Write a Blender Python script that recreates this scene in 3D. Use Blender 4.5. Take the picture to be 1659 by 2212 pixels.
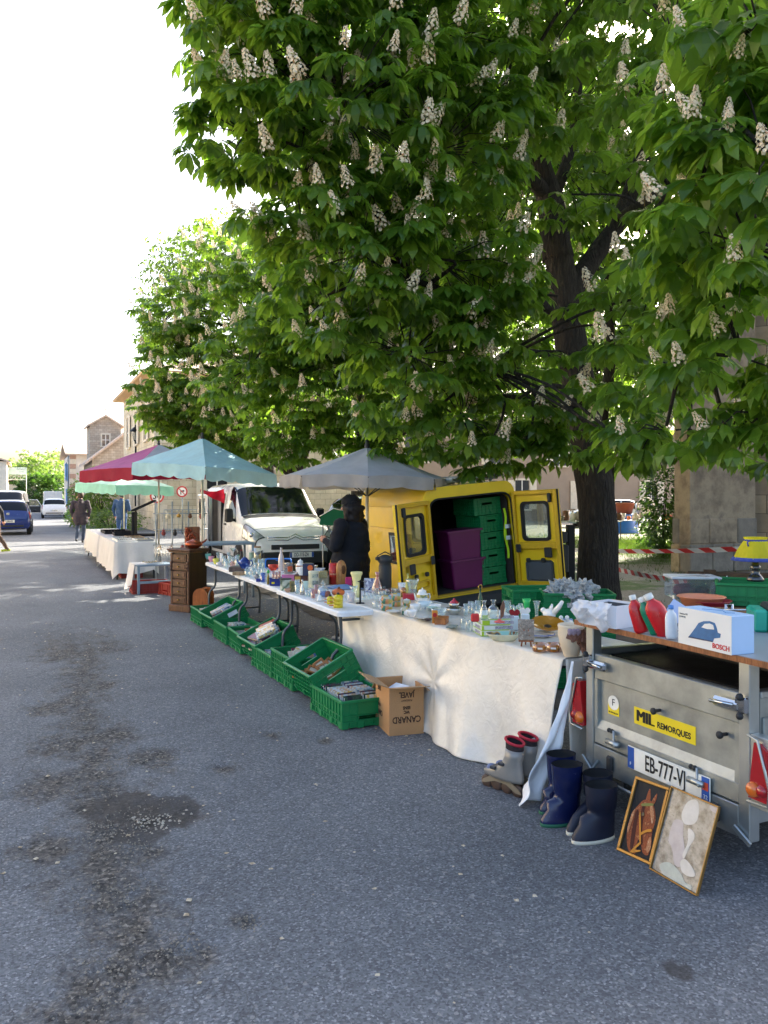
import bpy, bmesh, math, random
import numpy as np
from mathutils import Vector, Matrix, noise, Quaternion
random.seed(7); np.random.seed(7)
R = math.radians; PI = math.pi
sc = bpy.context.scene
for o in list(bpy.data.objects): bpy.data.objects.remove(o)
C = sc.collection

# ------------------------------------------------------------------ camera
SX = 768/1659.0; FPX = 799.0; YAW = R(24.5); CAMH = 1.65; HZ = 496.3
cam = bpy.data.cameras.new('camera'); camo = bpy.data.objects.new('camera', cam); C.objects.link(camo)
cam.sensor_fit = 'VERTICAL'; cam.sensor_height = 36; cam.lens = 36*FPX/1024
cam.shift_y = (HZ-512)/1024; cam.clip_start = .05; cam.clip_end = 2000
camo.location = (0, 0, CAMH); camo.rotation_euler = (R(90), 0, -YAW); sc.camera = camo
# ------------------------------------------------------------------ sky, sun, exposure
SUN_AZ, SUN_EL = R(57), R(30)
w = bpy.data.worlds.new('World'); sc.world = w; w.use_nodes = True
wt = w.node_tree; wt.nodes.clear()
sky = wt.nodes.new('ShaderNodeTexSky'); sky.sky_type = 'NISHITA'; sky.sun_disc = False
sky.sun_elevation = SUN_EL; sky.sun_rotation = SUN_AZ; sky.dust_density = 5.0; sky.air_density = .9; sky.ozone_density = .6
bg = wt.nodes.new('ShaderNodeBackground'); bg.inputs['Strength'].default_value = .15
wo = wt.nodes.new('ShaderNodeOutputWorld')
wt.links.new(sky.outputs[0], bg.inputs[0]); wt.links.new(bg.outputs[0], wo.inputs[0])
sl = bpy.data.lights.new('sun', 'SUN'); sl.energy = 4.2; sl.angle = R(.53); sl.color = (1, .93, .80)
slo = bpy.data.objects.new('sun', sl); C.objects.link(slo)
sd = Vector((math.sin(SUN_AZ)*math.cos(SUN_EL), math.cos(SUN_AZ)*math.cos(SUN_EL), math.sin(SUN_EL)))
slo.rotation_euler = sd.to_track_quat('Z', 'Y').to_euler(); slo.location = sd*60
sc.view_settings.view_transform = 'Standard'; sc.view_settings.look = 'None'
sc.view_settings.exposure = 2.03; sc.view_settings.gamma = 1.0
sc.cycles.use_denoising = True; sc.cycles.max_bounces = 7; sc.cycles.transparent_max_bounces = 24
sc.cycles.diffuse_bounces = 4; sc.cycles.glossy_bounces = 3; sc.cycles.transmission_bounces = 5; sc.cycles.sample_clamp_indirect = 6

# ------------------------------------------------------------------ photo pixels (1659 wide) -> places
cY, sY = math.cos(YAW), math.sin(YAW)
def ray(px, py):
    u = (px*SX-384)/FPX; v = (HZ-py*SX)/FPX
    return Vector((u*cY+sY, -u*sY+cY, v))
def G(px, py, z=0.0):
    d = ray(px, py); t = (z-CAMH)/d.z; return Vector((d.x*t, d.y*t, z))
def D(px, py, t):
    d = ray(px, py)*t; return Vector((d.x, d.y, CAMH+d.z))
def PXP(px, py, X):
    d = ray(px, py); t = X/d.x; return Vector((X, d.y*t, CAMH+d.z*t))
def PYP(px, py, Y):
    d = ray(px, py); t = Y/d.y; return Vector((d.x*t, Y, CAMH+d.z*t))
def depth(p): return p[0]*sY+p[1]*cY
def mpp(t): return SX/FPX*t          # metres per photo pixel at depth t

# ------------------------------------------------------------------ materials
MATS = {}
def lin(c):
    if isinstance(c, str):
        c = [int(c[i:i+2], 16)/255 for i in (0, 2, 4)]
    return tuple(((x+.055)/1.055)**2.4 if x > .04045 else x/12.92 for x in c)
def nt(name):
    m = bpy.data.materials.new(name); m.use_nodes = True; t = m.node_tree; t.nodes.clear()
    o = t.nodes.new('ShaderNodeOutputMaterial'); return m, t, o
def N(t, typ, ins=None, **kw):
    n = t.nodes.new(typ)
    for k, v in kw.items(): setattr(n, k, v)
    for k, v in (ins or {}).items():
        if isinstance(v, bpy.types.NodeSocket): t.links.new(v, n.inputs[k])
        else: n.inputs[k].default_value = v
    return n
def ramp(t, fac, stops):
    n = t.nodes.new('ShaderNodeValToRGB'); t.links.new(fac, n.inputs[0]); e = n.color_ramp.elements
    while len(e) < len(stops): e.new(.5)
    for q, (p, c) in zip(e, stops):
        q.position = p; q.color = (*c, 1) if len(c) == 3 else c
    return n.outputs[0]
def mix(t, f, a, b, bt='MIX'):
    n = t.nodes.new('ShaderNodeMix'); n.data_type = 'RGBA'; n.blend_type = bt
    for k, v in ((0, f), (6, a), (7, b)):
        if isinstance(v, bpy.types.NodeSocket): t.links.new(v, n.inputs[k])
        else: n.inputs[k].default_value = v if k == 0 else ((*v, 1) if len(v) == 3 else v)
    return n.outputs[2]
def P(name, col, rough=.5, metal=0., var=.12, scale=6., bump=0., bscale=60., coat=0., spec=.5, stretch=None, dirt=0.):
    """principled paint with uneven tone, grain bump and optional grime"""
    if name in MATS: return MATS[name]
    c = lin(col); m, t, o = nt(name)
    tc = N(t, 'ShaderNodeTexCoord'); vec = tc.outputs['Object']
    if stretch: vec = N(t, 'ShaderNodeMapping', {'Vector': vec, 'Scale': stretch}).outputs[0]
    n1 = N(t, 'ShaderNodeTexNoise', {'Vector': vec, 'Scale': scale, 'Detail': 5.0, 'Roughness': .6})
    col_o = ramp(t, n1.outputs[0], [(.3, tuple(x*(1-var) for x in c)), (.7, tuple(min(1, x*(1+var)) for x in c))])
    if dirt:
        n3 = N(t, 'ShaderNodeTexNoise', {'Vector': vec, 'Scale': scale*.35, 'Detail': 8.0, 'Roughness': .7})
        f = ramp(t, n3.outputs[0], [(.48, (0, 0, 0)), (.72, (dirt, dirt, dirt))])
        col_o = mix(t, f, col_o, (.10, .085, .065))
    b = N(t, 'ShaderNodeBsdfPrincipled', {'Base Color': col_o, 'Roughness': rough, 'Metallic': metal, 'Coat Weight': coat, 'Specular IOR Level': spec})
    rr = N(t, 'ShaderNodeMapRange', {'Value': n1.outputs[0], 'From Min': .3, 'From Max': .7, 'To Min': max(.02, rough-.06), 'To Max': min(1, rough+.08)})
    t.links.new(rr.outputs[0], b.inputs['Roughness'])
    if bump:
        n2 = N(t, 'ShaderNodeTexNoise', {'Vector': vec, 'Scale': bscale, 'Detail': 4.0})
        bp = N(t, 'ShaderNodeBump', {'Height': n2.outputs[0], 'Strength': bump, 'Distance': .01})
        t.links.new(bp.outputs[0], b.inputs['Normal'])
    t.links.new(b.outputs[0], o.inputs[0]); MATS[name] = m; return m
def glass(name, tint='f4faf8', rough=.03, body=.06, bodycol='dfe8ea'):
    """thin-walled glass: tinted see-through plus fresnel gloss and a trace of film"""
    if name in MATS: return MATS[name]
    m, t, o = nt(name)
    tr = N(t, 'ShaderNodeBsdfTransparent', {'Color': (*lin(tint), 1)})
    gl = N(t, 'ShaderNodeBsdfGlossy', {'Roughness': rough, 'Color': (1, 1, 1, 1)})
    df = N(t, 'ShaderNodeBsdfDiffuse', {'Color': (*lin(bodycol), 1)})
    lw = N(t, 'ShaderNodeLayerWeight', {'Blend': .35})
    f = N(t, 'ShaderNodeMapRange', {'Value': lw.outputs['Facing'], 'To Min': .05, 'To Max': .75})
    m1 = N(t, 'ShaderNodeMixShader', {0: body, 1: tr.outputs[0], 2: df.outputs[0]})
    m2 = N(t, 'ShaderNodeMixShader', {0: f.outputs[0], 1: m1.outputs[0], 2: gl.outputs[0]})
    t.links.new(m2.outputs[0], o.inputs[0]); MATS[name] = m; return m
def wood(name, c1, c2, scale=3., rough=.45, axis=(1, 1, .12)):
    if name in MATS: return MATS[name]
    m, t, o = nt(name)
    tc = N(t, 'ShaderNodeTexCoord'); mp = N(t, 'ShaderNodeMapping', {'Vector': tc.outputs['Object'], 'Scale': axis})
    n = N(t, 'ShaderNodeTexNoise', {'Vector': mp.outputs[0], 'Scale': scale*9, 'Detail': 6., 'Distortion': .6})
    n2 = N(t, 'ShaderNodeTexNoise', {'Vector': mp.outputs[0], 'Scale': scale*60, 'Detail': 3.})
    f = N(t, 'ShaderNodeMath', {0: n.outputs[0], 1: n2.outputs[0]}, operation='MULTIPLY')
    col = ramp(t, f.outputs[0], [(.12, lin(c2)), (.36, lin(c1))])
    b = N(t, 'ShaderNodeBsdfPrincipled', {'Base Color': col, 'Roughness': rough})
    bp = N(t, 'ShaderNodeBump', {'Height': n2.outputs[0], 'Strength': .15, 'Distance': .004}); t.links.new(bp.outputs[0], b.inputs['Normal'])
    t.links.new(b.outputs[0], o.inputs[0]); MATS[name] = m; return m
def cloth(name, col, rough=.8, trans=.25, var=.12, weave=.15, scale=3.):
    """fabric that lets some light through"""
    if name in MATS: return MATS[name]
    c = lin(col); m, t, o = nt(name)
    tc = N(t, 'ShaderNodeTexCoord')
    n = N(t, 'ShaderNodeTexNoise', {'Vector': tc.outputs['Object'], 'Scale': scale, 'Detail': 7., 'Roughness': .65})
    col_o = ramp(t, n.outputs[0], [(.3, tuple(x*(1-var) for x in c)), (.7, tuple(min(1, x*(1+var)) for x in c))])
    n2 = N(t, 'ShaderNodeTexNoise', {'Vector': tc.outputs['Object'], 'Scale': 26., 'Detail': 6.})
    bp = N(t, 'ShaderNodeBump', {'Height': n2.outputs[0], 'Strength': weave, 'Distance': .02})
    d = N(t, 'ShaderNodeBsdfPrincipled', {'Base Color': col_o, 'Roughness': rough, 'Normal': bp.outputs[0]})
    tl = N(t, 'ShaderNodeBsdfTranslucent', {'Color': col_o, 'Normal': bp.outputs[0]})
    mx = N(t, 'ShaderNodeMixShader', {0: trans, 1: d.outputs[0], 2: tl.outputs[0]})
    t.links.new(mx.outputs[0], o.inputs[0]); MATS[name] = m; return m
def tone(name, cols, rough=.5, scale=9., det=3., bump=.0, bscale=40., metal=0., kind='noise', trans=0.):
    """stepped blend of several colours through noise or cells"""
    if name in MATS: return MATS[name]
    m, t, o = nt(name); tc = N(t, 'ShaderNodeTexCoord')
    if kind == 'noise': f = N(t, 'ShaderNodeTexNoise', {'Vector': tc.outputs['Object'], 'Scale': scale, 'Detail': det, 'Roughness': .62}).outputs[0]
    else:
        f = N(t, 'ShaderNodeTexVoronoi', {'Vector': tc.outputs['Object'], 'Scale': scale}).outputs['Color']
    lo, hi = (.3, .7) if kind == 'noise' else (.05, .95)
    k = len(cols)
    col = ramp(t, f, [(lo+(hi-lo)*i/max(1, k-1), lin(c)) for i, c in enumerate(cols)])
    b = N(t, 'ShaderNodeBsdfPrincipled', {'Base Color': col, 'Roughness': rough, 'Metallic': metal})
    if bump:
        n2 = N(t, 'ShaderNodeTexNoise', {'Vector': tc.outputs['Object'], 'Scale': bscale, 'Detail': 6.})
        bp = N(t, 'ShaderNodeBump', {'Height': n2.outputs[0], 'Strength': bump, 'Distance': .02}); t.links.new(bp.outputs[0], b.inputs['Normal'])
    t.links.new(b.outputs[0], o.inputs[0]); MATS[name] = m; return m

# ------------------------------------------------------------------ mesh builder
def I4(): return Matrix.Identity(4)
def TR(x=0, y=0, z=0): return Matrix.Translation((x, y, z))
def RZ(a): return Matrix.Rotation(a, 4, 'Z')
def RX(a): return Matrix.Rotation(a, 4, 'X')
def RY(a): return Matrix.Rotation(a, 4, 'Y')
def SC(x, y=None, z=None):
    y = x if y is None else y; z = x if z is None else z
    return Matrix.Diagonal((x, y, z, 1))
class MB:
    def __init__(s): s.v = []; s.f = []; s.mi = []; s.sm = []; s.mats = []; s.M = I4(); s.cur = 0; s.smooth = False
    def m(s, mt):
        if mt not in s.mats: s.mats.append(mt)
        s.cur = s.mats.index(mt); return s
    def at(s, M): s.M = M; return s
    def add(s, vs, fs, smooth=None):
        b = len(s.v); M = s.M
        s.v += [tuple(M @ Vector(p)) for p in vs]
        s.f += [tuple(i+b for i in f) for f in fs]
        s.mi += [s.cur]*len(fs); s.sm += [s.smooth if smooth is None else smooth]*len(fs); return s
    def box(s, x0, x1, y0, y1, z0, z1, c=0.):
        if c <= 0:
            vs = [(x, y, z) for x in (x0, x1) for y in (y0, y1) for z in (z0, z1)]
            return s.add(vs, [(0, 1, 3, 2), (4, 6, 7, 5), (0, 4, 5, 1), (2, 3, 7, 6), (0, 2, 6, 4), (1, 5, 7, 3)], False)
        lo = (x0, y0, z0); hi = (x1, y1, z1); vs = []; idx = {}
        for i in range(8):
            b = (i >> 2 & 1, i >> 1 & 1, i & 1)
            for a in range(3):
                p = [(hi if b[k] else lo)[k] for k in range(3)]
                for k in range(3):
                    if k != a: p[k] += -c if b[k] else c
                idx[(b, a)] = len(vs); vs.append(tuple(p))
        fs = []
        for a in range(3):
            u, w_ = (a+1) % 3, (a+2) % 3
            for e in (0, 1):
                q = []
                for du, dw in ((0, 0), (1, 0), (1, 1), (0, 1)):
                    b = [0]*3; b[a] = e; b[u] = du; b[w_] = dw; q.append(idx[(tuple(b), a)])
                fs.append(tuple(q if e else q[::-1]))
            for du in (0, 1):
                for dw in (0, 1):
                    b0 = [0]*3; b0[u] = du; b0[w_] = dw; b1 = list(b0); b1[a] = 1; b0 = tuple(b0); b1 = tuple(b1)
                    q = (idx[(b0, u)], idx[(b1, u)], idx[(b1, w_)], idx[(b0, w_)])
                    fs.append(q if (du == dw) else q[::-1])
        for i in range(8):
            b = (i >> 2 & 1, i >> 1 & 1, i & 1); q = (idx[(b, 0)], idx[(b, 1)], idx[(b, 2)])
            fs.append(q if sum(b) % 2 else q[::-1])
        return s.add(vs, fs, False)
    def bc(s, cx, cy, cz, w_, d, h, c=0.): return s.box(cx-w_/2, cx+w_/2, cy-d/2, cy+d/2, cz, cz+h, c)
    def lathe(s, prof, n=16, smooth=True, sx=1., sy=1., wob=None):
        vs = []; fs = []; rings = []
        for r, z in prof:
            if r < 1e-6: rings.append([len(vs)]); vs.append((0, 0, z))
            else:
                rings.append(list(range(len(vs), len(vs)+n)))
                for i in range(n):
                    a = 2*PI*i/n; k = r*(wob(a, z) if wob else 1)
                    vs.append((k*math.cos(a)*sx, k*math.sin(a)*sy, z))
        for A, B in zip(rings, rings[1:]):
            for i in range(n):
                j = (i+1) % n
                if len(A) == 1 and len(B) == 1: continue
                if len(A) == 1: fs.append((A[0], B[j], B[i]))
                elif len(B) == 1: fs.append((A[i], A[j], B[0]))
                else: fs.append((A[i], A[j], B[j], B[i]))
        return s.add(vs, fs, smooth)
    def cyl(s, r, z0, z1, n=14, r2=None, smooth=True):
        r2 = r if r2 is None else r2
        s.lathe([(r, z0), (r2, z1)], n, smooth); s.lathe([(0, z0), (r, z0)], n, False); return s.lathe([(r2, z1), (0, z1)], n, False)
    def tube(s, pts, r, n=6, cap=True, smooth=True):
        pts = [Vector(p) for p in pts]; k = len(pts); rs = r if isinstance(r, (list, tuple)) else [r]*k
        vs = []; fs = []; up = None
        for i, p in enumerate(pts):
            d = (pts[min(k-1, i+1)]-pts[max(0, i-1)]).normalized()
            if up is None:
                up = Vector((0, 0, 1)) if abs(d.z) < .9 else Vector((1, 0, 0))
            a = d.cross(up)
            a = a.normalized() if a.length > 1e-6 else d.orthogonal().normalized()
            b = a.cross(d).normalized(); up = b
            for j in range(n):
                t = 2*PI*j/n; vs.append(tuple(p+(a*math.cos(t)+b*math.sin(t))*rs[i]))
        for i in range(k-1):
            for j in range(n):
                q = (j+1) % n; fs.append((i*n+j, i*n+q, (i+1)*n+q, (i+1)*n+j))
        if cap: fs.append(tuple(range(n))[::-1]); fs.append(tuple(range((k-1)*n, k*n)))
        return s.add(vs, fs, smooth)
    def prism(s, poly, h0, h1, axis='z', smooth=False):
        """extrude a 2-D outline; axis z: (x,y), axis y: (x,z), axis x: (y,z)"""
        n = len(poly); f3 = {'z': lambda a, b, h: (a, b, h), 'y': lambda a, b, h: (a, h, b), 'x': lambda a, b, h: (h, a, b)}[axis]
        vs = [f3(a, b, h0) for a, b in poly]+[f3(a, b, h1) for a, b in poly]
        fs = [(i, (i+1) % n, n+(i+1) % n, n+i) for i in range(n)]
        s.add(vs, fs, smooth); return s.add(vs, [tuple(range(n))[::-1], tuple(range(n, 2*n))], False)
    def loft(s, rings, closed=True, cap=False, smooth=True):
        n = len(rings[0]); vs = [p for r in rings for p in r]; fs = []
        for i in range(len(rings)-1):
            for j in range(n if closed else n-1):
                q = (j+1) % n; fs.append((i*n+j, i*n+q, (i+1)*n+q, (i+1)*n+j))
        s.add(vs, fs, smooth)
        if cap: s.add(vs, [tuple(range(n))[::-1], tuple(range((len(rings)-1)*n, len(rings)*n))], False)
        return s
    def grid(s, fn, nu, nv, smooth=True):
        return s.loft([[fn(i/nu, j/nv) for j in range(nv+1)] for i in range(nu+1)], closed=False, smooth=smooth)
    def ball(s, c, r, n=10, k=6):
        r = (r, r, r) if not isinstance(r, (tuple, list)) else r; M = s.M
        s.M = M @ TR(*c) @ SC(*r)
        s.lathe([(math.sin(PI*i/k), -math.cos(PI*i/k)) for i in range(k+1)], n); s.M = M; return s
    def build(s, name, parent=None, loc=None, rot=None, label=None, cat=None, group=None, kind=None, fix=True):
        me = bpy.data.meshes.new(name); me.from_pydata(s.v, [], s.f)
        for mt in s.mats: me.materials.append(mt)
        me.polygons.foreach_set('material_index', s.mi); me.polygons.foreach_set('use_smooth', s.sm)
        if fix and len(s.f) < 60000:
            bm = bmesh.new(); bm.from_mesh(me); bmesh.ops.remove_doubles(bm, verts=bm.verts, dist=1e-5)
            bmesh.ops.recalc_face_normals(bm, faces=bm.faces); bm.to_mesh(me); bm.free()
        me.update()
        return put(name, me, parent, loc, rot, label, cat, group, kind)
def put(name, data, parent=None, loc=None, rot=None, label=None, cat=None, group=None, kind=None):
    o = bpy.data.objects.new(name, data); C.objects.link(o)
    if parent: o.parent = parent
    if isinstance(loc, Matrix): o.matrix_basis = loc
    else:
        if loc is not None: o.location = loc
        if rot is not None: o.rotation_euler = rot if isinstance(rot, (tuple, list)) else (0, 0, rot)
    if label: o['label'] = label
    if cat: o['category'] = cat
    if group: o['group'] = group
    if kind: o['kind'] = kind
    return o
def thing(name, label, cat, loc=(0, 0, 0), rz=0., group=None):
    return put(name, None, None, loc, rz, label, cat, group)
def copy_tree(o, parent=None):
    c = o.copy(); C.objects.link(c)
    if parent: c.parent = parent
    for ch in list(o.children): copy_tree(ch, c)
    return c
def one(mt): b = MB(); b.m(mt); return b
def text(s, size, mt, M, parent, name='lettering', sx=1., bold=.0, ext=.0006, align='CENTER'):
    """lettering as a thin mesh in the x-y plane of matrix M (parent space)"""
    cu = bpy.data.curves.new('t', 'FONT'); cu.body = s; cu.size = size; cu.align_x = align; cu.align_y = 'CENTER'; cu.extrude = ext; cu.offset = bold; cu.resolution_u = 3
    o = bpy.data.objects.new('t', cu); C.objects.link(o)
    me = bpy.data.meshes.new_from_object(o.evaluated_get(bpy.context.evaluated_depsgraph_get())); bpy.data.objects.remove(o)
    me.materials.clear(); me.materials.append(mt); me.transform(SC(sx, 1, 1))
    return put(name, me, parent, M)
def frame(origin, xdir, ydir):
    """matrix with given x and y directions"""
    x = Vector(xdir).normalized(); z = x.cross(Vector(ydir)).normalized(); y = z.cross(x)
    return Matrix(((x.x, y.x, z.x, origin[0]), (x.y, y.y, z.y, origin[1]), (x.z, y.z, z.z, origin[2]), (0, 0, 0, 1)))
def arc(cx, cy, r, a0, a1, n): return [(cx+r*math.cos(a0+(a1-a0)*i/n), cy+r*math.sin(a0+(a1-a0)*i/n)) for i in range(n+1)]
def rrect(x0, x1, y0, y1, r, n=4):
    return arc(x1-r, y1-r, r, 0, PI/2, n)+arc(x0+r, y1-r, r, PI/2, PI, n)+arc(x0+r, y0+r, r, PI, 1.5*PI, n)+arc(x1-r, y0+r, r, 1.5*PI, 2*PI, n)
# ================================================================== GROUND
def fbm(x, y, s=1., o=4, seed=0.):
    return noise.fractal(Vector((x*s+seed, y*s-seed*.7, seed)), .7, 2.1, o)
WORN = [(G(px, py), r) for px, py, r in ((140, 1415, .55), (230, 1400, .5), (110, 1530, .35), (215, 1480, .3), (150, 1610, .45), (240, 1590, .4), (330, 1640, .35), (110, 1700, .38), (200, 1740, .34), (300, 1760, .36),
        (390, 1760, .22), (120, 1830, .3), (200, 1870, .26), (300, 1850, .25), (250, 1960, .24), (290, 2010, .22), (330, 2080, .22), (190, 2150, .22), (150, 2200, .25), (430, 2060, .13), (520, 1990, .10), (480, 1660, .16), (590, 1590, .12), (700, 1600, .1), (240, 1350, .5), (610, 1420, .2))]
DARK = [(G(px, py), r) for px, py, r in ((265, 1745, .24), (350, 1755, .26), (300, 1800, .16), (1465, 2100, .06))]
STRIP = [G(*q) for q in ((250, 1345), (190, 1415), (165, 1530), (205, 1610), (215, 1690), (235, 1780), (205, 1870), (265, 1965), (300, 2055), (235, 2150), (185, 2230))]
def wornv(x, y):
    q = Vector((x, y, 0)); st = 0.
    for p0, p1 in zip(STRIP, STRIP[1:]):
        d_ = p1-p0; u_ = max(0., min(1., (q-p0).dot(d_)/d_.length_squared)); st = max(st, 1-(q-p0-d_*u_).length/.46)
    a = max(0, max(1-(Vector((x-p.x, (y-p.y)*.75)).length)/r for p, r in WORN))
    a = min(1., max(a*1.25, st*.95))
    d = max(0, max(1-(Vector((x-p.x, (y-p.y)*.85)).length)/r for p, r in DARK))
    d = min(1., d*2.)
    return a, d
def asphalt():
    m, t, o = nt('asphalt'); tc = N(t, 'ShaderNodeTexCoord'); v = tc.outputs['Object']
    big = N(t, 'ShaderNodeTexNoise', {'Vector': v, 'Scale': .55, 'Detail': 6., 'Roughness': .6}).outputs[0]
    base = ramp(t, big, [(.3, (.106, .113, .122)), (.7, (.182, .190, .199))])
    vo = N(t, 'ShaderNodeTexVoronoi', {'Vector': v, 'Scale': 120.}); vo2 = N(t, 'ShaderNodeTexVoronoi', {'Vector': v, 'Scale': 60.})
    sep = N(t, 'ShaderNodeSeparateColor', {0: vo.outputs['Color']}); sep2 = N(t, 'ShaderNodeSeparateColor', {0: vo2.outputs['Color']})
    sp = ramp(t, sep.outputs[0], [(0., (.56, .56, .58)), (.55, (.95, .95, .96)), (.88, (1.2, 1.2, 1.22)), (1., (2.0, 1.96, 1.9))])
    c1 = mix(t, 1., base, sp, 'MULTIPLY')
    pale = ramp(t, sep2.outputs[1], [(.975, (0, 0, 0)), (.992, (.5, .5, .5))])
    c1 = mix(t, pale, c1, (.33, .32, .30))
    wn = N(t, 'ShaderNodeAttribute', attribute_name='worn').outputs['Fac']; dk = N(t, 'ShaderNodeAttribute', attribute_name='dark').outputs['Fac']
    fine = N(t, 'ShaderNodeTexNoise', {'Vector': v, 'Scale': 34., 'Detail': 6., 'Roughness': .75}).outputs[0]
    cst = N(t, 'ShaderNodeSeparateColor', {0: N(t, 'ShaderNodeTexVoronoi', {'Vector': v, 'Scale': 62.}).outputs['Color']}).outputs[2]
    wcol = ramp(t, N(t, 'ShaderNodeMix', {0: .27, 2: fine, 3: cst}, data_type='FLOAT').outputs[0], [(.33, (.016, .014, .013)), (.47, (.060, .054, .048)), (.60, (.12, .105, .088)), (.70, (.30, .27, .23))])
    rag = N(t, 'ShaderNodeTexNoise', {'Vector': N(t, 'ShaderNodeMapping', {'Vector': v, 'Scale': (1.25, .7, 1)}).outputs[0], 'Scale': 5.5, 'Detail': 9., 'Roughness': .78}).outputs[0]
    def edge(f_, k): return ramp(t, N(t, 'ShaderNodeMath', {0: N(t, 'ShaderNodeMath', {0: f_, 1: k}, operation='MULTIPLY').outputs[0], 1: rag}, operation='ADD').outputs[0], [(.64, (0, 0, 0)), (.86, (.95, .95, .95))])
    wf = edge(wn, .36); dk = edge(dk, .62)
    c2 = mix(t, wf, c1, wcol)
    dcol = mix(t, .75, c2, (.045, .038, .033))
    c3 = mix(t, dk, c2, dcol)
    # hairline cracks in and around the worn strip
    nz = N(t, 'ShaderNodeTexNoise', {'Vector': v, 'Scale': 3.5, 'Detail': 6.})
    vv = N(t, 'ShaderNodeMix', {0: .16, 4: v, 5: nz.outputs['Color']}, data_type='VECTOR').outputs[1]
    ce = N(t, 'ShaderNodeTexVoronoi', {'Vector': vv, 'Scale': 3.0}, feature='DISTANCE_TO_EDGE').outputs['Distance']
    cf = ramp(t, ce, [(.0, (.6, .6, .6)), (.007, (0, 0, 0))]); wide = N(t, 'ShaderNodeAttribute', attribute_name='crack').outputs['Fac']
    cm = N(t, 'ShaderNodeMath', {0: cf, 1: wide}, operation='MULTIPLY').outputs[0]
    c4 = mix(t, cm, c3, (.02, .018, .016))
    b = N(t, 'ShaderNodeBsdfPrincipled', {'Base Color': c4, 'Roughness': .83, 'Specular IOR Level': .35})
    h1 = N(t, 'ShaderNodeMath', {0: vo.outputs['Distance'], 1: .5}, operation='MULTIPLY').outputs[0]
    hh = N(t, 'ShaderNodeMath', {0: h1, 1: fine}, operation='ADD').outputs[0]
    hc = N(t, 'ShaderNodeMath', {0: hh, 1: cm}, operation='SUBTRACT').outputs[0]
    bp = N(t, 'ShaderNodeBump', {'Height': hc, 'Strength': .55, 'Distance': .006}); t.links.new(bp.outputs[0], b.inputs['Normal'])
    t.links.new(b.outputs[0], o.inputs[0]); return m
def lines(lo, a, b, hi, fine, coarse):
    out = []; x = lo
    while x < a: out.append(x); x += coarse
    x = a
    while x < b: out.append(x); x += fine
    x = b
    while x < hi: out.append(x); x += coarse
    return out+[hi]
def road():
    xs = lines(-14, -1.8, 2.2, 7.2, .035, .9); ys = lines(-8, 1.5, 9.0, 160, .04, 3.0)
    nx, ny = len(xs), len(ys); V = []; W = []; K = []; Cc = []
    for y in ys:
        for x in xs:
            a, d = wornv(x, y) if (-1.9 < x < 3.2 and .8 < y < 11) else (0., 0.)
            z = .006+.006*fbm(x, y, .35, 2, 5.)
            if a > 0: z += -.010*a+.012*a*max(-.6, fbm(x, y, 16, 3, 2.))
            V.append((x, y, z)); W.append(a); K.append(d)
            Cc.append(max(0., min(1., 1.15-abs(x-.3)/1.1)) if 1 < y < 9.5 else 0.)
    Fs = [(j*nx+i, j*nx+i+1, (j+1)*nx+i+1, (j+1)*nx+i) for j in range(ny-1) for i in range(nx-1)]
    me = bpy.data.meshes.new('road'); me.from_pydata(V, [], Fs); me.materials.append(asphalt())
    for nm, arr in (('worn', W), ('dark', K), ('crack', Cc)):
        at = me.attributes.new(nm, 'FLOAT', 'POINT'); at.data.foreach_set('value', arr)
    me.polygons.foreach_set('use_smooth', [True]*len(Fs)); me.update()
    return put('road', me, kind='structure')
road()
def earth_mat():
    m, t, o = nt('earth'); v = N(t, 'ShaderNodeTexCoord').outputs['Object']
    n = N(t, 'ShaderNodeTexNoise', {'Vector': v, 'Scale': .35, 'Detail': 8., 'Roughness': .65}).outputs[0]
    n2 = N(t, 'ShaderNodeTexNoise', {'Vector': v, 'Scale': 25., 'Detail': 5., 'Roughness': .7}).outputs[0]
    a = ramp(t, n2, [(.3, (.15, .13, .105)), (.7, (.33, .30, .25))]); g = ramp(t, n2, [(.3, (.045, .075, .02)), (.7, (.11, .17, .04))])
    f = ramp(t, n, [(.52, (0, 0, 0)), (.60, (1, 1, 1))]); c = mix(t, f, a, g)
    b = N(t, 'ShaderNodeBsdfPrincipled', {'Base Color': c, 'Roughness': .95})
    bp = N(t, 'ShaderNodeBump', {'Height': n2, 'Strength': .6, 'Distance': .03}); t.links.new(bp.outputs[0], b.inputs['Normal'])
    t.links.new(b.outputs[0], o.inputs[0]); return m
EARTH = earth_mat()
gb = one(EARTH); gb.grid(lambda u, v: (-300+600*u, -150+700*v, -.03), 20, 20); gb.build('ground', kind='structure')
sq = one(EARTH); sq.grid(lambda u, v: (7.15+53*u, -6+90*v, .012+.03*fbm(u*40, v*60, .3, 3)), 50, 80); sq.build('square_ground', kind='structure')
# loose chips: pale crumbs on the worn strip, petals and debris under the tables
def scatter(name, pts, size, mt, flat=.5):
    vs = []; fs = []
    for p in pts:
        s = size*random.uniform(.4, 1.3); b = len(vs); a0 = random.random()*7
        ring = [(p[0]+s*math.cos(a0+k*1.57)*random.uniform(.6, 1.1), p[1]+s*math.sin(a0+k*1.57)*random.uniform(.6, 1.1), p[2]) for k in range(4)]
        vs += ring+[(p[0]+s*random.uniform(-.3, .3), p[1]+s*random.uniform(-.3, .3), p[2]+s*flat)]
        fs += [(b, b+1, b+4), (b+1, b+2, b+4), (b+2, b+3, b+4), (b+3, b, b+4)]
    me = bpy.data.meshes.new(name); me.from_pydata(vs, [], fs); me.materials.append(mt); me.update()
    return put(name, me, kind='stuff')
crumb = tone('crumb', ['4a4743', '6d675e', '968d7e', '57534e'], .9, 30.)
pts = []
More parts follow.
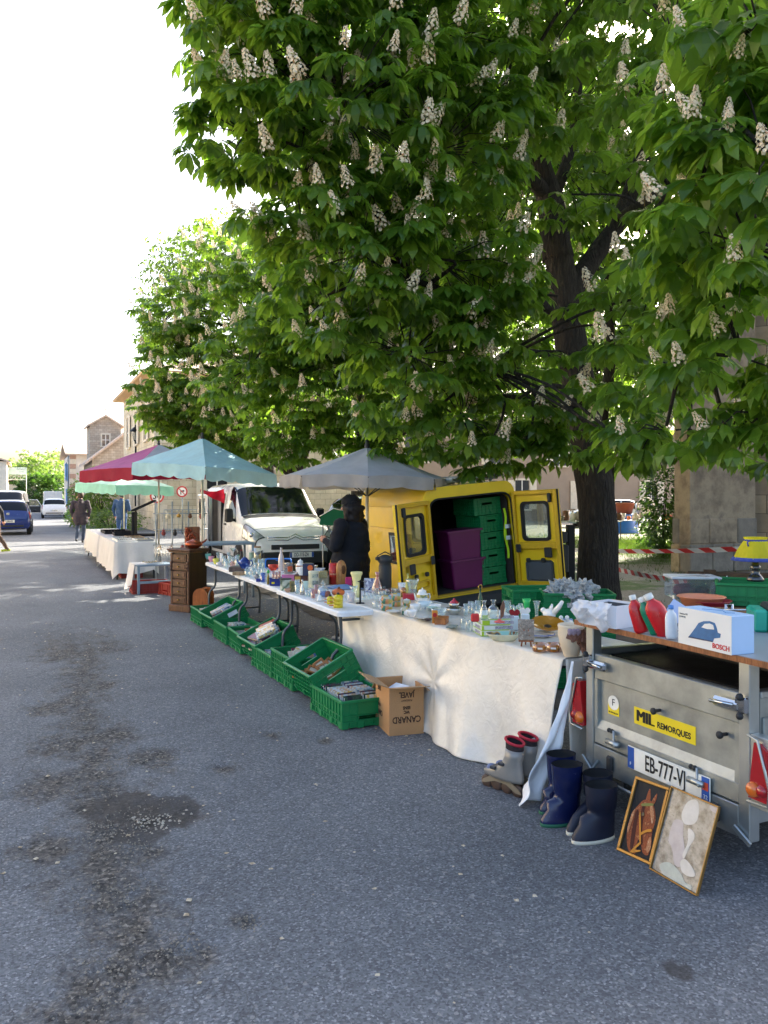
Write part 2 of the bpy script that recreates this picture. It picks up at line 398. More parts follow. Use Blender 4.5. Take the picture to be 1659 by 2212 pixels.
while len(pts) < 1700:
    p, r = random.choice(WORN); a = random.random()*7; q = r*math.sqrt(random.random())*1.05; x, y = p.x+q*math.cos(a), p.y+q*math.sin(a)*1.3
    if x < 2.0 and wornv(x, y)[0]*.6+.5*fbm(x, y, 3., 4, 7.) > random.uniform(.35, .9): pts.append((x, y, .004))
o = scatter('loose_stones', pts, .0062, crumb, .8); o['label'] = 'pale loose stones crumbling out of the worn asphalt'
pts = [(random.gauss(.62, .07), random.gauss(4.15, .06), .002) for _ in range(80)]
o = scatter('broken_gravel', pts, .010, tone('pale_gravel', ['7d766b', 'a69d8e', 'c0b6a6'], .9, 40.), .7); o['label'] = 'pale broken gravel in the middle of the dark road patch'
pts = [(random.uniform(2.2, 4.6), random.uniform(4.5, 13.5), .008) for _ in range(1500)]+[(random.uniform(-2, 2.1), random.uniform(2, 16), .008) for _ in range(420)]
o = scatter('fallen_petals', pts, .014, tone('petal_litter', ['7d6c55', 'a8977c', 'c9bda5', '5d4b38'], .9, 25.), .35); o['label'] = 'fallen blossom petals and husks strewn on the asphalt'
# dark strip under the trees behind the tables: shade put into the ground colour
dm = tone('shaded_ground', ['3d3833', '4d4741', '5d564e'], .95, 4., 7., .5, 30.)
b = one(dm); b.grid(lambda u, v: (3.75+3.6*u+.35*fbm(v*9, u*3, .8, 3), 3.6+11.0*v, .016+.012*fbm(u*9, v*20, .9, 3)), 24, 60); b.build('ground_shade_strip', kind='structure')

# ================================================================== FOLIAGE
def leaf_mat(name, refl, trans, tr=.45, gloss=.36):
    m, t, o = nt(name); at = N(t, 'ShaderNodeAttribute', attribute_name='tone').outputs['Fac']
    rc = ramp(t, at, [(0., tuple(x*.45 for x in refl)), (.6, refl), (1., (refl[0]*2.1, refl[1]*1.5, refl[2]*1.2))])
    tcx = ramp(t, at, [(0., tuple(x*.7 for x in trans)), (1., tuple(min(1, x*1.2) for x in trans))])
    d = N(t, 'ShaderNodeBsdfPrincipled', {'Base Color': rc, 'Roughness': gloss, 'Specular IOR Level': .5})
    tl = N(t, 'ShaderNodeBsdfTranslucent', {'Color': tcx})
    mx = N(t, 'ShaderNodeMixShader', {0: tr, 1: d.outputs[0], 2: tl.outputs[0]}); t.links.new(mx.outputs[0], o.inputs[0]); return m
LEAF = leaf_mat('chestnut_leaf', (.052, .122, .014), (.34, .58, .05), .45)
LEAF2 = leaf_mat('pale_leaf', (.075, .15, .03), (.30, .48, .07))
HEDGE = leaf_mat('hedge_leaf', (.03, .085, .015), (.12, .26, .03), .35)
def leaf_template(kind, seed):
    rd = random.Random(seed); V = []; Fc = []
    if kind == 'chestnut': angs = [0, 34, -34, 70, -70, 112, -112]; lens = [1, .97, .95, .8, .78, .55, .53]; kx = 7
    elif kind == 'simple5': angs = [0, 40, -40, 85, -85]; lens = [1, .95, .92, .7, .68]; kx = 5
    else: angs = [0]; lens = [1.]; kx = 1
    droop0 = rd.uniform(.3, 1.0)
    for a, L in zip(angs[:kx], lens):
        a = R(a+rd.uniform(-7, 7)); L *= rd.uniform(.9, 1.1); dr = droop0+rd.uniform(-.12, .2); fold = rd.uniform(.03, .07); tw = rd.uniform(-.25, .25)
        def pt(s, wd):
            x = wd*L; y = s*L*math.cos(dr*s*.8); z = -dr*L*s*s*.75-.10*L*s+abs(wd)*L*fold*6*.5+tw*wd*L
            return (x*math.cos(a)+y*math.sin(a), -x*math.sin(a)+y*math.cos(a), z)
        b = len(V); w1, w2 = (.105, .19) if kind != 'single' else (.2, .26)
        V += [pt(.03, 0), pt(.36, -w1), pt(.36, 0), pt(.36, w1), pt(.72, -w2), pt(.72, 0), pt(.72, w2), pt(1., 0)]
        Fc += [(b, b+2, b+1), (b, b+3, b+2), (b+1, b+2, b+5, b+4), (b+2, b+3, b+6, b+5), (b+4, b+5, b+7), (b+5, b+6, b+7)]
    return np.array(V, dtype=np.float64), Fc
TPL = {k: [leaf_template(k, i+11) for i in range(9)] for k in ('chestnut', 'simple5', 'single')}
def leaf_mesh(name, mats, kind, mt, tones=None):
    """join leaf templates at the given 4x4 matrices into one mesh"""
    vs = []; fs = []; tn = []; base = 0
    for i, M in enumerate(mats):
        V, Fc = TPL[kind][i % 9]; A = np.array(M)
        vs.append(V @ A[:3, :3].T+A[:3, 3]); fs += [tuple(q+base for q in f) for f in Fc]; base += len(V); tn += [random.random() if tones is None else tones[i]]*len(V)
    me = bpy.data.meshes.new(name); me.from_pydata(np.concatenate(vs).tolist(), [], fs); me.materials.append(mt)
    at = me.attributes.new('tone', 'FLOAT', 'POINT'); at.data.foreach_set('value', tn); me.update(); return me
def leafM(p, out, size, roll=0.):
    out = Vector(out).normalized(); z = Vector((0, 0, 1)); x = out.cross(z)
    x = x.normalized() if x.length > .01 else Vector((1, 0, 0)); up = x.cross(out).normalized()
    M = Matrix(((x.x, out.x, up.x, p[0]), (x.y, out.y, up.y, p[1]), (x.z, out.z, up.z, p[2]), (0, 0, 0, 1)))
    return M @ RY(roll) @ SC(size)
def flower_mesh(seed):
    rd = random.Random(seed); b = MB(); pet = FLW; stem = P('flower_stem', '7b6a3a', .8)
    b.m(stem); b.tube([(0, 0, -.04), (.004, .003, .12), (0, 0, .25)], [.004, .003, .001], 4)
    b.m(pet)
    for i in range(58):
        z = .01+.245*(i/57)**.9; r = (.070*(1-z/.27)**.75+.008)*rd.uniform(.75, 1.15); a = i*2.4+rd.uniform(-.3, .3); s = rd.uniform(.016, .025)*(1-.35*z/.26)
        c = Vector((r*math.cos(a), r*math.sin(a), z)); o_ = Vector((math.cos(a), math.sin(a), .45)).normalized(); u = o_.orthogonal().normalized(); w_ = o_.cross(u)
        ph = rd.random()*6; vs = [tuple(c+o_*s*.15)]
        for k in range(5):
            an = ph+k*2*PI/5; vs.append(tuple(c+(u*math.cos(an)+w_*math.sin(an))*s*rd.uniform(.8, 1.25)+o_*s*rd.uniform(.1, .7)))
        b.add(vs, [(0, 1, 2), (0, 2, 3), (0, 3, 4), (0, 4, 5), (0, 5, 1)])
    me = bpy.data.meshes.new('flower_spike'); me.from_pydata(b.v, [], b.f)
    for mt in b.mats: me.materials.append(mt)
    me.polygons.foreach_set('material_index', b.mi); me.update(); return me
def petal_mat():
    m, t, o = nt('blossom'); v = N(t, 'ShaderNodeTexCoord').outputs['Object']
    n = N(t, 'ShaderNodeTexNoise', {'Vector': v, 'Scale': 45., 'Detail': 2.}).outputs[0]
    c = ramp(t, n, [(.35, lin('e9d8b4')), (.55, lin('f4e8cf')), (.70, lin('d39a72'))])
    d = N(t, 'ShaderNodeBsdfDiffuse', {'Color': c}); tl = N(t, 'ShaderNodeBsdfTranslucent', {'Color': c})
    mx = N(t, 'ShaderNodeMixShader', {0: .3, 1: d.outputs[0], 2: tl.outputs[0]}); t.links.new(mx.outputs[0], o.inputs[0]); return m
FLW = petal_mat(); FLOWERS = [flower_mesh(i) for i in range(4)]
def bark_mat():
    m, t, o = nt('bark'); v = N(t, 'ShaderNodeTexCoord').outputs['Object']; mp = N(t, 'ShaderNodeMapping', {'Vector': v, 'Scale': (1, 1, .22)}).outputs[0]
    n = N(t, 'ShaderNodeTexNoise', {'Vector': mp, 'Scale': 16., 'Detail': 8., 'Roughness': .7, 'Distortion': .8}).outputs[0]
    vo = N(t, 'ShaderNodeTexVoronoi', {'Vector': mp, 'Scale': 22.}, feature='DISTANCE_TO_EDGE').outputs['Distance']
    c = ramp(t, n, [(.3, (.010, .008, .006)), (.55, (.034, .027, .020)), (.75, (.085, .066, .048))])
    b = N(t, 'ShaderNodeBsdfPrincipled', {'Base Color': c, 'Roughness': .95})
    h = N(t, 'ShaderNodeMath', {0: n, 1: vo}, operation='ADD').outputs[0]
    bp = N(t, 'ShaderNodeBump', {'Height': h, 'Strength': 1., 'Distance': .05}); t.links.new(bp.outputs[0], b.inputs['Normal'])
    t.links.new(b.outputs[0], o.inputs[0]); return m
BARK = bark_mat()
def spline(pts, k=5):
    pts = [Vector(p) for p in pts]; out = []
    for i in range(len(pts)-1):
        p0, p1, p2, p3 = pts[max(0, i-1)], pts[i], pts[i+1], pts[min(len(pts)-1, i+2)]
        for j in range(k):
            t = j/k; out.append(.5*((2*p1)+(p2-p0)*t+(2*p0-5*p1+4*p2-p3)*t*t+(3*p1-p0-3*p2+p3)*t**3))
    return out+[pts[-1]]
def limb(b, pts, r0, r1, n=8, wob=.08, k=5):
    sp = spline(pts, k); m_ = len(sp); rr = [r0+(r1-r0)*(i/(m_-1))**.8 for i in range(m_)]
    bid = len(b.v); b.tube(sp, rr, n, cap=True)
    for i in range(m_):
        c = sp[i]
        for j in range(n):
            q = Vector(b.v[bid+i*n+j]); f = 1+wob*noise.noise(Vector((q.x*3, q.y*3, q.z*1.2)))*2.2
            b.v[bid+i*n+j] = tuple(c+(q-c)*f)
    return sp
def inframe(p, mg=0.):
    d = p[0]*sY+p[1]*cY
    if d < .5: return False
    x = (p[0]*cY-p[1]*sY)/d*FPX+384; y = HZ-(p[2]-CAMH)/d*FPX
    return -mg < x < 768+mg and -mg < y < 1024+mg
def pix(p):
    d = p[0]*sY+p[1]*cY
    return ((p[0]*cY-p[1]*sY)/d*FPX+384)/SX, (HZ-(p[2]-CAMH)/d*FPX)/SX, d
def chestnut(label, base, trunk_pts, stems, lobes, leaf_size, dens, fl_prob, kind='chestnut', mt=None, keep=None, nleaf=0, nflow=120, r0=.262, seed=1, group='chestnut trees along the square'):
    rd = random.Random(seed); mt = mt or LEAF
    t = thing('chestnut_tree', label, 'tree', base, 0, group); B = Vector(base)
    b = one(BARK); tp = limb(b, [Vector(p)-B for p in trunk_pts], r0*1.25, r0*.72, 18, .09, 6); 
    bo = b.build('trunk', t)
    lb = one(BARK); nodes = [(p+B, r0*.6) for p in tp[len(tp)//2:]]
    for pts, ra, rb in stems:
        sp = limb(lb, [Vector(p)-B for p in pts], ra, rb, 8, .07, 5); nodes += [(p+B, max(.03, (ra+rb)*.3)) for p in sp[1:]]
    mats = []; flows = []; tw = one(BARK)
    for c, rad, n_mul in lobes:
        c = Vector(c); rx, ry, rz = rad if isinstance(rad, tuple) else (rad, rad, rad*.95)
        # limb from the nearest lower stem node into the lobe
        best = min(nodes, key=lambda q: (q[0]-c).length+(2.5 if q[0].z > c.z+.3 else 0))
        s0 = best[0]; md = s0.lerp(c, .55)+Vector((rd.uniform(-.3, .3), rd.uniform(-.3, .3), .25*(c-s0).length*.4))
        rl = min(best[1]*.8, .03+.012*(c-s0).length); limb(lb, [s0-B, md-B, c-B], rl, .014, 6, .06, 4)
        nr = int(dens*n_mul*(rx*ry+ry*rz+rx*rz)/3*4*PI)
        for i in range(nr):
            d = Vector((rd.gauss(0, 1), rd.gauss(0, 1), rd.gauss(0, 1))).normalized()
            q = rd.uniform(.45, 1.)**.5*(1+.22*noise.noise(Vector((d.x*2.3+c.x, d.y*2.3+c.y, d.z*2.3+c.z))*1.3)*2)
            p = c+Vector((d.x*rx, d.y*ry, d.z*rz))*q
            if p.z < 1.95 or (keep and not keep(p, rd)): continue
            if rd.random() < .55: tw.tube([c.lerp(p, .25)-B, c.lerp(p, .65)+Vector((0, 0, .06))-B, p-B], [.009, .007, .004], 3, False)
            outd = Vector((d.x, d.y, d.z*.3+.05)); nl = rd.choice((4, 5, 5, 6)); a0 = rd.random()*7
            for k in range(nl):
                an = a0+k*2*PI/nl; h = Vector((math.cos(an), math.sin(an), rd.uniform(-.15, .35)))+outd*.75
                h.normalize(); pe = p+h*rd.uniform(.05, .16)*leaf_size/.2
                mats.append(leafM(pe, (h.x, h.y, h.z*.5-rd.uniform(.0, .5)), leaf_size*rd.uniform(.55, 1.25), rd.uniform(-.4, .4)))
            if rd.random() < fl_prob*(1.3 if d.z > -.3 else .6) and q > .72 and d.dot(Vector((-p.x, -p.y, CAMH-p.z)).normalized()) > .05: flows.append((p+d*.14+Vector((0, 0, .05)), d))
    lb.v += tw.v if False else []
    lb.build('branches', t, kind=None); tw.build('twigs', t, kind='stuff', fix=False)
    flows = [f for f in flows if inframe(f[0], 20)]; flows.sort(key=lambda f: depth(f[0])); rd2 = random.Random(3)
    cell = {}; pick = []
    for f in flows:
        x_, y_, _ = pix(f[0]); cs = 34 if depth(f[0]) < 13 else 21; key = (int(x_//cs), int(y_//cs)); cell[key] = cell.get(key, 0)+1
        if cell[key] <= 1+(rd2.random() < .35): pick.append(f)
    rd2.shuffle(pick); pick = pick[:nflow]
    inst = []
    if nleaf:
        order = sorted((M for M in mats if inframe(M.translation, 10)), key=lambda M: depth(M.translation)); big = order[:nleaf]; ids = set(id(M) for M in big)
        mats = [M for M in mats if id(M) not in ids]
        for k, M in enumerate(big): put('leaf', LEAFOBJ[k % 5], t, TR(*(-B)) @ M)
    me = leaf_mesh('foliage', mats, kind, mt); fo = put('foliage', me, t, -B); fo['kind'] = 'stuff'
    for p, d in pick:
        tilt = Vector((d.x*.45+rd.uniform(-.35, .35), d.y*.45+rd.uniform(-.35, .35), 1)).normalized(); q = Vector((0, 0, 1)).rotation_difference(tilt).to_matrix().to_4x4()
        put('flower_spike', FLOWERS[rd.randrange(4)], t, TR(*(p-B)) @ q @ RZ(rd.random()*6) @ SC(rd.uniform(.62, 1.08)*(.68 if depth(p) < 6.5 else 1.)))
    return t
LEAFOBJ = []
for i in range(5):
    V, Fc = TPL['chestnut'][i]; me = bpy.data.meshes.new('leaf'); me.from_pydata(V.tolist(), [], Fc); me.materials.append(LEAF)
    at = me.attributes.new('tone', 'FLOAT', 'POINT'); at.data.foreach_set('value', [.25+.15*i]*len(V)); LEAFOBJ.append(me)
# --- the big near chestnut
TD = 11.5
def lob(px, py, d, r, n=1.): return (D(px, py, d), r, n)
def keep1(p, rd):
    x, y, d = pix(p)
    if 1130 < x < 1330 and 330 < y < 860 and d < 11.6: return rd.random() < .5
    if 1290 < x < 1440 and 120 < y < 560 and d < 11.6: return rd.random() < .65
    if y > 1015 and x < 1350: return False
    if y > 1030: return rd.random() < .15
    if x < 350 or (x < 480 and y > 430): return False
    return True
tb = D(1297, 1320, TD); tb.z = 0
t1 = chestnut('huge flowering chestnut tree with thick dark leaning trunk right of the yellow van', tuple(tb),
    [D(1300, 1330, TD), D(1292, 1200, TD), D(1287, 1080, TD), D(1268, 950, TD), D(1250, 830, TD), D(1228, 710, TD), D(1214, 600, TD), D(1200, 520, TD)],
    [([D(1206, 560, TD), D(1188, 440, TD), D(1158, 330, TD), D(1132, 200, TD+.3), D(1118, 40, TD+.6), D(1090, -150, TD+.6)], .23, .07),
     ([D(1224, 640, TD), D(1290, 545, TD+.2), D(1345, 460, TD+.4), D(1388, 330, TD+.7), D(1432, 150, TD+1), D(1470, -60, TD+1.2)], .19, .06),
     ([D(1190, 440, TD), D(1230, 330, TD+.5), D(1250, 200, TD+1), D(1255, 60, TD+1.5)], .10, .04),
     ([D(1225, 690, TD), D(1130, 640, TD-.8), D(1010, 640, TD-1.6), D(880, 600, TD-2.3)], .09, .03),
     ([D(1245, 800, TD), D(1150, 760, TD-.6), D(1040, 790, TD-1.4)], .07, .025),
     ([D(1180, 420, TD), D(1080, 320, TD-1), D(950, 230, TD-2), D(800, 190, TD-2.8), D(680, 150, TD-3)], .12, .03),
     ([D(1340, 470, TD+.4), D(1420, 420, TD-2), D(1500, 400, TD-4), D(1560, 380, TD-5.5)], .08, .03)],
    [lob(560, -70, 8.4, .95), lob(570, 110, 8.4, .85), lob(530, 280, 8.4, .62), lob(700, 20, 8.6, 1.0), lob(740, 230, 8.4, 1.15), lob(640, 410, 8.5, .68), lob(900, 80, 9.2, 1.3),
     lob(940, 320, 9.0, 1.1), lob(780, 540, 8.8, .95), lob(950, 560, 9.2, 1.0), lob(1080, 230, 9.8, 1.0, .6), lob(700, 640, 9.2, .6), lob(880, 760, 9.4, .9), lob(1040, 700, 9.8, .85),
     lob(1000, 900, 9.8, .62), lob(1120, 860, 10.2, .65), lob(870, 940, 10, .4), lob(1190, 930, 10.4, .42), lob(1100, 20, 10.2, 1.2, .6),
     lob(1300, -60, 9.5, 1.3, .5), lob(1450, 60, 7.5, .9, .6), lob(1235, 420, 10.6, .38), lob(1205, 640, 10.5, .3), lob(1275, 770, 10.3, .3), lob(1250, 280, 10.6, .4), lob(1360, 860, 9, .45), lob(1330, 700, 9.5, .5, .9), lob(1400, 640, 8.5, .5, .9), lob(1380, 500, 9, .4, .8), lob(1340, 1000, 9.2, .3), lob(1130, 975, 10, .42), lob(1205, 985, 10.2, .36), lob(1045, 985, 10, .36), lob(1485, 985, 8, .42), lob(1570, 1000, 8, .42), lob(1640, 980, 7, .42), lob(1420, 1000, 8.5, .3), lob(1570, 200, 5.6, .62), lob(1500, 420, 5.4, .5, .9), lob(1620, 520, 5.0, .5), lob(1480, 620, 6.2, .5), lob(1600, 760, 5.6, .5), lob(1420, 770, 7.2, .5),
     lob(1440, 920, 6.4, .42), lob(1570, 930, 6.0, .42), lob(1340, 950, 8.4, .4), lob(1655, 330, 4.9, .45), lob(1650, 880, 5.6, .4), lob(1380, 300, 8.5, .5, .5), lob(1640, 50, 5.2, .5),
     (Vector((8.6, 12.0, 8.0)), (4.2, 4.0, 3.4), .36), (Vector((9.5, 9.5, 9.5)), (3.5, 3.5, 3.0), .34), (Vector((6.0, 11.0, 10.5)), (3.2, 3.2, 2.6), .4), (Vector((5.5, 7.0, 9.8)), (3.4, 3.4, 2.4), .5), (Vector((10.5, 7.5, 6.0)), (2.6, 2.6, 2.2), .35)],
    .222, 5.4, 1.1, keep=keep1, nleaf=290, nflow=290)
# --- the next two chestnuts of the row
def side_tree(label, x, y, pxc, lobes, seed, nf, ls=.215, dens=5.5, kind='chestnut', hh=2.4):
    return chestnut(label, (x, y, 0), [(x, y, -.05), (x+.05, y, 1.2), (x-.05, y+.05, hh)],
        [([(x, y, hh-.3), (x-.5, y-.3, hh+.9), (x-1.2, y-.8, hh+2.2), (x-1.8, y-1.2, hh+3.6)], .16, .04), ([(x, y, hh-.2), (x+.6, y+.2, hh+1.2), (x+1., y+.5, hh+3.), (x+1.1, y+.6, hh+5)], .16, .04), ([(x, y, hh-.2), (x+.1, y-.7, hh+.6), (x+.6, y-1.7, hh+.8)], .11, .04), ([(x, y, hh-.2), (x-.9, y+.1, hh+.35), (x-2.0, y-.1, hh+.5)], .10, .03)],
        lobes, ls, dens, 1.2, kind=kind, keep=lambda p, rd: (lambda q: not (q[1] > 1000 and q[0] < 1000 or q[0] < 325 and q[1] < 640 or q[0] < 285))(pix(p)), nflow=nf, r0=.26, seed=seed)
side_tree('flowering chestnut tree behind the grey umbrella, second of the row', 7.5, 16.6, 0,
    [lob(820, 620, 15.5, 1.6), lob(700, 780, 15, 1.3), lob(860, 860, 15.6, 1.2), lob(960, 700, 16, 1.5), lob(620, 700, 15, 1.2), lob(640, 880, 15.5, .9), lob(540, 790, 15, .9), lob(760, 930, 16, .6), lob(560, 610, 15.5, .9), lob(1000, 900, 16, .9), lob(900, 450, 16.5, 1.8, .7), lob(1080, 640, 17, 1.6, .7), lob(660, 950, 15.5, .6), lob(740, 960, 15.8, .55), lob(830, 965, 16, .5), lob(600, 930, 15.3, .6), (Vector((8, 18, 9)), (3, 3, 2.6), .5), (Vector((7.6, 19.6, 6.2)), 1.7, 1.), (Vector((8.2, 19.9, 8.3)), 1.7, 1.), (Vector((7.4, 13.0, 7.0)), 1.6, .8)], 5, 260)  # includes lobes behind nearer leaves, added to block sun from the road
side_tree('flowering chestnut tree behind the white van, third of the row', 7.5, 22.9, 0,
    [lob(420, 800, 21.5, 1.5), lob(480, 680, 21.5, 1.6), lob(400, 900, 22, .9), lob(560, 900, 22, 1.0), lob(480, 580, 22.5, 1.3), lob(380, 700, 22, 1.1), lob(620, 780, 23, 1.5), lob(540, 950, 22, .6), lob(640, 600, 23, 1.8, .7), lob(400, 940, 21.5, .8), lob(470, 955, 21.5, .75), lob(350, 880, 21.5, .7), lob(540, 960, 21.5, .7), lob(375, 850, 20.8, .9), lob(430, 890, 20.5, 1.0), lob(500, 880, 20.5, 1.0)], 6, 260, dens=5.0)
for i, (lb_, x, y, zc, rr, k) in enumerate((('feathery pale tree behind the flowering chestnuts, above the stone house', 9.0, 31., 8.5, 3.6, 'single'), ('sunlit chestnut tree deep in the square', 17.0, 21.0, 7.0, 4.2, 'simple5'), ('tall chestnut tree far behind the yellow van', 12.0, 29.0, 8.0, 4.6, 'simple5'), ('leafy chestnut tree at the back corner of the square', 22.0, 27.0, 8.0, 4.8, 'simple5'), ('chestnut tree standing beside the church wall', 13.2, 15.9, 9.0, 3.0, 'simple5'))):
    ctr = Vector((x, y, zc)); rd = random.Random(40+i)
    if i == 0: lbs = [lob(400, 640, 29, 2.0), lob(350, 700, 29, 1.3), lob(440, 570, 29.5, 1.6), lob(370, 560, 29, 1.0), lob(520, 520, 30, 1.5), lob(335, 760, 29, 1.0)]
    else: lbs = [(ctr+Vector((rd.uniform(-1, 1)*rr*.7, rd.uniform(-1, 1)*rr*.7, rd.uniform(-.55, .6)*rr)), rr*rd.uniform(.34, .5), 1.) for _ in range(9)]
    chestnut(lb_, (x, y, 0), [(x, y, -.05), (x+.1, y, 2.), (x, y+.1, 4.)], [([(x, y, 3.8), (x+.3, y, 5.5), (x+.1, y+.2, zc+1)], .2, .05)], lbs, (.15 if i == 0 else .26), (8. if i == 0 else 4.5 if i == 4 else 2.6), .0, kind=k, mt=(LEAF2 if i == 0 else LEAF), keep=(lambda p, rd: pix(p)[0] > 292) if i == 0 else None, nflow=0, r0=.28, seed=50+i, group='background trees')
# ================================================================== BUILDINGS
def stone_mat(name, c1, c2, bw=.6, bh=.3, mortar=.02, rough=.9):
    m, t, o = nt(name); v = N(t, 'ShaderNodeTexCoord').outputs['Object']
    g = N(t, 'ShaderNodeNewGeometry'); sn = N(t, 'ShaderNodeSeparateXYZ', {0: g.outputs['True Normal']}); ax = N(t, 'ShaderNodeMath', {0: sn.outputs[0]}, operation='ABSOLUTE').outputs[0]
    sp = N(t, 'ShaderNodeSeparateXYZ', {0: v}); st = N(t, 'ShaderNodeMath', {0: ax, 1: .5}, operation='GREATER_THAN').outputs[0]
    h = N(t, 'ShaderNodeMix', {0: st, 2: sp.outputs[0], 3: sp.outputs[1]}, data_type='FLOAT').outputs[0]
    uv = N(t, 'ShaderNodeCombineXYZ', {0: h, 1: sp.outputs[2]}).outputs[0]
    br = N(t, 'ShaderNodeTexBrick', {'Vector': uv, 'Color1': (*lin(c1), 1), 'Color2': (*lin(c2), 1), 'Mortar': (*[x*.6 for x in lin(c2)], 1), 'Scale': 1., 'Mortar Size': mortar*.5, 'Brick Width': bw, 'Row Height': bh, 'Mortar Smooth': .3})
    n = N(t, 'ShaderNodeTexNoise', {'Vector': v, 'Scale': 1.7, 'Detail': 8., 'Roughness': .7}).outputs[0]
    k = ramp(t, n, [(.3, (.72, .70, .66)), (.7, (1.1, 1.1, 1.08))]); c = mix(t, 1., br.outputs[0], k, 'MULTIPLY')
    b = N(t, 'ShaderNodeBsdfPrincipled', {'Base Color': c, 'Roughness': rough})
    bp = N(t, 'ShaderNodeBump', {'Height': br.outputs['Fac'], 'Strength': .5, 'Distance': .02, }, invert=True); t.links.new(bp.outputs[0], b.inputs['Normal'])
    t.links.new(b.outputs[0], o.inputs[0]); return m
STONE = stone_mat('pale_stone', 'd6ccb8', 'c6baa3'); RUB = stone_mat('rubble_stone', 'c0b2a2', 'a89a8c', .35, .2);  # rubble tones lightened, far glare put into the colour
RENDER_W = P('lime_render', 'dcd3c2', .9, var=.1, scale=1.5, bump=.3, bscale=30, dirt=.25)
TILE = tone('roof_tile', ['bf9f8a', 'd3b8a2', 'c4b2a0', 'a89282'], .9, 5., 5., .4, 20.)  # tile tones lightened to carry the washed-out glare of the far street
QUOIN = P('quoin_stone', 'd9cfbd', .9, var=.1, bump=.3); BRK = P('brick_infill', 'b99886', .9, var=.15, bump=.3)
BLUE = P('blue_shutter', '5f9fd6', .6); WHT = P('white_paint', 'e6e4de', .5); GLZ = P('window_dark', '2b3138', .08, spec=.8, var=.05); SHUT = P('cream_shutter', 'd4cbb8', .7)
IRON = P('black_iron', '1b1c1e', .45, .6, var=.2); GALV = P('galvanised', '9aa1a3', .38, .85, var=.18, scale=9., dirt=.12)
def gable_roof(b, x0, x1, y0, y1, z, h, ov=.4, along='y', th=.16):
    """two tiled slopes with thickness"""
    if along == 'y':
        xm = (x0+x1)/2
        b.prism([(x0-ov, z-ov*h/((x1-x0)/2)), (xm, z+h), (x1+ov, z-ov*h/((x1-x0)/2)), (x1+ov, z-ov*h/((x1-x0)/2)+th), (xm, z+h+th), (x0-ov, z-ov*h/((x1-x0)/2)+th)], y0-ov, y1+ov, 'y')
    else:
        ym = (y0+y1)/2; k = h/((y1-y0)/2)
        b.prism([(y0-ov, z-ov*k), (ym, z+h), (y1+ov, z-ov*k), (y1+ov, z-ov*k+th), (ym, z+h+th), (y0-ov, z-ov*k+th)], x0-ov, x1+ov, 'x')
def window(par, X, Y, z, w_, h, face='x', sh=None, open_=True):
    """window recess set 3 mm proud: frame, pane and shutters on a wall facing -x or -y"""
    def bx(b, a0, a1, o0, o1, z0, z1): b.box(X-o1, X-o0, Y+a0, Y+a1, z0, z1) if face == 'x' else b.box(X+a0, X+a1, Y-o1, Y-o0, z0, z1)
    b = one(QUOIN); bx(b, -w_/2-.12, -w_/2, .003, .05, z-.1, z+h+.12); bx(b, w_/2, w_/2+.12, .003, .05, z-.1, z+h+.12); bx(b, -w_/2, w_/2, .003, .05, z+h, z+h+.12); bx(b, -w_/2-.15, w_/2+.15, .005, .12, z-.2, z-.1); f = b.build('window', par)
    p = one(GLZ); bx(p, -w_/2, w_/2, .003, .015, z-.1, z+h); p.build('pane', f)
    q = one(WHT); bx(q, -.03, .03, .016, .04, z-.1, z+h); bx(q, -w_/2, w_/2, .016, .038, z+h*.45, z+h*.45+.05); q.build('window_bar', f)
    if sh:
        for s in (-1, 1):
            k = one(sh); a0, a1 = (w_/2+.02, w_+.02) if s > 0 else (-w_-.02, -w_/2-.02); bx(k, a0, a1, .055, .09, z-.1, z+h)
            for j in range(5): bx(k, a0+.04, a1-.04, .09, .1, z+.05+j*h/5, z+.05+j*h/5+h/7)
            k.build('shutter', par)
# stone house on the corner
hx, hy = 5.85, 39.3
t = thing('stone_house', 'large pale stone house with overhanging tiled eaves behind the market umbrellas', 'house', (hx, hy, 0))
b = one(STONE); b.box(0, 13, 0, 12.4, -.3, 7.6); b.build('wall', t)
b = one(TILE); zz = 7.62
b.add([(-.6, -.6, zz), (13.6, -.6, zz), (13.6, 13, zz), (-.6, 13, zz), (6.5, 6, 10.2), (6.5, 6.6, 10.2)], [(0, 1, 4), (1, 2, 5, 4), (2, 3, 5), (3, 0, 4, 5), (3, 2, 1, 0)]); ro = b.build('roof', t)
b = one(P('eave_wood', 'c9a67c', .8)); b.box(-.58, 13.58, -.58, 12.98, 7.5, 7.6); b.build('eaves', ro)
for y, z in ((2.6, 4.6), (6.2, 4.6), (9.8, 4.6), (6.2, 1.2)): window(t, 0, y, z, 1.0, 1.7, 'x', SHUT)
for x, z in ((3.0, 4.6), (6.5, 4.6), (3.0, 1.2)): window(t, x, 0, z, 1.0, 1.7, 'y', SHUT)
b = one(QUOIN)
for i in range(18): b.box(-.02, .35 if i % 2 else .6, -.02, .5 if i % 2 else .3, .02+i*.42, .02+i*.42+.39)
b.build('quoins', t)
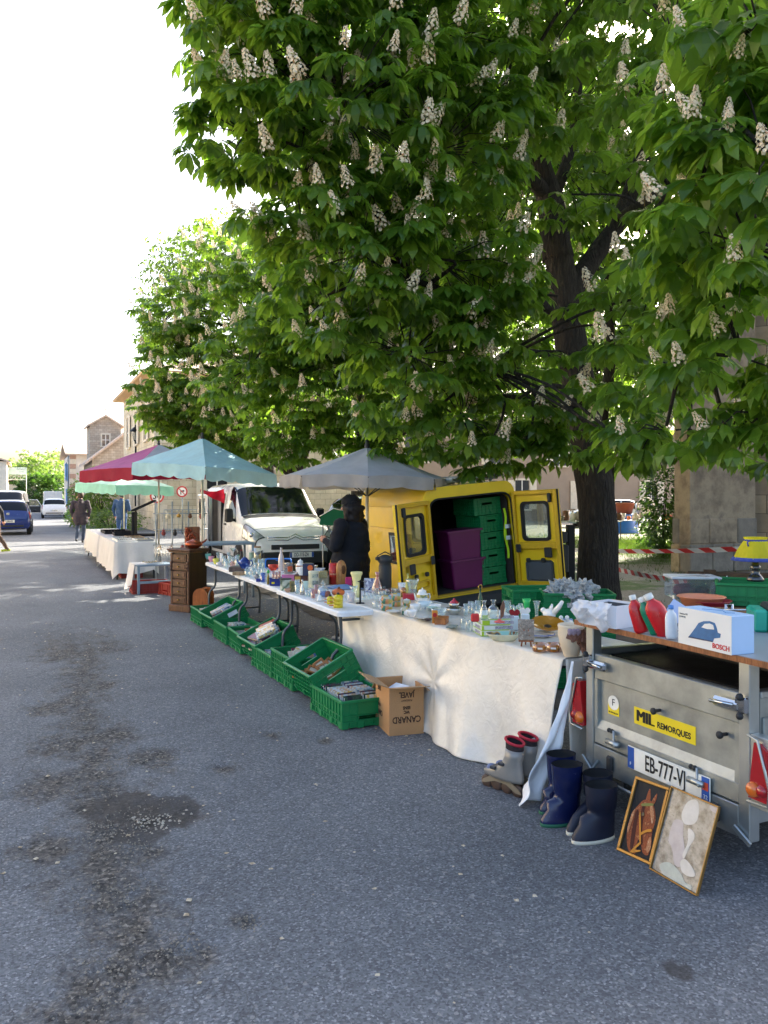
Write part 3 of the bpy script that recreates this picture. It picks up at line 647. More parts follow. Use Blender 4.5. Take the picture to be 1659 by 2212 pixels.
# older houses farther down the street
t = thing('old_brick_house', 'old house with blue shutters and striped brick quoins down the street', 'house', (4.3, 80.5, 0))
b = one(P('grey_render', 'dad2c8', .9, var=.12, scale=1.2, bump=.3, dirt=.3)); b.box(0, 9, 0, 11, -.3, 5.6); b.build('wall', t)  # render colour lightened in place of glare over the far houses
b = one(TILE); gable_roof(b, 0, 9, 0, 11, 5.6, 1.2, .45, 'x'); b.build('roof', t)
for i in range(12):
    b = one(BRK if i % 2 else QUOIN); b.box(-.04, .5, -.04, .6, .1+i*.46, .1+i*.46+.44, .01); b.build('quoin', t)
window(t, 0, 2.8, 3.2, 1.0, 1.6, 'x', BLUE); window(t, 0, 6.8, 3.4, 1.0, 1.6, 'x', BLUE); window(t, 0, 5., .8, 1.0, 1.6, 'x', BLUE); window(t, 2.4, 0, 3.2, 1., 1.6, 'y', BLUE)
b = one(GALV); b.tube([(-.1, .9, 5.5), (-.12, .95, 5.2), (-.12, .95, 0)], .06, 8); b.build('drain_pipe', t)
t = thing('lean_to_house', 'rough stone house with long sloping mossy tile roof', 'house', (5.1, 65.8, 0))
b = one(RUB); b.prism([(0, -.3), (6, -.3), (6, 7.6), (3.2, 7.1), (0, 4.5)], 0, 9, 'y'); b.build('wall', t)
b = one(TILE); b.prism([(-.4, 4.18), (3.2, 7.13), (3.2, 7.3), (-.4, 4.35)], -.3, 9.3, 'y'); b.build('roof', t)
b = one(TILE)
for i in range(15): b.box(-.2+i*.22, -.02+i*.22, -.36, -.30, 4.5+i*.178, 4.62+i*.178)
b.build('verge_tiles', t)
t = thing('dovecote_tower', 'small gabled tower house rising above the mossy roof', 'tower', (5.6, 74.5, 0))
b = one(RUB); b.prism([(0, 0), (2.6, 0), (2.6, 7.9), (1.3, 8.7), (0, 7.9)], 0, 3.5, 'y'); b.build('wall', t)
b = one(TILE); gable_roof(b, 0, 2.6, 0, 3.5, 7.9, .8, .25, 'y'); rf = b.build('roof', t)
b = one(IRON); b.tube([(1.3, -.1, 8.7), (1.3, -.1, 9.6)], .03); b.tube([(.8, -.1, 9.3), (1.8, -.1, 9.3)], .02); b.build('aerial', t)
window(t, 1.3, 0, 6.2, .6, .9, 'y')
# left side of the street
t = thing('white_house', 'sunlit white rendered house with tiled roof edge at far left', 'house', (-10.8, 95, 0))
b = one(RENDER_W); b.box(0, 9.5, 0, 14, -.3, 5.4); b.build('wall', t)
b = one(TILE); gable_roof(b, 0, 9.5, 0, 14, 5.4, 1.6, .4, 'y'); rf = b.build('roof', t)
b = one(BRK); b.box(7.6, 8.5, 1, 1.8, 6.0, 9.2, .02); b.build('chimney', rf)
for y in (3, 7, 11):
    b = one(GLZ); b.box(9.5, 9.52, y, y+1, 3.2, 4.8); b.build('window', t)
t = thing('far_shop', 'low pale shop building with dark doorway beyond the blue hatchback', 'building', (-3.2, 116, 0))
b = one(RENDER_W); b.box(0, 5.2, 0, 12, -.3, 3.2); b.build('wall', t)
b = one(TILE); gable_roof(b, 0, 5.2, 0, 12, 3.2, .7, .3, 'y'); b.build('roof', t)
b = one(GLZ); b.box(3.0, 4.4, -.03, 0, 1.2, 2.7); b.build('window', t)
t = thing('billboard', 'pale green billboard on white lattice frame over the street', 'sign', (-1.45, 108, 2.05)); t.scale = (.42,)*3
b = one(WHT)
for x in (0, 5.2): b.tube([(x, 0, -4.9), (x, 0, 6.2)], .09)
b.tube([(0, 0, 5.0), (5.2, 0, 5.0)], .07); b.tube([(0, 0, 3.9), (5.2, 0, 3.9)], .07)
for i in range(4): b.tube([(i*1.3, 0, 3.9), (i*1.3+.65, 0, 5.0), (i*1.3+1.3, 0, 3.9)], .05)
b.build('lattice_frame', t)
b = one(P('board_green', 'c6d8cc', .7)); b.box(0, 5.3, -.1, -.04, 5.4, 7.5); b.build('panel', t)
text('GOALD', .75, P('board_ink', '555b5a', .7), frame((3.9, -.12, 6.95), (1, 0, 0), (0, 0, 1)), t)
text('LA 7501', .4, MATS['board_ink'], frame((3.9, -.12, 6.2), (1, 0, 0), (0, 0, 1)), t)
# unseen row of rendered houses left of view, added for their warm bounce light
for i, (y0, y1, h, col) in enumerate(((6, 20, 7.5, 'e3d3b2'), (20.4, 33, 8.6, 'e0cdb0'), (33.4, 52, 7.2, 'e6dabf'))):
    t = thing('unseen_house', ('unseen cream house opposite the market tables', 'unseen tall ochre house opposite the white van', 'unseen long pale house opposite the draped tables')[i], 'house', (-19, y0, 0), 0, 'unseen houses on the left side of the street')
    b = one(P('facade_'+col, col, .9, var=.08, scale=1.2, bump=.2, dirt=.1)); b.box(0, 8.5, 0, y1-y0, -.3, h); b.build('wall', t); b = one(TILE); gable_roof(b, 0, 8.5, 0, y1-y0, h, 1.8, .4, 'y'); b.build('roof', t)
    for k in range(int((y1-y0)/3.2)):
        for z in (.9, 4.2): b = one(GLZ); b.box(8.503, 8.53, 1.2+k*3.2, 2.2+k*3.2, z, z+1.7); b.build('window', t)
# building behind the square
t = thing('square_house', 'pale pinkish house at the back of the square behind the far market tables', 'house', (26, 44, 0))
b = one(P('pink_render', '9a8a7a', .9, var=.1, scale=1., bump=.2)); b.box(-18, 22, 0, 8, -.3, 6.5); b.build('wall', t)
b = one(TILE); gable_roof(b, -18, 22, 0, 8, 6.5, 2.2, .5, 'x'); b.build('roof', t)
for x in (-14, -9, -4, 2, 7, 13):
    window(t, x, 0, 3.8, 1.1, 1.6, 'y', SHUT); window(t, x+2, 0, .9, 1.1, 1.8, 'y', SHUT)
# church: wall and corner pier of stacked ashlar blocks
ct = thing('stone_church', 'tall weathered stone church wall with massive corner buttress at right', 'church', (12.9, 12.7, 0))
CH = tone('church_stone', ['6f6152', '8f7e68', 'a8957a', '7d6f60'], .95, 2.2, 7., .6, 14.)
CHS = [CH, tone('church_stone_warm', ['8a7658', 'a88f6b', 'b9a27c', '94805f'], .95, 2.2, 7., .6, 14.), tone('church_stone_grey', ['6b6358', '857b6d', '94897a'], .95, 2.6, 7., .6, 14.)]
CHW = stone_mat('church_wall', 'a08d73', '877662', .9, .42)
e1 = Vector((.75, .66, 0)).normalized(); e2 = Vector((.70, -.71, 0)).normalized()
b = one(CHW); c0 = Vector((1.3, 1.0, 0)); q = [c0, c0+e2*13, c0+e2*13+e1*13, c0+e1*13]
b.prism([(p.x, p.y) for p in q], -.2, 16.); b.build('wall', ct)  # wall, like the pier, raised so its shade covers the foreground
rf = one(TILE); mid = [(q[0]+q[1])/2, (q[2]+q[3])/2]
rf.add([tuple(p+Vector((0, 0, 16.02))) for p in q]+[tuple(mid[0]+Vector((0, 0, 19.5))), tuple(mid[1]+Vector((0, 0, 19.5)))], [(0, 1, 4), (1, 2, 5, 4), (2, 3, 5), (3, 0, 4, 5)]); rf.build('roof', ct)
rd = random.Random(9); z = 0.
core = one(CH); core.box(.06, 2.0, .06, .50, -.1, 11.5); core.build('core', ct)
while z < 11.5:
    h = .62 if z < .1 else (.56 if z < 1.5 else rd.choice((.42, .48, .36))); ins = 0 if z < .6 else (.04 if z < 1.15 else .09)
    xs_ = [ins]; 
    while xs_[-1] < 2.0-.01: xs_.append(min(2.05, xs_[-1]+rd.uniform(.5, .85)))
    if xs_[-1]-xs_[-2] < .2: xs_.pop(-2)
    for a, c in zip(xs_, xs_[1:]):
        e = rd.uniform(-.008, .008); k = one(rd.choice(CHS)); k.box(a+.010, c-.010, ins+e, ins+.3, z+.010, z+h-.010, .022); k.build('stone_block', ct)
    ys_ = [ins+.31, .56]
    for a, c in zip(ys_, ys_[1:]):
        e = rd.uniform(-.008, .008); k = one(rd.choice(CHS)); k.box(ins+e, ins+.3, a+.008, c-.010, z+.010, z+h-.010, .022); k.build('stone_block', ct)
    z += h
# ------------------------------------------------------------------ shrubs, hedge, grass, vines
def shrub(name, label, cat, ctr, rad, n, size, mt=HEDGE, seed=0, group=None):
    rd = random.Random(seed); t = thing(name, label, cat, (ctr[0], ctr[1], 0), 0, group); ms = []; st = one(BARK)
    for i in range(n):
        d = Vector((rd.gauss(0, 1), rd.gauss(0, 1), rd.gauss(0, 1))).normalized(); q = rd.uniform(.3, 1)**.45
        q *= 1+.45*noise.noise(Vector((d.x*2+seed, d.y*2, d.z*2)))
        p = Vector((d.x*rad[0], d.y*rad[1], d.z*rad[2]))*q; p.z += ctr[2]
        if p.z < .02: continue
        ms.append(leafM(p, (d.x+rd.uniform(-.6, .6), d.y+rd.uniform(-.6, .6), d.z*.5+rd.uniform(-.5, .4)), size*rd.uniform(.6, 1.3), rd.uniform(-1, 1)))
    for i in range(7):
        d = Vector((rd.uniform(-1, 1)*rad[0]*.6, rd.uniform(-1, 1)*rad[1]*.6, ctr[2]+rd.uniform(.2, .7)*rad[2])); st.tube([(d.x*.15, d.y*.15, -.02), (d.x*.5, d.y*.5, d.z*.6), tuple(d)], [.02, .014, .005], 4)
    st.build('stems', t); o = put('foliage', leaf_mesh('foliage', ms, 'single', mt), t); o['kind'] = 'stuff'; return t
p = D(1432, 1090, 21.5)
shrub('garden_shrub', 'dark leafy shrub growing beside the church buttress', 'shrub', (p.x, p.y, 1.3), (.52, .6, 1.4), 2200, .11, HEDGE, 2)
p = G(1428, 1190); shrub('low_bush', 'low glossy bush at the foot of the church buttress', 'shrub', (p.x, p.y, .35), (.9, .8, .6), 1500, .09, HEDGE, 3)
def grass(name, label, pts, h, n=1):
    vs = []; fs = []
    for p in pts:
        a = random.random()*6.3; hh = h*random.uniform(.5, 1.4); w_ = .006; lx, ly = random.uniform(-.5, .5)*hh, random.uniform(-.5, .5)*hh; b = len(vs)
        vs += [(p[0]-w_*math.cos(a), p[1]-w_*math.sin(a), p[2]), (p[0]+w_*math.cos(a), p[1]+w_*math.sin(a), p[2]), (p[0]+lx, p[1]+ly, p[2]+hh)]; fs.append((b, b+1, b+2))
    me = bpy.data.meshes.new(name); me.from_pydata(vs, [], fs); me.materials.append(GRASS)
    o = put(name, me, kind='stuff'); o['label'] = label
GRASS = leaf_mat('grass_blade', (.06, .13, .02), (.2, .36, .04), .4, .6)
pts = []
gc = G(1425, 1190)
while len(pts) < 16000:
    x, y = random.gauss(0, 1.5), random.gauss(0, 2.6)
    q = Vector((gc.x+.5+x+y*.35, gc.y+1.0+y, 0))
    if q.x > 11.2+.25*(q.y-13)+.5*fbm(q.x, q.y, .8, 3): pts.append((q.x, q.y, .03))
grass('grass', 'green grass growing along the path by the church', pts, .13)
pts = [(random.uniform(8.5, 20), random.uniform(8, 30), .02) for _ in range(9000)]; pts = [p for p in pts if fbm(p[0], p[1], .35, 3, 4.) > .12]
grass('thin_grass', 'thin trodden grass on the earth of the square', pts, .08)
# green verge and climbing plants by the street wall
b = one(STONE); b.box(3.5, 5.6, 47, 47.4, -.1, 2.2, .03); b.build('garden_wall', label='pale garden wall behind the climbing plants beside the stone house', cat='wall')
shrub('climbing_plant', 'tall climbing plant on the garden wall left of the man in denim', 'plant', (3.7, 43., 1.6), (.7, .5, 1.5), 1500, .16, LEAF2, 5, 'climbing plants by the street')
shrub('climbing_plant', 'leafy climbing plant between the brown jacket man and the denim man', 'plant', (2.9, 45., 1.3), (.6, .5, 1.3), 1200, .16, LEAF2, 6, 'climbing plants by the street')
shrub('verge_bush', 'low green bush on the verge behind the market tables', 'shrub', (3.9, 40., .4), (1.5, 1.2, .7), 1500, .12, LEAF2, 7)
shrub('kerb_bush', 'small dark bush at the road edge near the white car', 'shrub', (3.2, 55., .35), (.6, .8, .6), 700, .12, HEDGE, 8)
# trees at the end of the street
for i, (px, py, d, r, nm) in enumerate(((60, 1055, 120, 6.0, 'pale green tree at the end of the street behind the billboard'), (100, 1040, 118, 5.5, 'sunlit yellowish tree at the end of the street above the white truck'), (118, 1060, 110, 4.0, 'bushy tree beside the house with blue shutters'), (85, 1065, 105, 3.2, 'dark round tree at the end of the street above the white car'))):
    c = D(px, py, d); t = thing('street_tree', nm, 'tree', (c.x, c.y, 0), 0, 'trees at the end of the street'); rd = random.Random(70+i)
    b = one(BARK); b.tube([(0, 0, -.1), (.1, 0, c.z*.5), (0, .1, c.z)], [.3, .22, .1], 8); b.build('trunk', t); ms = []
    for k in range(1500):
        dd = Vector((rd.gauss(0, 1), rd.gauss(0, 1), rd.gauss(0, 1))).normalized(); q = rd.uniform(.4, 1)**.5*(1+.5*noise.noise(dd*2.2+Vector((i*3, 0, 0))))
        p = dd*r*q; p.z = p.z*.75+c.z
        if p.z > .6: ms.append(leafM(p, (dd.x+rd.uniform(-.5, .5), dd.y+rd.uniform(-.5, .5), dd.z), .5*rd.uniform(.6, 1.3), rd.uniform(-1, 1)))
    o = put('foliage', leaf_mesh('foliage', ms, 'simple5', HEDGE if i == 3 else LEAF2), t); o['kind'] = 'stuff'
# street lamps on the house fronts
def street_lamp(label, p, h):
    t = thing('street_lamp', label, 'lamp', (p.x, p.y, 0), 0, 'street lamps'); k = h
    b = one(IRON); b.lathe([(.10, 0), (.09, .25), (.05, .35), (.045, k-.9), (.03, k-.85)], 8); b.build('post', t)
    b = one(IRON); b.lathe([(.03, k-.85), (.10, k-.8), (.11, k-.76)], 8); b.lathe([(.30, k-.28), (.26, k-.2), (.12, k-.06), (.04, k-.02), (.03, k+.08), (0, k+.1)], 8)
    for i in range(4): a = i*PI/2+.4; b.tube([(.11*math.cos(a), .11*math.sin(a), k-.78), (.24*math.cos(a), .24*math.sin(a), k-.28)], .012, 4)
    b.build('lantern_frame', t)
    g = one(glass('lamp_glass', 'f0f3f2')); g.lathe([(.10, k-.77), (.23, k-.29)], 8); g.build('lantern_glass', t)
p = D(293, 1080, 50); p = G(293, 1120); street_lamp('ornate black street lantern on a post in front of the blue shuttered house', D(293*1.0, 1072, 44), 5.5)
street_lamp('small distant street lantern beyond the white car', D(223, 1072, 95), 5.0)
# road signs
def ring_sign(name, label, p, dia, zc, kind):
    t = thing(name, label, 'road sign', (p.x, p.y, 0), -YAW)
    b = one(GALV); b.cyl(.03, 0, zc+dia*.45, 8); b.build('post', t)
    b = one(P('sign_white', 'eeeeec', .4)); b.at(TR(0, -.05, zc) @ RX(PI/2)); b.cyl(dia/2, 0, .012, 28); f = b.build('disc', t)
    b = one(P('sign_red', 'c0262b', .4)); b.at(TR(0, -.053, zc) @ RX(PI/2)); b.lathe([(dia*.37, .012), (dia*.37, .016), (dia*.495, .016), (dia*.495, .012)], 28, False)
    if kind == 'turn': b.box(-dia*.42, dia*.42, -dia*.035, dia*.035, .0165, .0195) if False else None
    b.build('red_ring', f)
    k = P('sign_black', '16171a', .4)
    if kind == '30': text('30', dia*.62, k, frame((0, -.075, zc), (1, 0, 0), (0, 0, 1)), f, bold=.01*dia)
    else:
        b = one(k); b.box(-dia*.14, -dia*.06, -.072, -.068, zc-dia*.26, zc+dia*.1); b.box(-dia*.06, dia*.1, -.072, -.068, zc+dia*.02, zc+dia*.1)
        b.prism([(dia*.08, zc-dia*.05), (dia*.24, zc+dia*.06), (dia*.08, zc+dia*.17)], -.072, -.068, 'y'); b.build('turn_arrow', f)
        b = one(MATS['sign_red']); b.at(TR(0, -.076, zc) @ RY(R(45))); b.box(-dia*.42, dia*.42, -.002, .002, -dia*.035, dia*.035); b.build('red_bar', f)
p = D(340, 1065, 36); ring_sign('speed_limit_sign', 'round speed limit sign reading 30 beside the stone house', p, .66, 1.66, '30')
p = D(394, 1062, 35); ring_sign('no_turn_sign', 'round no right turn sign in front of the stone house', p, .50, p.z, 'turn')
# crowd barrier in front of the stone house
p = D(440, 1125, 33); t = thing('crowd_barrier', 'galvanised crowd barrier in front of the stone house', 'barrier', (p.x-1.6, p.y, 0), R(8))
b = one(GALV); b.tube([(0, 0, 0), (0, 0, 1.1), (2.4, 0, 1.1), (2.4, 0, 0)], .022); b.tube([(0, 0, .2), (2.4, 0, .2)], .018); b.build('frame', t)
for i in range(1, 16): k = one(GALV); k.tube([(i*.15, 0, .2), (i*.15, 0, 1.1)], .009, 5); k.build('bar', t)
# barrier tapes
def tape_mat():
    m, tt, o = nt('barrier_tape'); v = N(tt, 'ShaderNodeTexCoord').outputs['UV']
    s = N(tt, 'ShaderNodeSeparateXYZ', {0: v}); f = N(tt, 'ShaderNodeMath', {0: s.outputs[0], 1: 1.}, operation='FRACT').outputs[0]
    q = N(tt, 'ShaderNodeMath', {0: f, 1: .5}, operation='GREATER_THAN').outputs[0]
    c = mix(tt, q, lin('d8d5d0'), lin('c21f26')); b = N(tt, 'ShaderNodeBsdfPrincipled', {'Base Color': c, 'Roughness': .5}); tt.links.new(b.outputs[0], o.inputs[0]); return m
TAPE = tape_mat()
def tape(label, a, c, sag):
    n = 60; a = Vector(a); c = Vector(c); L = (c-a).length; vs = []; fs = []; uv = []
    for i in range(n+1):
        s = i/n; p = a.lerp(c, s); p.z -= sag*4*s*(1-s); tw = .5*math.sin(s*9); w_ = .035
        for k in (-1, 1): vs.append((p.x+k*w_*math.sin(tw)*.6, p.y, p.z+k*w_*math.cos(tw)))
    for i in range(n): fs.append((2*i, 2*i+2, 2*i+3, 2*i+1))
    me = bpy.data.meshes.new('barrier_tape'); me.from_pydata(vs, [], fs); u = me.uv_layers.new()
    for f in me.polygons:
        for li in f.loop_indices:
            vi = me.loops[li].vertex_index; u.data[li].uv = (vi//2/n*L/.42+(vi % 2)*.35, vi % 2)
    me.materials.append(TAPE); put('barrier_tape', me, label=label, cat='tape', group='barrier tapes')
tape('upper red and white barrier tape running past the church buttress', D(1215, 1186, 14.5), D(1760, 1176, 9.5), .06)
tape('lower red and white barrier tape sagging towards the wooden planks', D(1318, 1226, 13.2), D(1535, 1266, 8.4), .02)
# bin post by the tree
p = D(1232, 1270, 9.8); t = thing('dog_waste_post', 'black bin box on a square post beside the big trunk', 'bin', (p.x, p.y, 0), -.3)
b = one(IRON); b.box(-.045, .045, -.045, .045, 0, 1.3, .006); b.build('post', t)
b = one(P('bin_black', '202327', .5)); b.box(-.26, -.05, -.1, .1, .72, 1.06, .015); b.box(-.25, -.06, -.08, .1, 1.08, 1.22, .015); b.build('bin_box', t)
# ================================================================== VEHICLES
TYRE = P('tyre_rubber', '1c1c1d', .85, bump=.3); RIM = P('wheel_rim', '8f9396', .35, .7); BLKP = P('black_plastic', '26282a', .6, bump=.15, bscale=200); DGLASS = P('car_glass', '0a0f12', .04, spec=.45, var=.1)
CLRG = glass('clear_pane', 'cfd9d6', .02, .05); REDL = P('tail_red', 'a3161c', .15, coat=.6); ORL = P('tail_amber', 'd4691c', .15, coat=.6); CHR = P('chrome', 'c9ccce', .12, 1., var=.05); LAMPW = P('headlamp', 'b4b8ba', .08, .25, var=.35, scale=16., coat=.8); PLATE = P('plate_white', 'e7e6dd', .45); EUB = P('plate_blue', '1f4f9e', .45); INK = P('plate_ink', '141416', .5)
class Body:
    """car body lofted through stations; patches lie on the same surface"""
    def __init__(s, st):
        s.y = [q[0] for q in st]; s.P = [list(zip(q[1], q[2])) for q in st]; s.n = len(st)
    def raw(s, i, j): w_, z = s.P[i][j]; return Vector((w_, s.y[i], z))
    def ev(s, a, t):
        """a: station number, t: 0 sill .. 6 roof centre, 12-t on the other side"""
        mir = t > 6; t = 12-t if mir else t
        i = min(s.n-2, max(0, int(a))); f = a-i; j = min(5, max(0, int(t))); g = t-j
        def cr(p0, p1, p2, p3, u): return .5*((2*p1)+(p2-p0)*u+(2*p0-5*p1+4*p2-p3)*u*u+(3*p1-p0-3*p2+p3)*u**3)
        def row(ii):
            ps = [s.raw(ii, q) if 0 <= q <= 6 else (s.raw(ii, 0)*2-s.raw(ii, 1) if q < 0 else Vector((-s.raw(ii, 5).x, s.raw(ii, 5).y, s.raw(ii, 5).z))) for q in (j-1, j, j+1, j+2)]
            return cr(*ps, g)
        ii = [max(0, min(s.n-1, q)) for q in (i-1, i, i+1, i+2)]; rows = [row(q) for q in ii]
        p = rows[1].lerp(rows[2], f)*.45+cr(*rows, f)*.55
        if mir: p.x = -p.x
        return p
    def nrm(s, a, t):
        e = .03; u = s.ev(min(s.n-1, a+e), t)-s.ev(max(0, a-e), t); v = s.ev(a, min(12, t+e))-s.ev(a, max(0, t-e)); n = u.cross(v).normalized()
        c = Vector((0, s.y[s.n//2], .9)); p = s.ev(a, t)
        return n if n.dot(p-c) > 0 else -n
    def shell(s, b, k=3):
        rows = []
        for i in range((s.n-1)*k+1): rows.append([tuple(s.ev(i/k, t/k)) for t in range(12*k+1)])
        b.loft(rows, closed=False); 
        for r in (rows[0], rows[-1]): b.add(r, [tuple(range(len(r)))], True)
    def patch(s, b, q, off=.006, n=6, m_=6):
        """q: four (a,t) corners in order"""
        def f(u, v):
            a = (q[0][0]*(1-u)+q[1][0]*u)*(1-v)+(q[3][0]*(1-u)+q[2][0]*u)*v; t = (q[0][1]*(1-u)+q[1][1]*u)*(1-v)+(q[3][1]*(1-u)+q[2][1]*u)*v
            return tuple(s.ev(a, t)+s.nrm(a, t)*off)
        b.grid(f, n, m_); return b
    def both(s, b, q, **k): s.patch(b, q, **k); s.patch(b, [(a, 12-t) for a, t in q], **k); return b
def wheel(par, x, y, r=.32, w_=.2, side=1):
    t = one(TYRE); t.at(TR(x, y, r) @ RY(PI/2)); t.lathe([(r*.62, -w_/2), (r*.9, -w_/2), (r, -w_*.3), (r, w_*.3), (r*.9, w_/2), (r*.62, w_/2)], 24); o = t.build('tyre', par)
    k = one(RIM); k.at(TR(x+side*w_*.42, y, r) @ RY(PI/2)); k.cyl(r*.63, -.01, .015, 20)
    k.m(BLKP)
    for i in range(5):
        a = i*2*PI/5; k.at(TR(x+side*(w_*.42+.012), y, r) @ RX(a)); k.box(-.004, .008, r*.2-.03, r*.2+.04, r*.2, r*.48)
    k.build('rim', o)
def arch(par, x, y, r, side):
    k = one(BLKP); k.at(TR(x, y, .32) @ RY(PI/2)); k.cyl(r, -.012, .012, 24); k.build('wheel_arch', par)
def plate(par, M, s, w_=.52, h=.11, mt=PLATE, right=True):
    b = one(mt); b.box(-w_/2, w_/2, -h/2, h/2, -.004, .004, .002); b.m(EUB); b.box(-w_/2+.002, -w_/2+.045, -h/2+.003, h/2-.003, .004, .006)
    if right: b.box(w_/2-.045, w_/2-.002, -h/2+.003, h/2-.003, .004, .006)
    o = b.build('number_plate', par, M); text(s, h*.98, INK, TR(-.008 if right else .02, 0, .0065), o, 'plate_number', sx=.60 if right else .7, bold=.001); return o
VST = [(.00, [.56, .66, .70, .68, .60, .42, 0], [.26, .36, .50, .60, .64, .66, .67]), (.07, [.72, .82, .86, .84, .76, .52, 0], [.24, .35, .52, .70, .79, .83, .85]),
       (.22, [.84, .92, .94, .91, .84, .60, 0], [.22, .35, .56, .82, .93, .98, 1.00]), (.60, [.91, .95, .96, .94, .87, .64, 0], [.22, .35, .60, .95, 1.06, 1.11, 1.13]),
       (1.02, [.92, .96, .97, .95, .90, .70, 0], [.22, .35, .65, 1.03, 1.15, 1.21, 1.24]), (1.80, [.92, .96, .97, .95, .87, .72, 0], [.22, .35, .65, 1.10, 1.55, 1.86, 1.90]),
       (2.30, [.92, .96, .97, .96, .90, .76, 0], [.22, .35, .65, 1.12, 1.60, 1.91, 1.95]), (4.35, [.92, .96, .97, .96, .90, .76, 0], [.22, .35, .65, 1.12, 1.60, 1.91, 1.95]), (4.75, [.90, .94, .95, .94, .88, .72, 0], [.24, .36, .65, 1.12, 1.58, 1.85, 1.89])]
VANW = P('van_white', 'ececE8', .28, coat=.5, var=.04, scale=2., dirt=.06)
def van(label, loc, rz, openside=True, num=None):
    t = thing('delivery_van', label, 'van', loc, rz); B = Body(VST)
    b = one(VANW); B.shell(b); bo = b.build('body', t)
    b = one(DGLASS); B.patch(b, [(4.08, 4.35), (4.93, 4.75), (4.93, 7.25), (4.08, 7.65)], n=8, m_=14); b.build('windscreen', t)
    b = one(BLKP); B.patch(b, [(3.86, 4.6), (4.05, 4.45), (4.05, 7.55), (3.86, 7.4)], n=3, m_=14, off=.012); b.build('scuttle', t)
    for i, sgn in enumerate((1, -1)):
        f = (lambda q: q) if sgn > 0 else (lambda q: [(a, 12-t_) for a, t_ in q])
        b = one(DGLASS); B.patch(b, f([(4.25, 3.12), (5.45, 3.12), (5.45, 4.8), (4.95, 4.8)])); b.build('side_window', t)
        b = one(BLKP); B.patch(b, f([(.85, 2.6), (3.15, 2.45), (3.15, 3.95), (.85, 4.6)]), off=.006); b.build('lamp_surround', t); b = one(LAMPW); B.patch(b, f([(.95, 2.7), (3.0, 2.55), (3.0, 3.85), (.95, 4.5)]), off=.012); h = b.build('headlight', t)
        k = one(CHR); p = B.ev(1.8, 3.4 if sgn > 0 else 8.6); k.ball(tuple(p), (.055, .05, .055)); k.build('lamp_bulb', h)
        b = one(BLKP); b.bc(sgn*1.06, 1.42, 1.08, .17, .12, .30, .03); b.tube([(sgn*.9, 1.45, 1.12), (sgn*1.0, 1.44, 1.14)], .03); b.build('wing_mirror', t)
        b = one(BLKP); b.box(min(sgn*.965, sgn*.99), max(sgn*.965, sgn*.99), 2.05, 2.22, 1.0, 1.04, .006); b.build('door_handle', t)
        b = one(BLKP); B.patch(b, f([(.9, .05), (7.6, .05), (7.6, 1.0), (.9, 1.0)]), off=.014, n=24); b.build('side_skirt', t)
        for y in (.95, 3.95): arch(t, sgn*.955, y, .40, sgn); wheel(t, sgn*.90, y, side=sgn)
    b = one(BLKP); B.patch(b, [(.0, .2), (1.1, .2), (1.1, 1.75), (.0, 2.4)], off=.02); B.patch(b, [(.0, 11.8), (1.1, 11.8), (1.1, 10.25), (.0, 9.6)], off=.02); b.box(-.70, .70, -.045, .04, .25, .50, .02); b.box(-.52, .52, -.03, .06, .55, .65, .01); b.build('bumper', t)
    b = one(CHR)
    for dz in (0, .055):
        pts = [Vector((x, .035+.02*abs(x)-(.015 if abs(x) < .2 else 0), .735+dz+(.075*(1-abs(x)/.16) if abs(x) < .16 else 0)+.03*abs(x))) for x in (-.6, -.35, -.16, 0, .16, .35, .6)]
        b.tube([p+Vector((0, -.02, 0)) for p in pts], .013, 6)
    b.build('chevron_trim', t)
    if num: plate(t, frame((.12, -.06, .435), (1, 0, 0), (0, 0, 1)), num)
    b = one(INK)
    for y in (2.28,):
        for sgn in (1, -1): B.patch(b, [(5.94, .8 if sgn > 0 else 11.2), (5.96, .8 if sgn > 0 else 11.2), (5.96, 5. if sgn > 0 else 7.), (5.94, 5. if sgn > 0 else 7.)], off=.004, n=1, m_=12)
    B.patch(b, [(2.02, 4.2), (2.06, 4.2), (2.06, 7.8), (2.02, 7.8)], off=.004, n=1, m_=14); b.build('panel_gap', t)
    if openside:
        # load doorway behind the driver, its shade a solid dark block, door slid back
        b = one(P('inside_shade', '1a1b1d', .9)); b.box(-1.0, -.5, 2.42, 3.35, .42, 1.72); b.build('doorway', t)
        b = one(P('inner_grey', '70757a', .6)); b.box(-1.004, -.99, 2.42, 2.62, .5, 1.6, .004); b.box(-1.006, -.985, 2.66, 2.72, .5, 1.7, .004); b.build('inner_panel', t)
        b = one(VANW); b.box(-1.14, -1.07, 3.35, 4.45, .40, 1.70, .03); s_ = b.build('sliding_door', t)
        k = one(CLRG); k.box(-1.15, -1.142, 3.5, 4.2, 1.12, 1.6, .003); k.build('door_window', s_)
        k = one(BLKP); k.box(-1.175, -1.142, 3.42, 3.58, .95, .99, .006); k.build('door_handle', s_)
    return t
van('white delivery van with open side door parked behind the folding tables', (5.22, 15.9, 0), 0, True, 'DD-115-ZA')
# cloth hung from the open van door
b = one(cloth('red_cloth', 'a8172c')); p = D(476, 1060, 17.3)
b.grid(lambda u, v: (p.x-.42+.5*u, p.y+.06*math.sin(u*9+v*3), p.z+.04-.10*math.sin(u*PI)*.6-v*(.08+.24*u*u)), 12, 8); b.build('hanging_cloth', label='dark red cloth hanging from the roof of the white van', cat='cloth')
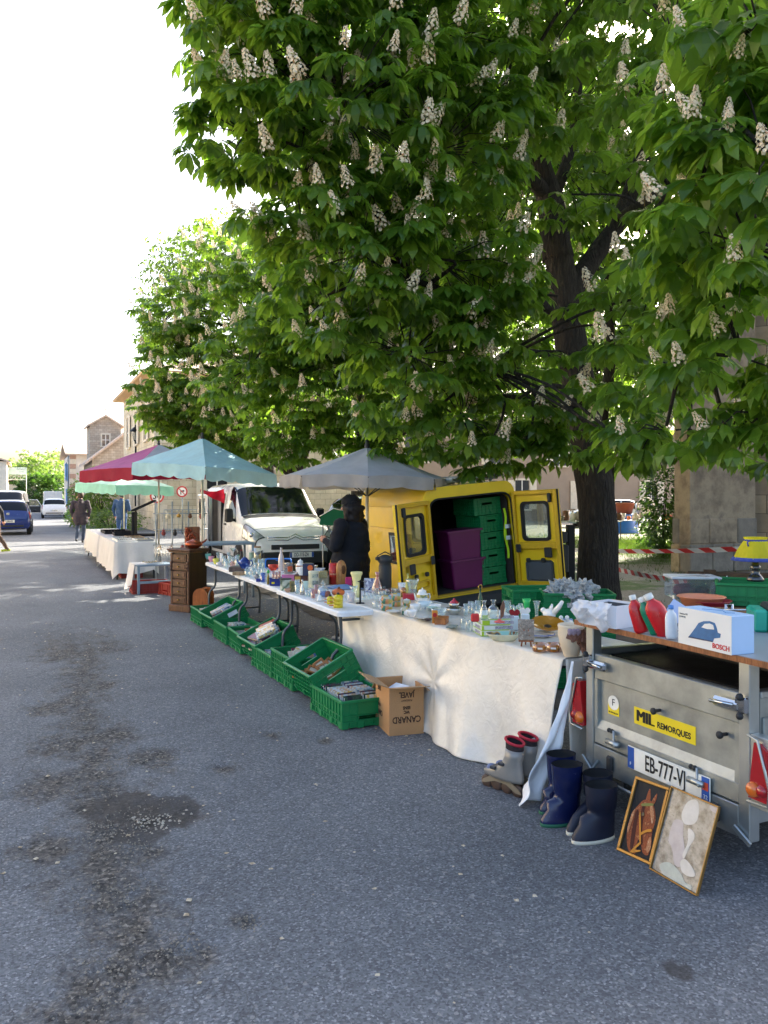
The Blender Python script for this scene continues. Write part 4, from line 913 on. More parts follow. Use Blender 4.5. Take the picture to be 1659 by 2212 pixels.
# hatchbacks seen from behind
HST = [(.00, [.60, .72, .76, .73, .66, .46, 0], [.30, .38, .50, .64, .70, .73, .75]), (.12, [.76, .83, .86, .84, .77, .58, 0], [.27, .38, .55, .84, .94, .97, .99]),
       (.50, [.80, .86, .87, .85, .73, .56, 0], [.25, .38, .60, .93, 1.26, 1.41, 1.44]), (1.2, [.80, .86, .87, .85, .71, .56, 0], [.24, .38, .60, .93, 1.29, 1.46, 1.49]),
       (2.2, [.80, .86, .87, .85, .71, .56, 0], [.24, .38, .60, .90, 1.26, 1.43, 1.46]), (3.0, [.80, .86, .87, .84, .78, .60, 0], [.24, .38, .60, .85, .95, .98, 1.0]),
       (3.7, [.78, .84, .84, .80, .72, .54, 0], [.25, .38, .55, .72, .80, .83, .84]), (3.95, [.58, .66, .68, .66, .56, .4, 0], [.3, .36, .45, .54, .58, .6, .61])]
def hatch(label, loc, rz, col, num=None, roof=None, opendoor=False, sc_=1., group=None, name='hatchback_car'):
    t = thing(name, label, 'car', loc, rz, group); t.scale = (sc_,)*3; pm = P('paint_'+col, col, .22, coat=.7, var=.06); B = Body(HST)
    b = one(pm); B.shell(b); b.build('body', t)
    if roof:
        b = one(P('paint_'+roof, roof, .25)); B.patch(b, [(1.98, 4.6), (3.9, 4.6), (3.9, 7.4), (1.98, 7.4)], off=.004, n=6, m_=10); b.build('roof_panel', t)
    b = one(DGLASS); B.patch(b, [(1.16, 4.25), (1.9, 4.45), (1.9, 7.55), (1.16, 7.75)], n=6, m_=12); b.build('rear_window', t)
    for sgn in (1, -1):
        f = (lambda q: q) if sgn > 0 else (lambda q: [(a, 12-t_) for a, t_ in q])
        b = one(DGLASS); B.patch(b, f([(1.9, 3.2), (2.9, 3.15), (2.9, 4.75), (2.1, 4.75)])); B.patch(b, f([(3., 3.15), (4.6, 3.15), (4.05, 4.75), (3., 4.75)])); b.build('side_window', t)
        b = one(REDL); B.patch(b, f([(.75, 2.6), (1.25, 2.4), (1.55, 3.4), (1.0, 3.9)]), off=.015); b.build('tail_light', t)
        b = one(BLKP); b.bc(sgn*.98, 2.75, .92, .14, .1, .14, .03); b.build('wing_mirror', t)
        for y in (.62, 3.1): arch(t, sgn*.845, y, .37, sgn); wheel(t, sgn*.80, y, .31, .19, sgn)
    b = one(BLKP); b.box(-.62, .62, -.02, .06, .36, .44, .02); b.build('bumper_trim', t)
    b = one(DGLASS); B.patch(b, [(4.9, 4.3), (4.15, 4.6), (4.15, 7.4), (4.9, 7.7)]); b.build('windscreen', t)
    if num: plate(t, frame((0, -.035, .60), (1, 0, 0), (0, 0, 1)), num, right=False)
    if opendoor:
        d = one(pm); d.at(TR(-.86, 2.7, 0) @ RZ(R(180+62))); d.box(0, .05, -1.05, 0, .35, .92, .02); d.m(P('door_lining', '25262a', .8)); d.box(.05, .07, -.98, -.05, .4, .9, .01); d.m(pm); d.tube([(.025, 0, .9), (.025, -.35, 1.38), (.025, -1.0, 1.40), (.025, -1.05, .9)], .025); o = d.build('open_door', t)
        k = one(CLRG); k.at(TR(-.86, 2.7, 0) @ RZ(R(180+62))); k.add([(.02, -.04, .92), (.02, -.36, 1.36), (.02, -.98, 1.38), (.02, -1.02, .92)], [(0, 1, 2, 3)]); k.build('pane', o)
    return t
p = G(17, 1157); hatch('dark blue hatchback seen from behind at the left edge of the street', (p.x, p.y, 0), R(-2), '1d2f6e', 'AK-686-EH', 'd3d6da')
b = one(CHR); b.box(-.05, .05, -.01, .01, 0, .1, .005); o = bpy.data.objects.get('hatchback_car'); b.build('badge', o, (0, .05, .86))
hatch('small white hatchback with its left door open far down the street', (2.35, 64.3, 0), R(-1), 'dedfe0', 'BX-482-KD', None, True)
hatch('pale blue car parked behind the far market tables', (D(1385, 1065, 42).x, D(1385, 1065, 42).y, 0), R(60), '9fb4c4', None)
van('large white van parked facing the camera beyond the blue hatchback', (-.8, 43.5, 0), R(-4), False)
# box truck
t = thing('box_truck', 'white box truck parked in front of the white hatchback', 'truck', (2.6, 74, 0)); b = one(VANW); b.box(-1.25, 1.25, 0, 5, 1.0, 3.6, .04); b.build('cargo_box', t)
b = one(VANW); b.box(-1.1, 1.1, 5.02, 6.6, .5, 2.5, .1); b.build('cab', t); b = one(BLKP); b.box(-1.1, 1.1, .1, 5, .7, .98, .02); b.build('chassis', t); t.scale = (.58,)*3
for sgn in (1, -1):
    for y in (.9, 5.8): wheel(t, sgn*1.0, y, .4, .25, sgn)
# dark green estate between the vans
o = hatch('greenish estate car parked between the white van and the yellow van', (7.4, 17.9, 0), R(178), '6f8470', None, None, False, 1.12, name='estate_car')
# ------------------------------------------------------------------ yellow van, rear doors open
YEL = P('van_yellow', 'ecc51a', .35, coat=.4, var=.06, scale=3., dirt=.10); YEL2 = P('van_yellow_inner', 'd4a814', .5, var=.1, dirt=.15); VIN = P('van_lining', '3a322e', .85, var=.2, bump=.2); SEAL = P('rubber_seal', '161617', .7)
yt = thing('yellow_van', 'yellow high-roof van with both rear doors open and crates inside', 'van', (4.36, 8.25, 0))
yt.rotation_euler = (0, R(-5.4), R(-2))
W_ = 1.34; ZF, ZT = .47, 1.74; L_ = 2.1
def vring(y, ins=0., z0=.30, top=ZT, tl=.05):
    o_ = []
    x0, x1 = ins, W_-ins
    o_ += [(x1, y, z0), (x1, y, .9), (x1-tl*.5, y, top-.28)]+[(x1-tl-.14+.14*math.cos(a), y, top-.16-ins*.6+.16*math.sin(a)) for a in (0, .4, .8, 1.2, PI/2)]
    o_ += [(x0+tl+.14-.14*math.cos(a), y, top-.16-ins*.6+.16*math.sin(a)) for a in (PI/2, 1.2, .8, .4, 0)]+[(x0+tl*.5, y, top-.28), (x0, y, .9), (x0, y, z0)]
    return o_
b = one(YEL); b.loft([vring(0), vring(.03), vring(L_-.1), vring(L_, .05, .3, ZT-.12)], closed=False)
# rear frame around the opening
outer = vring(0); inner = [(W_-.10, 0, ZF), (W_-.10, 0, .9), (W_-.12, 0, 1.40)]+[(W_-.12-.12+.12*math.cos(a), 0, 1.48+.12*math.sin(a)) for a in (0, .4, .8, 1.2, PI/2)]+[(.24-.12*math.cos(a), 0, 1.48+.12*math.sin(a)) for a in (PI/2, 1.2, .8, .4, 0)]+[(.12, 0, 1.40), (.10, 0, .9), (.10, 0, ZF)]
inner2 = [(x, .05, z) for x, y, z in inner]
b.loft([outer, inner, inner2], closed=False, smooth=False); b.box(.0, W_, -.004, .05, .30, ZF-.01)
b.build('body', yt)
b = one(VIN); b.loft([[(x+(.015 if x < .6 else -.015), .06, z+.0) for x, y, z in inner], [(x+(.015 if x < .6 else -.015), 1.9, z) for x, y, z in inner]], closed=False); b.box(.1, W_-.1, 1.9, 1.95, ZF, 1.6); b.build('load_lining', yt)
b = one(P('load_floor', '3d3a37', .8, bump=.3)); b.box(.1, W_-.1, .06, 1.9, ZF-.04, ZF); b.m(P('yellow_edge', 'b58f1b', .6)); b.box(.1, W_-.1, -.01, .055, ZF-.02, ZF+.004); b.build('load_floor', yt)
b = one(SEAL); b.tube([Vector(p)+Vector((0, -.012, 0)) for p in inner], .013, 6); b.build('opening_seal', yt)
b = one(BLKP); b.box(-.02, W_+.02, -.10, .0, .26, ZF-.03, .03); b.build('rear_bumper', yt)
b = one(GALV)
for k in range(2): b.tube([(.1, .3+k*1.1, ZT+.04), (W_-.1, .3+k*1.1, ZT+.04)], .02)
for x in (.14, .5, .86, W_-.14): b.tube([(x, .1, ZT+.065), (x, 1.7, ZT+.065)], .018)
for x in (.2, W_-.2):
    for y in (.3, 1.4): b.tube([(x, y, ZT-.06), (x, y, ZT+.05)], .02, 5)
b.build('roof_rack', yt)
# side: pressed panel, window, cab
b = one(YEL); b.box(-.010, .0, .25, 1.9, 1.25, 1.52, .004); b.build('pressed_panel', yt)
b = one(SEAL); b.box(-.014, -.003, .32, .98, .80, 1.2, .003); fw = b.build('side_window', yt); k = one(CLRG); k.box(-.02, -.0145, .37, .93, .84, 1.16); k.build('pane', fw)
for sgn, x in ((-1, .02), (1, W_-.02)):
    for y in (.55, 3.0): arch(yt, x, y, .36, sgn); wheel(yt, x-sgn*.06, y, .29, .17, sgn)
b = one(YEL); b.loft([[(.06, L_, .3), (.03, L_, .85), (.12, L_, 1.42), (.3, L_, 1.5), (W_-.3, L_, 1.5), (W_-.12, L_, 1.42), (W_-.03, L_, .85), (W_-.06, L_, .3)], [(.06, 2.75, .3), (.03, 2.75, .85), (.15, 2.75, 1.36), (.3, 2.75, 1.43), (W_-.3, 2.75, 1.43), (W_-.15, 2.75, 1.36), (W_-.03, 2.75, .85), (W_-.06, 2.75, .3)],
    [(.06, 3.15, .3), (.05, 3.15, .80), (.08, 3.15, .86), (.3, 3.15, .9), (W_-.3, 3.15, .9), (W_-.08, 3.15, .86), (W_-.05, 3.15, .8), (W_-.06, 3.15, .3)], [(.1, 3.8, .3), (.1, 3.8, .6), (.15, 3.8, .68), (.3, 3.8, .72), (W_-.3, 3.8, .72), (W_-.15, 3.8, .68), (W_-.1, 3.8, .6), (W_-.1, 3.8, .3)]], closed=False, cap=True); b.build('cab', yt)
b = one(DGLASS); b.add([(.025, 2.15, .88), (.11, 2.2, 1.36), (.13, 2.7, 1.34), (.03, 2.95, .88)], [(0, 1, 2, 3)]); b.build('cab_window', yt)
b = one(BLKP); b.bc(-.08, 2.95, .92, .13, .08, .2, .03); b.build('wing_mirror', yt)
def ydoor(hx, ang, sgn):
    """rear door; local x runs from the hinge, inner face towards -y"""
    M = TR(hx, -.015, 0) @ RZ(ang) @ SC(sgn, 1, 1); w2 = .60; z0, z1 = ZF-.02, 1.60; d = one(YEL).at(M)
    wx0, wx1, wz0, wz1 = .10, .47, 1.0, 1.46
    for x0, x1, a, c in ((0, wx0, z0, z1), (wx1, w2, z0, z1), (wx0, wx1, z0, wz0), (wx0, wx1, wz1, z1)): d.box(x0, x1, 0, .035, a, c)
    d.m(YEL2)
    for x0, x1, a, c in ((.0, .035, z0, z1), (w2-.05, w2, z0, z1), (.035, w2-.05, z1-.05, z1), (.035, w2-.05, z0, z0+.06), (.035, w2-.05, .90, .98)): d.box(x0, x1, -.045, -.001, a, c, .006)
    o = d.build('rear_door', yt)
    s_ = one(SEAL).at(M); fr = rrect(wx0-.01, wx1+.01, wz0-.01, wz1+.01, .06, 4); fr2 = rrect(wx0+.025, wx1-.025, wz0+.025, wz1-.025, .05, 4)
    s_.loft([[(x, -.012, z) for x, z in fr], [(x, -.012, z) for x, z in fr2], [(x, .03, z) for x, z in fr2]], smooth=False); s_.tube([(w2+.004, -.02, z0), (w2+.004, -.02, z1)], .012, 6); s_.build('window_seal', o)
    g = one(CLRG).at(M); g.box(wx0, wx1, .012, .018, wz0, wz1); g.build('pane', o)
    for q in ((.40, .50, -.075, -.05, .80, .92), (.02, .09, -.07, -.05, .86, .96), (.34, .39, -.06, -.02, .74, .79), (.14, .19, -.06, -.02, .74, .79), (.49, .53, -.07, -.02, 1.45, 1.56)): k = one(BLKP).at(M); k.box(*q, .01); k.build('latch', o)
    if sgn < 0 and True:
        for za, zb in ((.60, .70), (.47, .56)):
            r_ = one(YEL2).at(M); pr = rrect(.09, .49, za, zb, .045, 5); pi_ = rrect(.115, .465, za+.02, zb-.02, .03, 5)
            r_.loft([[(x, -.003, z) for x, z in pr], [(x, -.03, z) for x, z in pr], [(x, -.03, z) for x, z in pi_], [(x, -.004, z) for x, z in pi_]], smooth=False); r_.build('pressed_rib', o)
    else:
        r_ = one(P('grey_pocket', '4a4f52', .7, bump=.2)).at(M); r_.box(.12, .48, -.03, -.003, .50, .76, .03); r_.build('door_pocket', o)
ydoor(.09, R(28), -1); ydoor(W_-.09, R(-62), 1)
# ================================================================== STALL FURNITURE
TT = P('table_plastic', 'dfe1e2', .45, var=.05, scale=12., bump=.1, bscale=150., dirt=.10); LEGM = P('grey_leg_steel', '565b5f', .45, .5, var=.15)
def folding_table(label, x, y0, y1, z=.74, wd=.74, mt=None, rz=0.):
    L = y1-y0; t = thing('folding_table', label, 'table', (x, y0, 0), rz, 'white folding tables'); mt = mt or TT
    b = one(mt); pl = rrect(0, wd, .005, L-.005, .07, 5); b.prism(pl, z-.042, z-.012); pi_ = rrect(.004, wd-.004, .009, L-.009, .067, 5)
    b.loft([[(p[0], p[1], z-.012) for p in pl], [(p[0], p[1], z-.004) for p in pi_], [(wd/2+(p[0]-wd/2)*.98, L/2+(p[1]-L/2)*.99, z) for p in pi_]], cap=False); b.prism([(wd/2+(p[0]-wd/2)*.98, L/2+(p[1]-L/2)*.99) for p in pi_], z-.002, z)
    b.box(.0, wd, L/2-.0025, L/2+.0025, z-.043, z+.0008); b.build('table_top', t)
    for e in (0, 1):
        yb = .22 if e == 0 else L-.22; yi = .62 if e == 0 else L-.62
        for x_ in (.10, wd-.10):
            k = one(LEGM); xo = .02 if x_ < .3 else wd-.02; k.tube(spline([(x_, yb, z-.05), (x_, yb, z-.30), (xo, yb, z-.42), (xo, yb, .02)], 4), .0145, 8); k.build('leg', t)
        k = one(LEGM); k.tube([(.02, yb, .10), (wd-.02, yb, .10)], .013); k.build('crossbar', t); k = one(LEGM); k.tube([(.10, yb, z-.1), (wd-.10, yb, z-.1)], .011); k.build('crossbar', t); k = one(LEGM); k.tube([(wd/2, yb, z-.1), (wd/2, yi, z-.05)], .009); k.build('brace', t)
    return t
folding_table('white folding table at the far end next to the carved cabinet', 2.33, 9.37, 11.12)
folding_table('white folding table crowded with tumblers and tins in front of the white van', 2.30, 7.62, 9.35)
folding_table('white folding table with red tin and yellow casseroles next to the sheeted table', 2.28, 5.86, 7.60)
ctb = folding_table('long table hidden under the crumpled plastic sheet', 2.58, 3.72, 6.40, .735, .72, None, R(4.5))
ctb.rotation_euler = (0, 0, R(4.5)); ctb.location = (2.79, 3.66, -.002)
# plastic sheet draped over the table and down to the road
def sheet_mat():
    m, t, o = nt('plastic_sheet'); v = N(t, 'ShaderNodeTexCoord').outputs['Object']
    na = N(t, 'ShaderNodeTexNoise', {'Vector': v, 'Scale': 4., 'Detail': 1.5, 'Distortion': .8}).outputs[0]; nb = N(t, 'ShaderNodeTexNoise', {'Vector': v, 'Scale': 13., 'Detail': 2., 'Distortion': .6}).outputs[0]
    def rdg(x): return N(t, 'ShaderNodeMath', {0: N(t, 'ShaderNodeMath', {0: x, 1: .5}, operation='SUBTRACT').outputs[0]}, operation='ABSOLUTE').outputs[0]
    n1 = N(t, 'ShaderNodeMath', {0: rdg(na), 1: rdg(nb)}, operation='ADD').outputs[0]
    nd = N(t, 'ShaderNodeTexNoise', {'Vector': v, 'Scale': 9., 'Detail': 7., 'Roughness': .7, 'Distortion': 2.2}).outputs[0]
    c = ramp(t, nd, [(.3, lin('e9e3d7')), (.7, lin('f2ede3'))])
    h = N(t, 'ShaderNodeMath', {0: nd, 1: .12, 2: n1}, operation='MULTIPLY_ADD').outputs[0]
    bp = N(t, 'ShaderNodeBump', {'Height': h, 'Strength': .15, 'Distance': .03}).outputs[0]
    d = N(t, 'ShaderNodeBsdfPrincipled', {'Base Color': c, 'Roughness': .22, 'Normal': bp, 'Specular IOR Level': .6}); tl = N(t, 'ShaderNodeBsdfTranslucent', {'Color': c, 'Normal': bp})
    mx = N(t, 'ShaderNodeMixShader', {0: .22, 1: d.outputs[0], 2: tl.outputs[0]}); t.links.new(mx.outputs[0], o.inputs[0]); return m
SHEET = sheet_mat()
A0 = Vector((2.775, 3.64, .742)); A1 = Vector((2.555, 6.40, .742)); sdir = (A1-A0).normalized(); nrm_ = Vector((-sdir.y, sdir.x, 0))
if nrm_.x > 0: nrm_ = -nrm_
b = one(SHEET)
def crump(u, v): return noise.fractal(Vector((u*5.3, v*5.3, 1.7)), .6, 2.2, 5)
def ridg(u, v, s, k): return abs(noise.noise(Vector((u*s+k, v*s*.9-k, k))))
def sheet(u, v):
    # u along the row (0 trailer end .. 1 far end); v across: <0.28 on top, then hanging
    base = A0.lerp(A1, u)
    if v < .26:
        d = .66*(1-v/.26); w_ = crump(u*2.6, v)
        return tuple(base-nrm_*(d-.004)+Vector((0, 0, .003+.004*max(0, w_)*(1 if v > .02 else 0))))
    s = (v-.26)/.74
    zlow = .012 if .16 < u < .86 else None
    bot = float(np.interp(u, (0, .67, .78, .866, .957, 1.), (.015, .02, .10, .26, .45, .66)))
    drop = (base.z-bot)*s
    ou = .02+.05*math.sin(min(1, s*1.3)*PI*.5)+.10*s*s*(1-abs(u-.25)*1.1)
    fold = .048*s**.7*(noise.noise(Vector((u*11+1.5*s, s*.8, 3.)))*1.0+.7*math.sin(u*15+1.2*s+2*math.sin(u*5)))+.045*s*(.4-ridg(u*2.8+.35*s, s*.5, 2.1, 2.))
    dx_, dz_ = (u-.46)*2.76, (s-.52)*.72; rr_ = math.hypot(dx_, dz_); tie = .03*math.exp(-(rr_/.16)**2)-.006*math.sin(8*math.atan2(dz_, dx_)+1)*math.exp(-rr_/.55)*min(1, rr_/.1)
    pull = .035*math.sin(u*7+1.)*s
    x = base+nrm_*(ou+fold-tie)+sdir*(pull-(.16*s*s*(u-.75)*3 if u > .75 else 0))
    return (x.x, x.y, max(.010+.01*ridg(u, s, 20, 1), base.z-drop))
b.grid(sheet, 190, 110)
b.grid(lambda u, v: tuple(A0-nrm_*(.70*u-.01)-sdir*(.012+.03*v+.02*math.sin(u*9+v*3)*v)+Vector((0, 0, -.70*v))), 30, 24); sh_o = b.build('plastic_sheet', label='crumpled translucent white plastic sheet hanging over the long table to the road', cat='sheet', fix=False)
sol = sh_o.modifiers.new('t', 'SOLIDIFY'); sol.thickness = .0012
# loose bright flap of the sheet beside the roller skates
b = one(P('sheet_flap', 'e9ebee', .4, var=.05, bump=.5, bscale=22.))
f0 = PXP(1234, 1428, 2.74); f1 = G(1132, 1738, .02); f2 = G(1168, 1712, .02)
b.grid(lambda u, v: tuple((f0.lerp(f1, u)).lerp(f0.lerp(f2, u)+Vector((.03, -.05, 0)), v*min(1, .25+u))+Vector((.04*math.sin(u*5)-.05*u*(1-u), .03*math.sin(v*7+u*6)*u, .02*math.sin(u*9+v*5)*u*(1-u)))+Vector((.04*noise.noise(Vector((u*6, v*3, 1))), .04*noise.noise(Vector((u*6, v*3, 5))), 0))*u), 40, 12)
b.build('sheet_flap', label='loose white flap of plastic dangling at the end of the sheet beside the skates', cat='sheet').modifiers.new('t', 'SOLIDIFY').thickness = .002
# support trestle at the trailer end
t = thing('trestle', 'grey metal trestle legs at the trailer end of the sheeted table', 'trestle', (2.9, 3.63, 0))
for a, c in (((0, 0, .69), (-.10, .30, .02)), ((0, .02, .69), (.20, -.12, .02)), ((.45, 0, .69), (.45, .28, .02))):
    k = one(GALV); k.tube([a, c], .016, 8); k.build('leg', t)
    k = one(BLKP); k.ball(c, (.022, .022, .022)); k.build('foot', t)
k = one(GALV); k.tube([(0, 0, .69), (.5, 0, .69)], .014); k.tube([(-.02, .1, .42), (.4, .08, .3)], .009); k.build('crossbar', t)
# ------------------------------------------------------------------ green plastic crates
GRN = P('crate_green', '0d7a44', .42, var=.12, scale=5., dirt=.08)
def crate_mesh(L=.58, Wd=.38, H=.27, fine=True):
    b = one(GRN); th = .007
    b.box(-L/2+.01, L/2-.01, -Wd/2+.01, Wd/2-.01, .004, .012)
    for i in range(9): x = -L/2+.04+i*(L-.08)/8; b.box(x-.004, x+.004, -Wd/2+.012, Wd/2-.012, .012, .018)
    def wall(M, ln, handle):
        b.at(M); hw = .075 if handle else 0; n = max(5, int(ln/.052))
        zt = H-.022; hz0, hz1 = H*.62, H*.62+.038
        spans = [(-ln/2, ln/2)]
        # backing in strips with slots
        rows = [.012, .058, .104, .150, .196, zt] if H > .22 else [.012, .05, .09, zt]
        for k, (a, c) in enumerate(zip(rows, rows[1:])):
            if handle and k == len(rows)-3: b.box(-ln/2, -hw, 0, .003, a+.004, c); b.box(hw, ln/2, 0, .003, a+.004, c)
            else: b.box(-ln/2, ln/2, 0, .003, a+.004, c-.001)
        for z in rows[:-1]: b.box(-ln/2, ln/2, -.009, 0, z-.003, z+.003)
        for i in range(n+1):
            x = -ln/2+ln*i/n
            if handle and abs(x) < hw-.01: b.box(x-.0025, x+.0025, -.008, 0, .012, rows[-3] if len(rows) > 3 else .05)
            else: b.box(x-.0025, x+.0025, -.008, 0, .012, zt)
        for x in (-ln/2+.01, -ln*.17, ln*.17, ln/2-.03): b.box(x-.02, x+.025, -.012, 0, .004, .052)
        if handle: b.box(-hw-.006, hw+.006, -.012, .004, rows[-3]+.0, rows[-3]+.008) if len(rows) > 3 else None
        b.box(-ln/2-.006, ln/2+.006, -.014, .006, H-.022, H, .003); b.at(I4())
    wall(TR(0, -Wd/2, 0), L, False); wall(TR(0, Wd/2, 0) @ RZ(PI), L, False)
    wall(TR(L/2, 0, 0) @ RZ(PI/2), Wd, True); wall(TR(-L/2, 0, 0) @ RZ(-PI/2), Wd, True)
    me = bpy.data.meshes.new('plastic_crate'); me.from_pydata(b.v, [], b.f); me.materials.append(GRN); me.update(); return me
CR = crate_mesh(); CRL = crate_mesh(.60, .40, .20); CRT = crate_mesh(.60, .40, .32)
def crate(label, M, me=None, group='green plastic crates'):
    return put('plastic_crate', me or CR, None, M, None, label, 'crate', group)
# crates of books along the road; local x is the long side, laid across the row
BK = []
PAP = P('book_pages', 'd9cfb8', .9)
def book_mesh(l, w_, h, mt):
    b = one(mt); b.box(0, l, 0, w_, 0, .003); b.box(0, l, 0, w_, h-.003, h); b.box(0, .004, 0, w_, .003, h-.003); b.m(PAP); b.box(.004, l-.004, .003, w_-.003, .003, h-.003); return b
BCOL = ['8d1f24', 'c9c2b2', '27406e', '2f6f8f', '4b3a2c', '9fb3bd', 'd8b13a', '77303f', '1c2230', 'e0ddd5', '5a7f8e', 'b7643a', '39424e', 'a08a6a', '2e6aa6', 'c8a27c', 'cfd6d8', '6b4a58', 'd9cdb0', '3d5a44']
BNAME = ['dark red', 'stone grey', 'dark blue', 'teal blue', 'dark brown', 'pale blue grey', 'yellow', 'maroon', 'black blue', 'off-white', 'slate blue', 'rust', 'charcoal', 'tan', 'bright blue', 'light brown', 'silver grey', 'plum', 'cream', 'forest green']
def cover(i):
    a, c, d = BCOL[i % 20], BCOL[(i*7+3) % 20], BCOL[(i*11+5) % 20]
    return tone('cover_%d' % (i % 20), [a, a, c, a, d], .35, 16.+i % 7, 1.5)
def books(ct, n, x0, x1, seed, label, mode='lie', flat=False):
    """fill the crate matrix ct with n books"""
    rd = random.Random(seed)
    for i in range(n):
        l, w_, h = rd.uniform(.17, .25), rd.uniform(.12, .17), rd.uniform(.014, .035); ci = rd.randrange(20); mt = cover(ci); b = book_mesh(l, w_, h, mt)
        if mode == 'spine':      # standing in a row, spines up
            M = ct @ TR(x0+(x1-x0)*i/max(1, n-1), -.085, .022) @ RZ(PI/2) @ RX(PI/2+rd.uniform(-.08, .08)); 
        elif mode == 'lean':
            M = ct @ TR(x0+(x1-x0)*i/max(1, n-1), rd.uniform(-.13, -.04), .09) @ RY(R(-rd.uniform(35, 62))) @ RZ(rd.uniform(-.15, .15))
        else:
            if mode == 'big': l, w_ = rd.uniform(.22, .3), rd.uniform(.17, .22); b = book_mesh(l, w_, h, mt)
            M = ct @ TR(rd.uniform(x0, x1-.22), rd.uniform(-.16, .0), .075+.03*(i//2)*(.6 if n > 9 else 1)+rd.uniform(0, .01)) @ RZ(rd.uniform(-.35, .35)) @ RY(rd.uniform(-.06, .10))
        o = b.build('book', None, M, None, BNAME[ci]+' covered '+label, 'book', 'books in '+label.split(' in ')[-1])
def cm(px, py, rz=0., tilt=0., dx=0., dy=0., z=0., L=.58, Wd=.38):
    """crate whose road-side near corner stands at a photo point; x axis runs away from the road"""
    p = G(px, py); return TR(p.x+dx+.0, p.y+dy, z) @ RZ(rz) @ TR(L/2, Wd/2, 0) @ RY(tilt)
def tilted(px, py, ang, dz=.0, L=.58, Wd=.38):
    """crate whose road-side end is low: raised at the table side so the opening faces the road"""
    p = G(px, py); return TR(p.x, p.y, dz) @ RY(-ang) @ TR(L/2, Wd/2, 0)
specs = [('low green crate of paperbacks farthest along, by the magazine rack', 'f', 434, 1355, 0), ('tilted green crate with a white label behind the paperback crate', 't', 500, 1376, 24), ('low green crate with thick pocket books', 'f', 503, 1407, 0), ('green crate with grey hardbacks standing beside the steel legs', 'f', 545, 1435, 0),
         ('tilted green crate full of picture books halfway along the row', 't', 590, 1462, 22), ('green crate of comics left of the tall framed crate', 'f', 618, 1488, 0), ('tall green crate holding pale framed prints', 'T', 680, 1532, 0), ('large tilted green crate with wooden photo frames inside', 't', 752, 1570, 26), ('nearest green crate packed with upright discs next to the cardboard box', 'f', 771, 1575, 0)]
CM = {}
y = 10.62; rows_ = [(2.06, 10.02, 0, 'f'), (2.06, 9.32, 25, 't'), (2.07, 8.72, 0, 'f'), (2.09, 8.14, 0, 'F'), (2.06, 7.42, 24, 't'), (2.06, 6.98, 0, 'f'), (2.08, 6.42, 0, 'T'), (2.06, 5.74, 27, 'B'), (2.05, 5.22, 0, 'f')]
for k, ((lb_, _, _, _, _), (x, yy, ang, ty)) in enumerate(zip(specs, rows_)):
    me = {'f': CRL, 't': CRL, 'F': CRL, 'T': CR, 'B': CR}[ty]; Lc = .58 if ty in 'TB' else .60; Wc = .38 if ty in 'TB' else .40
    if ang: M = TR(x+.05, yy+Lc/2, .05) @ RZ(PI/2+R(2)) @ RX(-R(ang)) @ TR(0, -Wc/2, 0)
    else: M = TR(x+Wc/2, yy+Lc/2, .012) @ RZ(PI/2+R(random.uniform(-2, 2)))
    CM[k] = M; crate(lb_, M, me)
# what props up the tilted crates
for x, yy in ((2.36, 9.62), (2.36, 7.72), (2.36, 6.03)):
    M = TR(x, yy, .012) @ RZ(PI/2); crate('green crate lying flat under a tilted crate', M @ SC(.85, .5, .6), CRL, 'propping crates')
books(CM[0], 9, -.28, .26, 1, 'old paperback book in the low green crate by the magazine rack')
books(CM[1], 6, -.24, .24, 2, 'magazine lying in the tilted green crate with a white label')
books(CM[2], 12, -.27, .27, 3, 'thick pocket book in the low green crate of pocket books')
books(CM[3], 14, -.27, .25, 4, 'hardback in the green crate of grey hardbacks'); 
books(CM[4], 9, -.28, .27, 5, 'large picture book in the tilted crate halfway along', 'big')
books(CM[5], 10, -.27, .26, 6, 'comic album in the green crate of comics')
books(CM[6], 7, -.25, .15, 7, 'framed print or album standing in the tall green crate', 'lean')
rd = random.Random(5)
for i in range(24):      # discs, upright in two rows
    ci = rd.choice([8, 2, 12, 16, 9, 8, 5, 1]); mt = cover(ci); b = one(mt); b.box(0, .011, -.07, .07, 0, .125, .001); b.m(P('case_clear', 'cdd3d6', .2)); b.box(.0005, .0105, -.0705, .0705, .004, .121)
    b.build('disc_case', None, CM[8] @ TR(-.26+.5*(i % 12)/12, -.08 if i < 12 else .085, .085) @ RY(R(rd.uniform(6, 16))), None, BNAME[ci]+' disc case standing in the '+('table-side' if i < 12 else 'road-side')+' row of the nearest green crate', 'disc case', 'disc cases in the nearest crate')
FRW = wood('frame_wood', 'b5793f', '7c4a22', 4.)
for i, (x, y_, a, r_) in enumerate(((-.10, -.10, .5, -60), (-.02, -.06, .2, -50), (.05, -.02, .9, -40), (-.16, -.02, -.3, -65), (.14, .06, .5, -20), (.18, -.04, 1.2, -15))):
    b = one(FRW); 
    for q in ((0, .14, 0, .018), (0, .14, .082, .10), (0, .018, .018, .082), (.122, .14, .018, .082)): b.box(q[0], q[1], q[2], q[3], 0, .014, .002)
    b.m(PAP); b.box(.018, .122, .018, .082, .001, .005); b.build('picture_holder', None, CM[7] @ TR(x, y_, .10) @ RZ(a) @ RY(R(r_)), None, 'small wooden photo frame heaped in the large tilted crate', 'frame', 'photo frames in the tilted crate')
b = one(P('white_card', 'dfe2e6', .6)); b.box(-.0015, .0015, -.06, .06, -.025, .025); lbm = CM[1] @ TR(-.316, -.04, .13); b.build('card_label', None, lbm, None, 'white card label on the side of the second tilted crate', 'label')
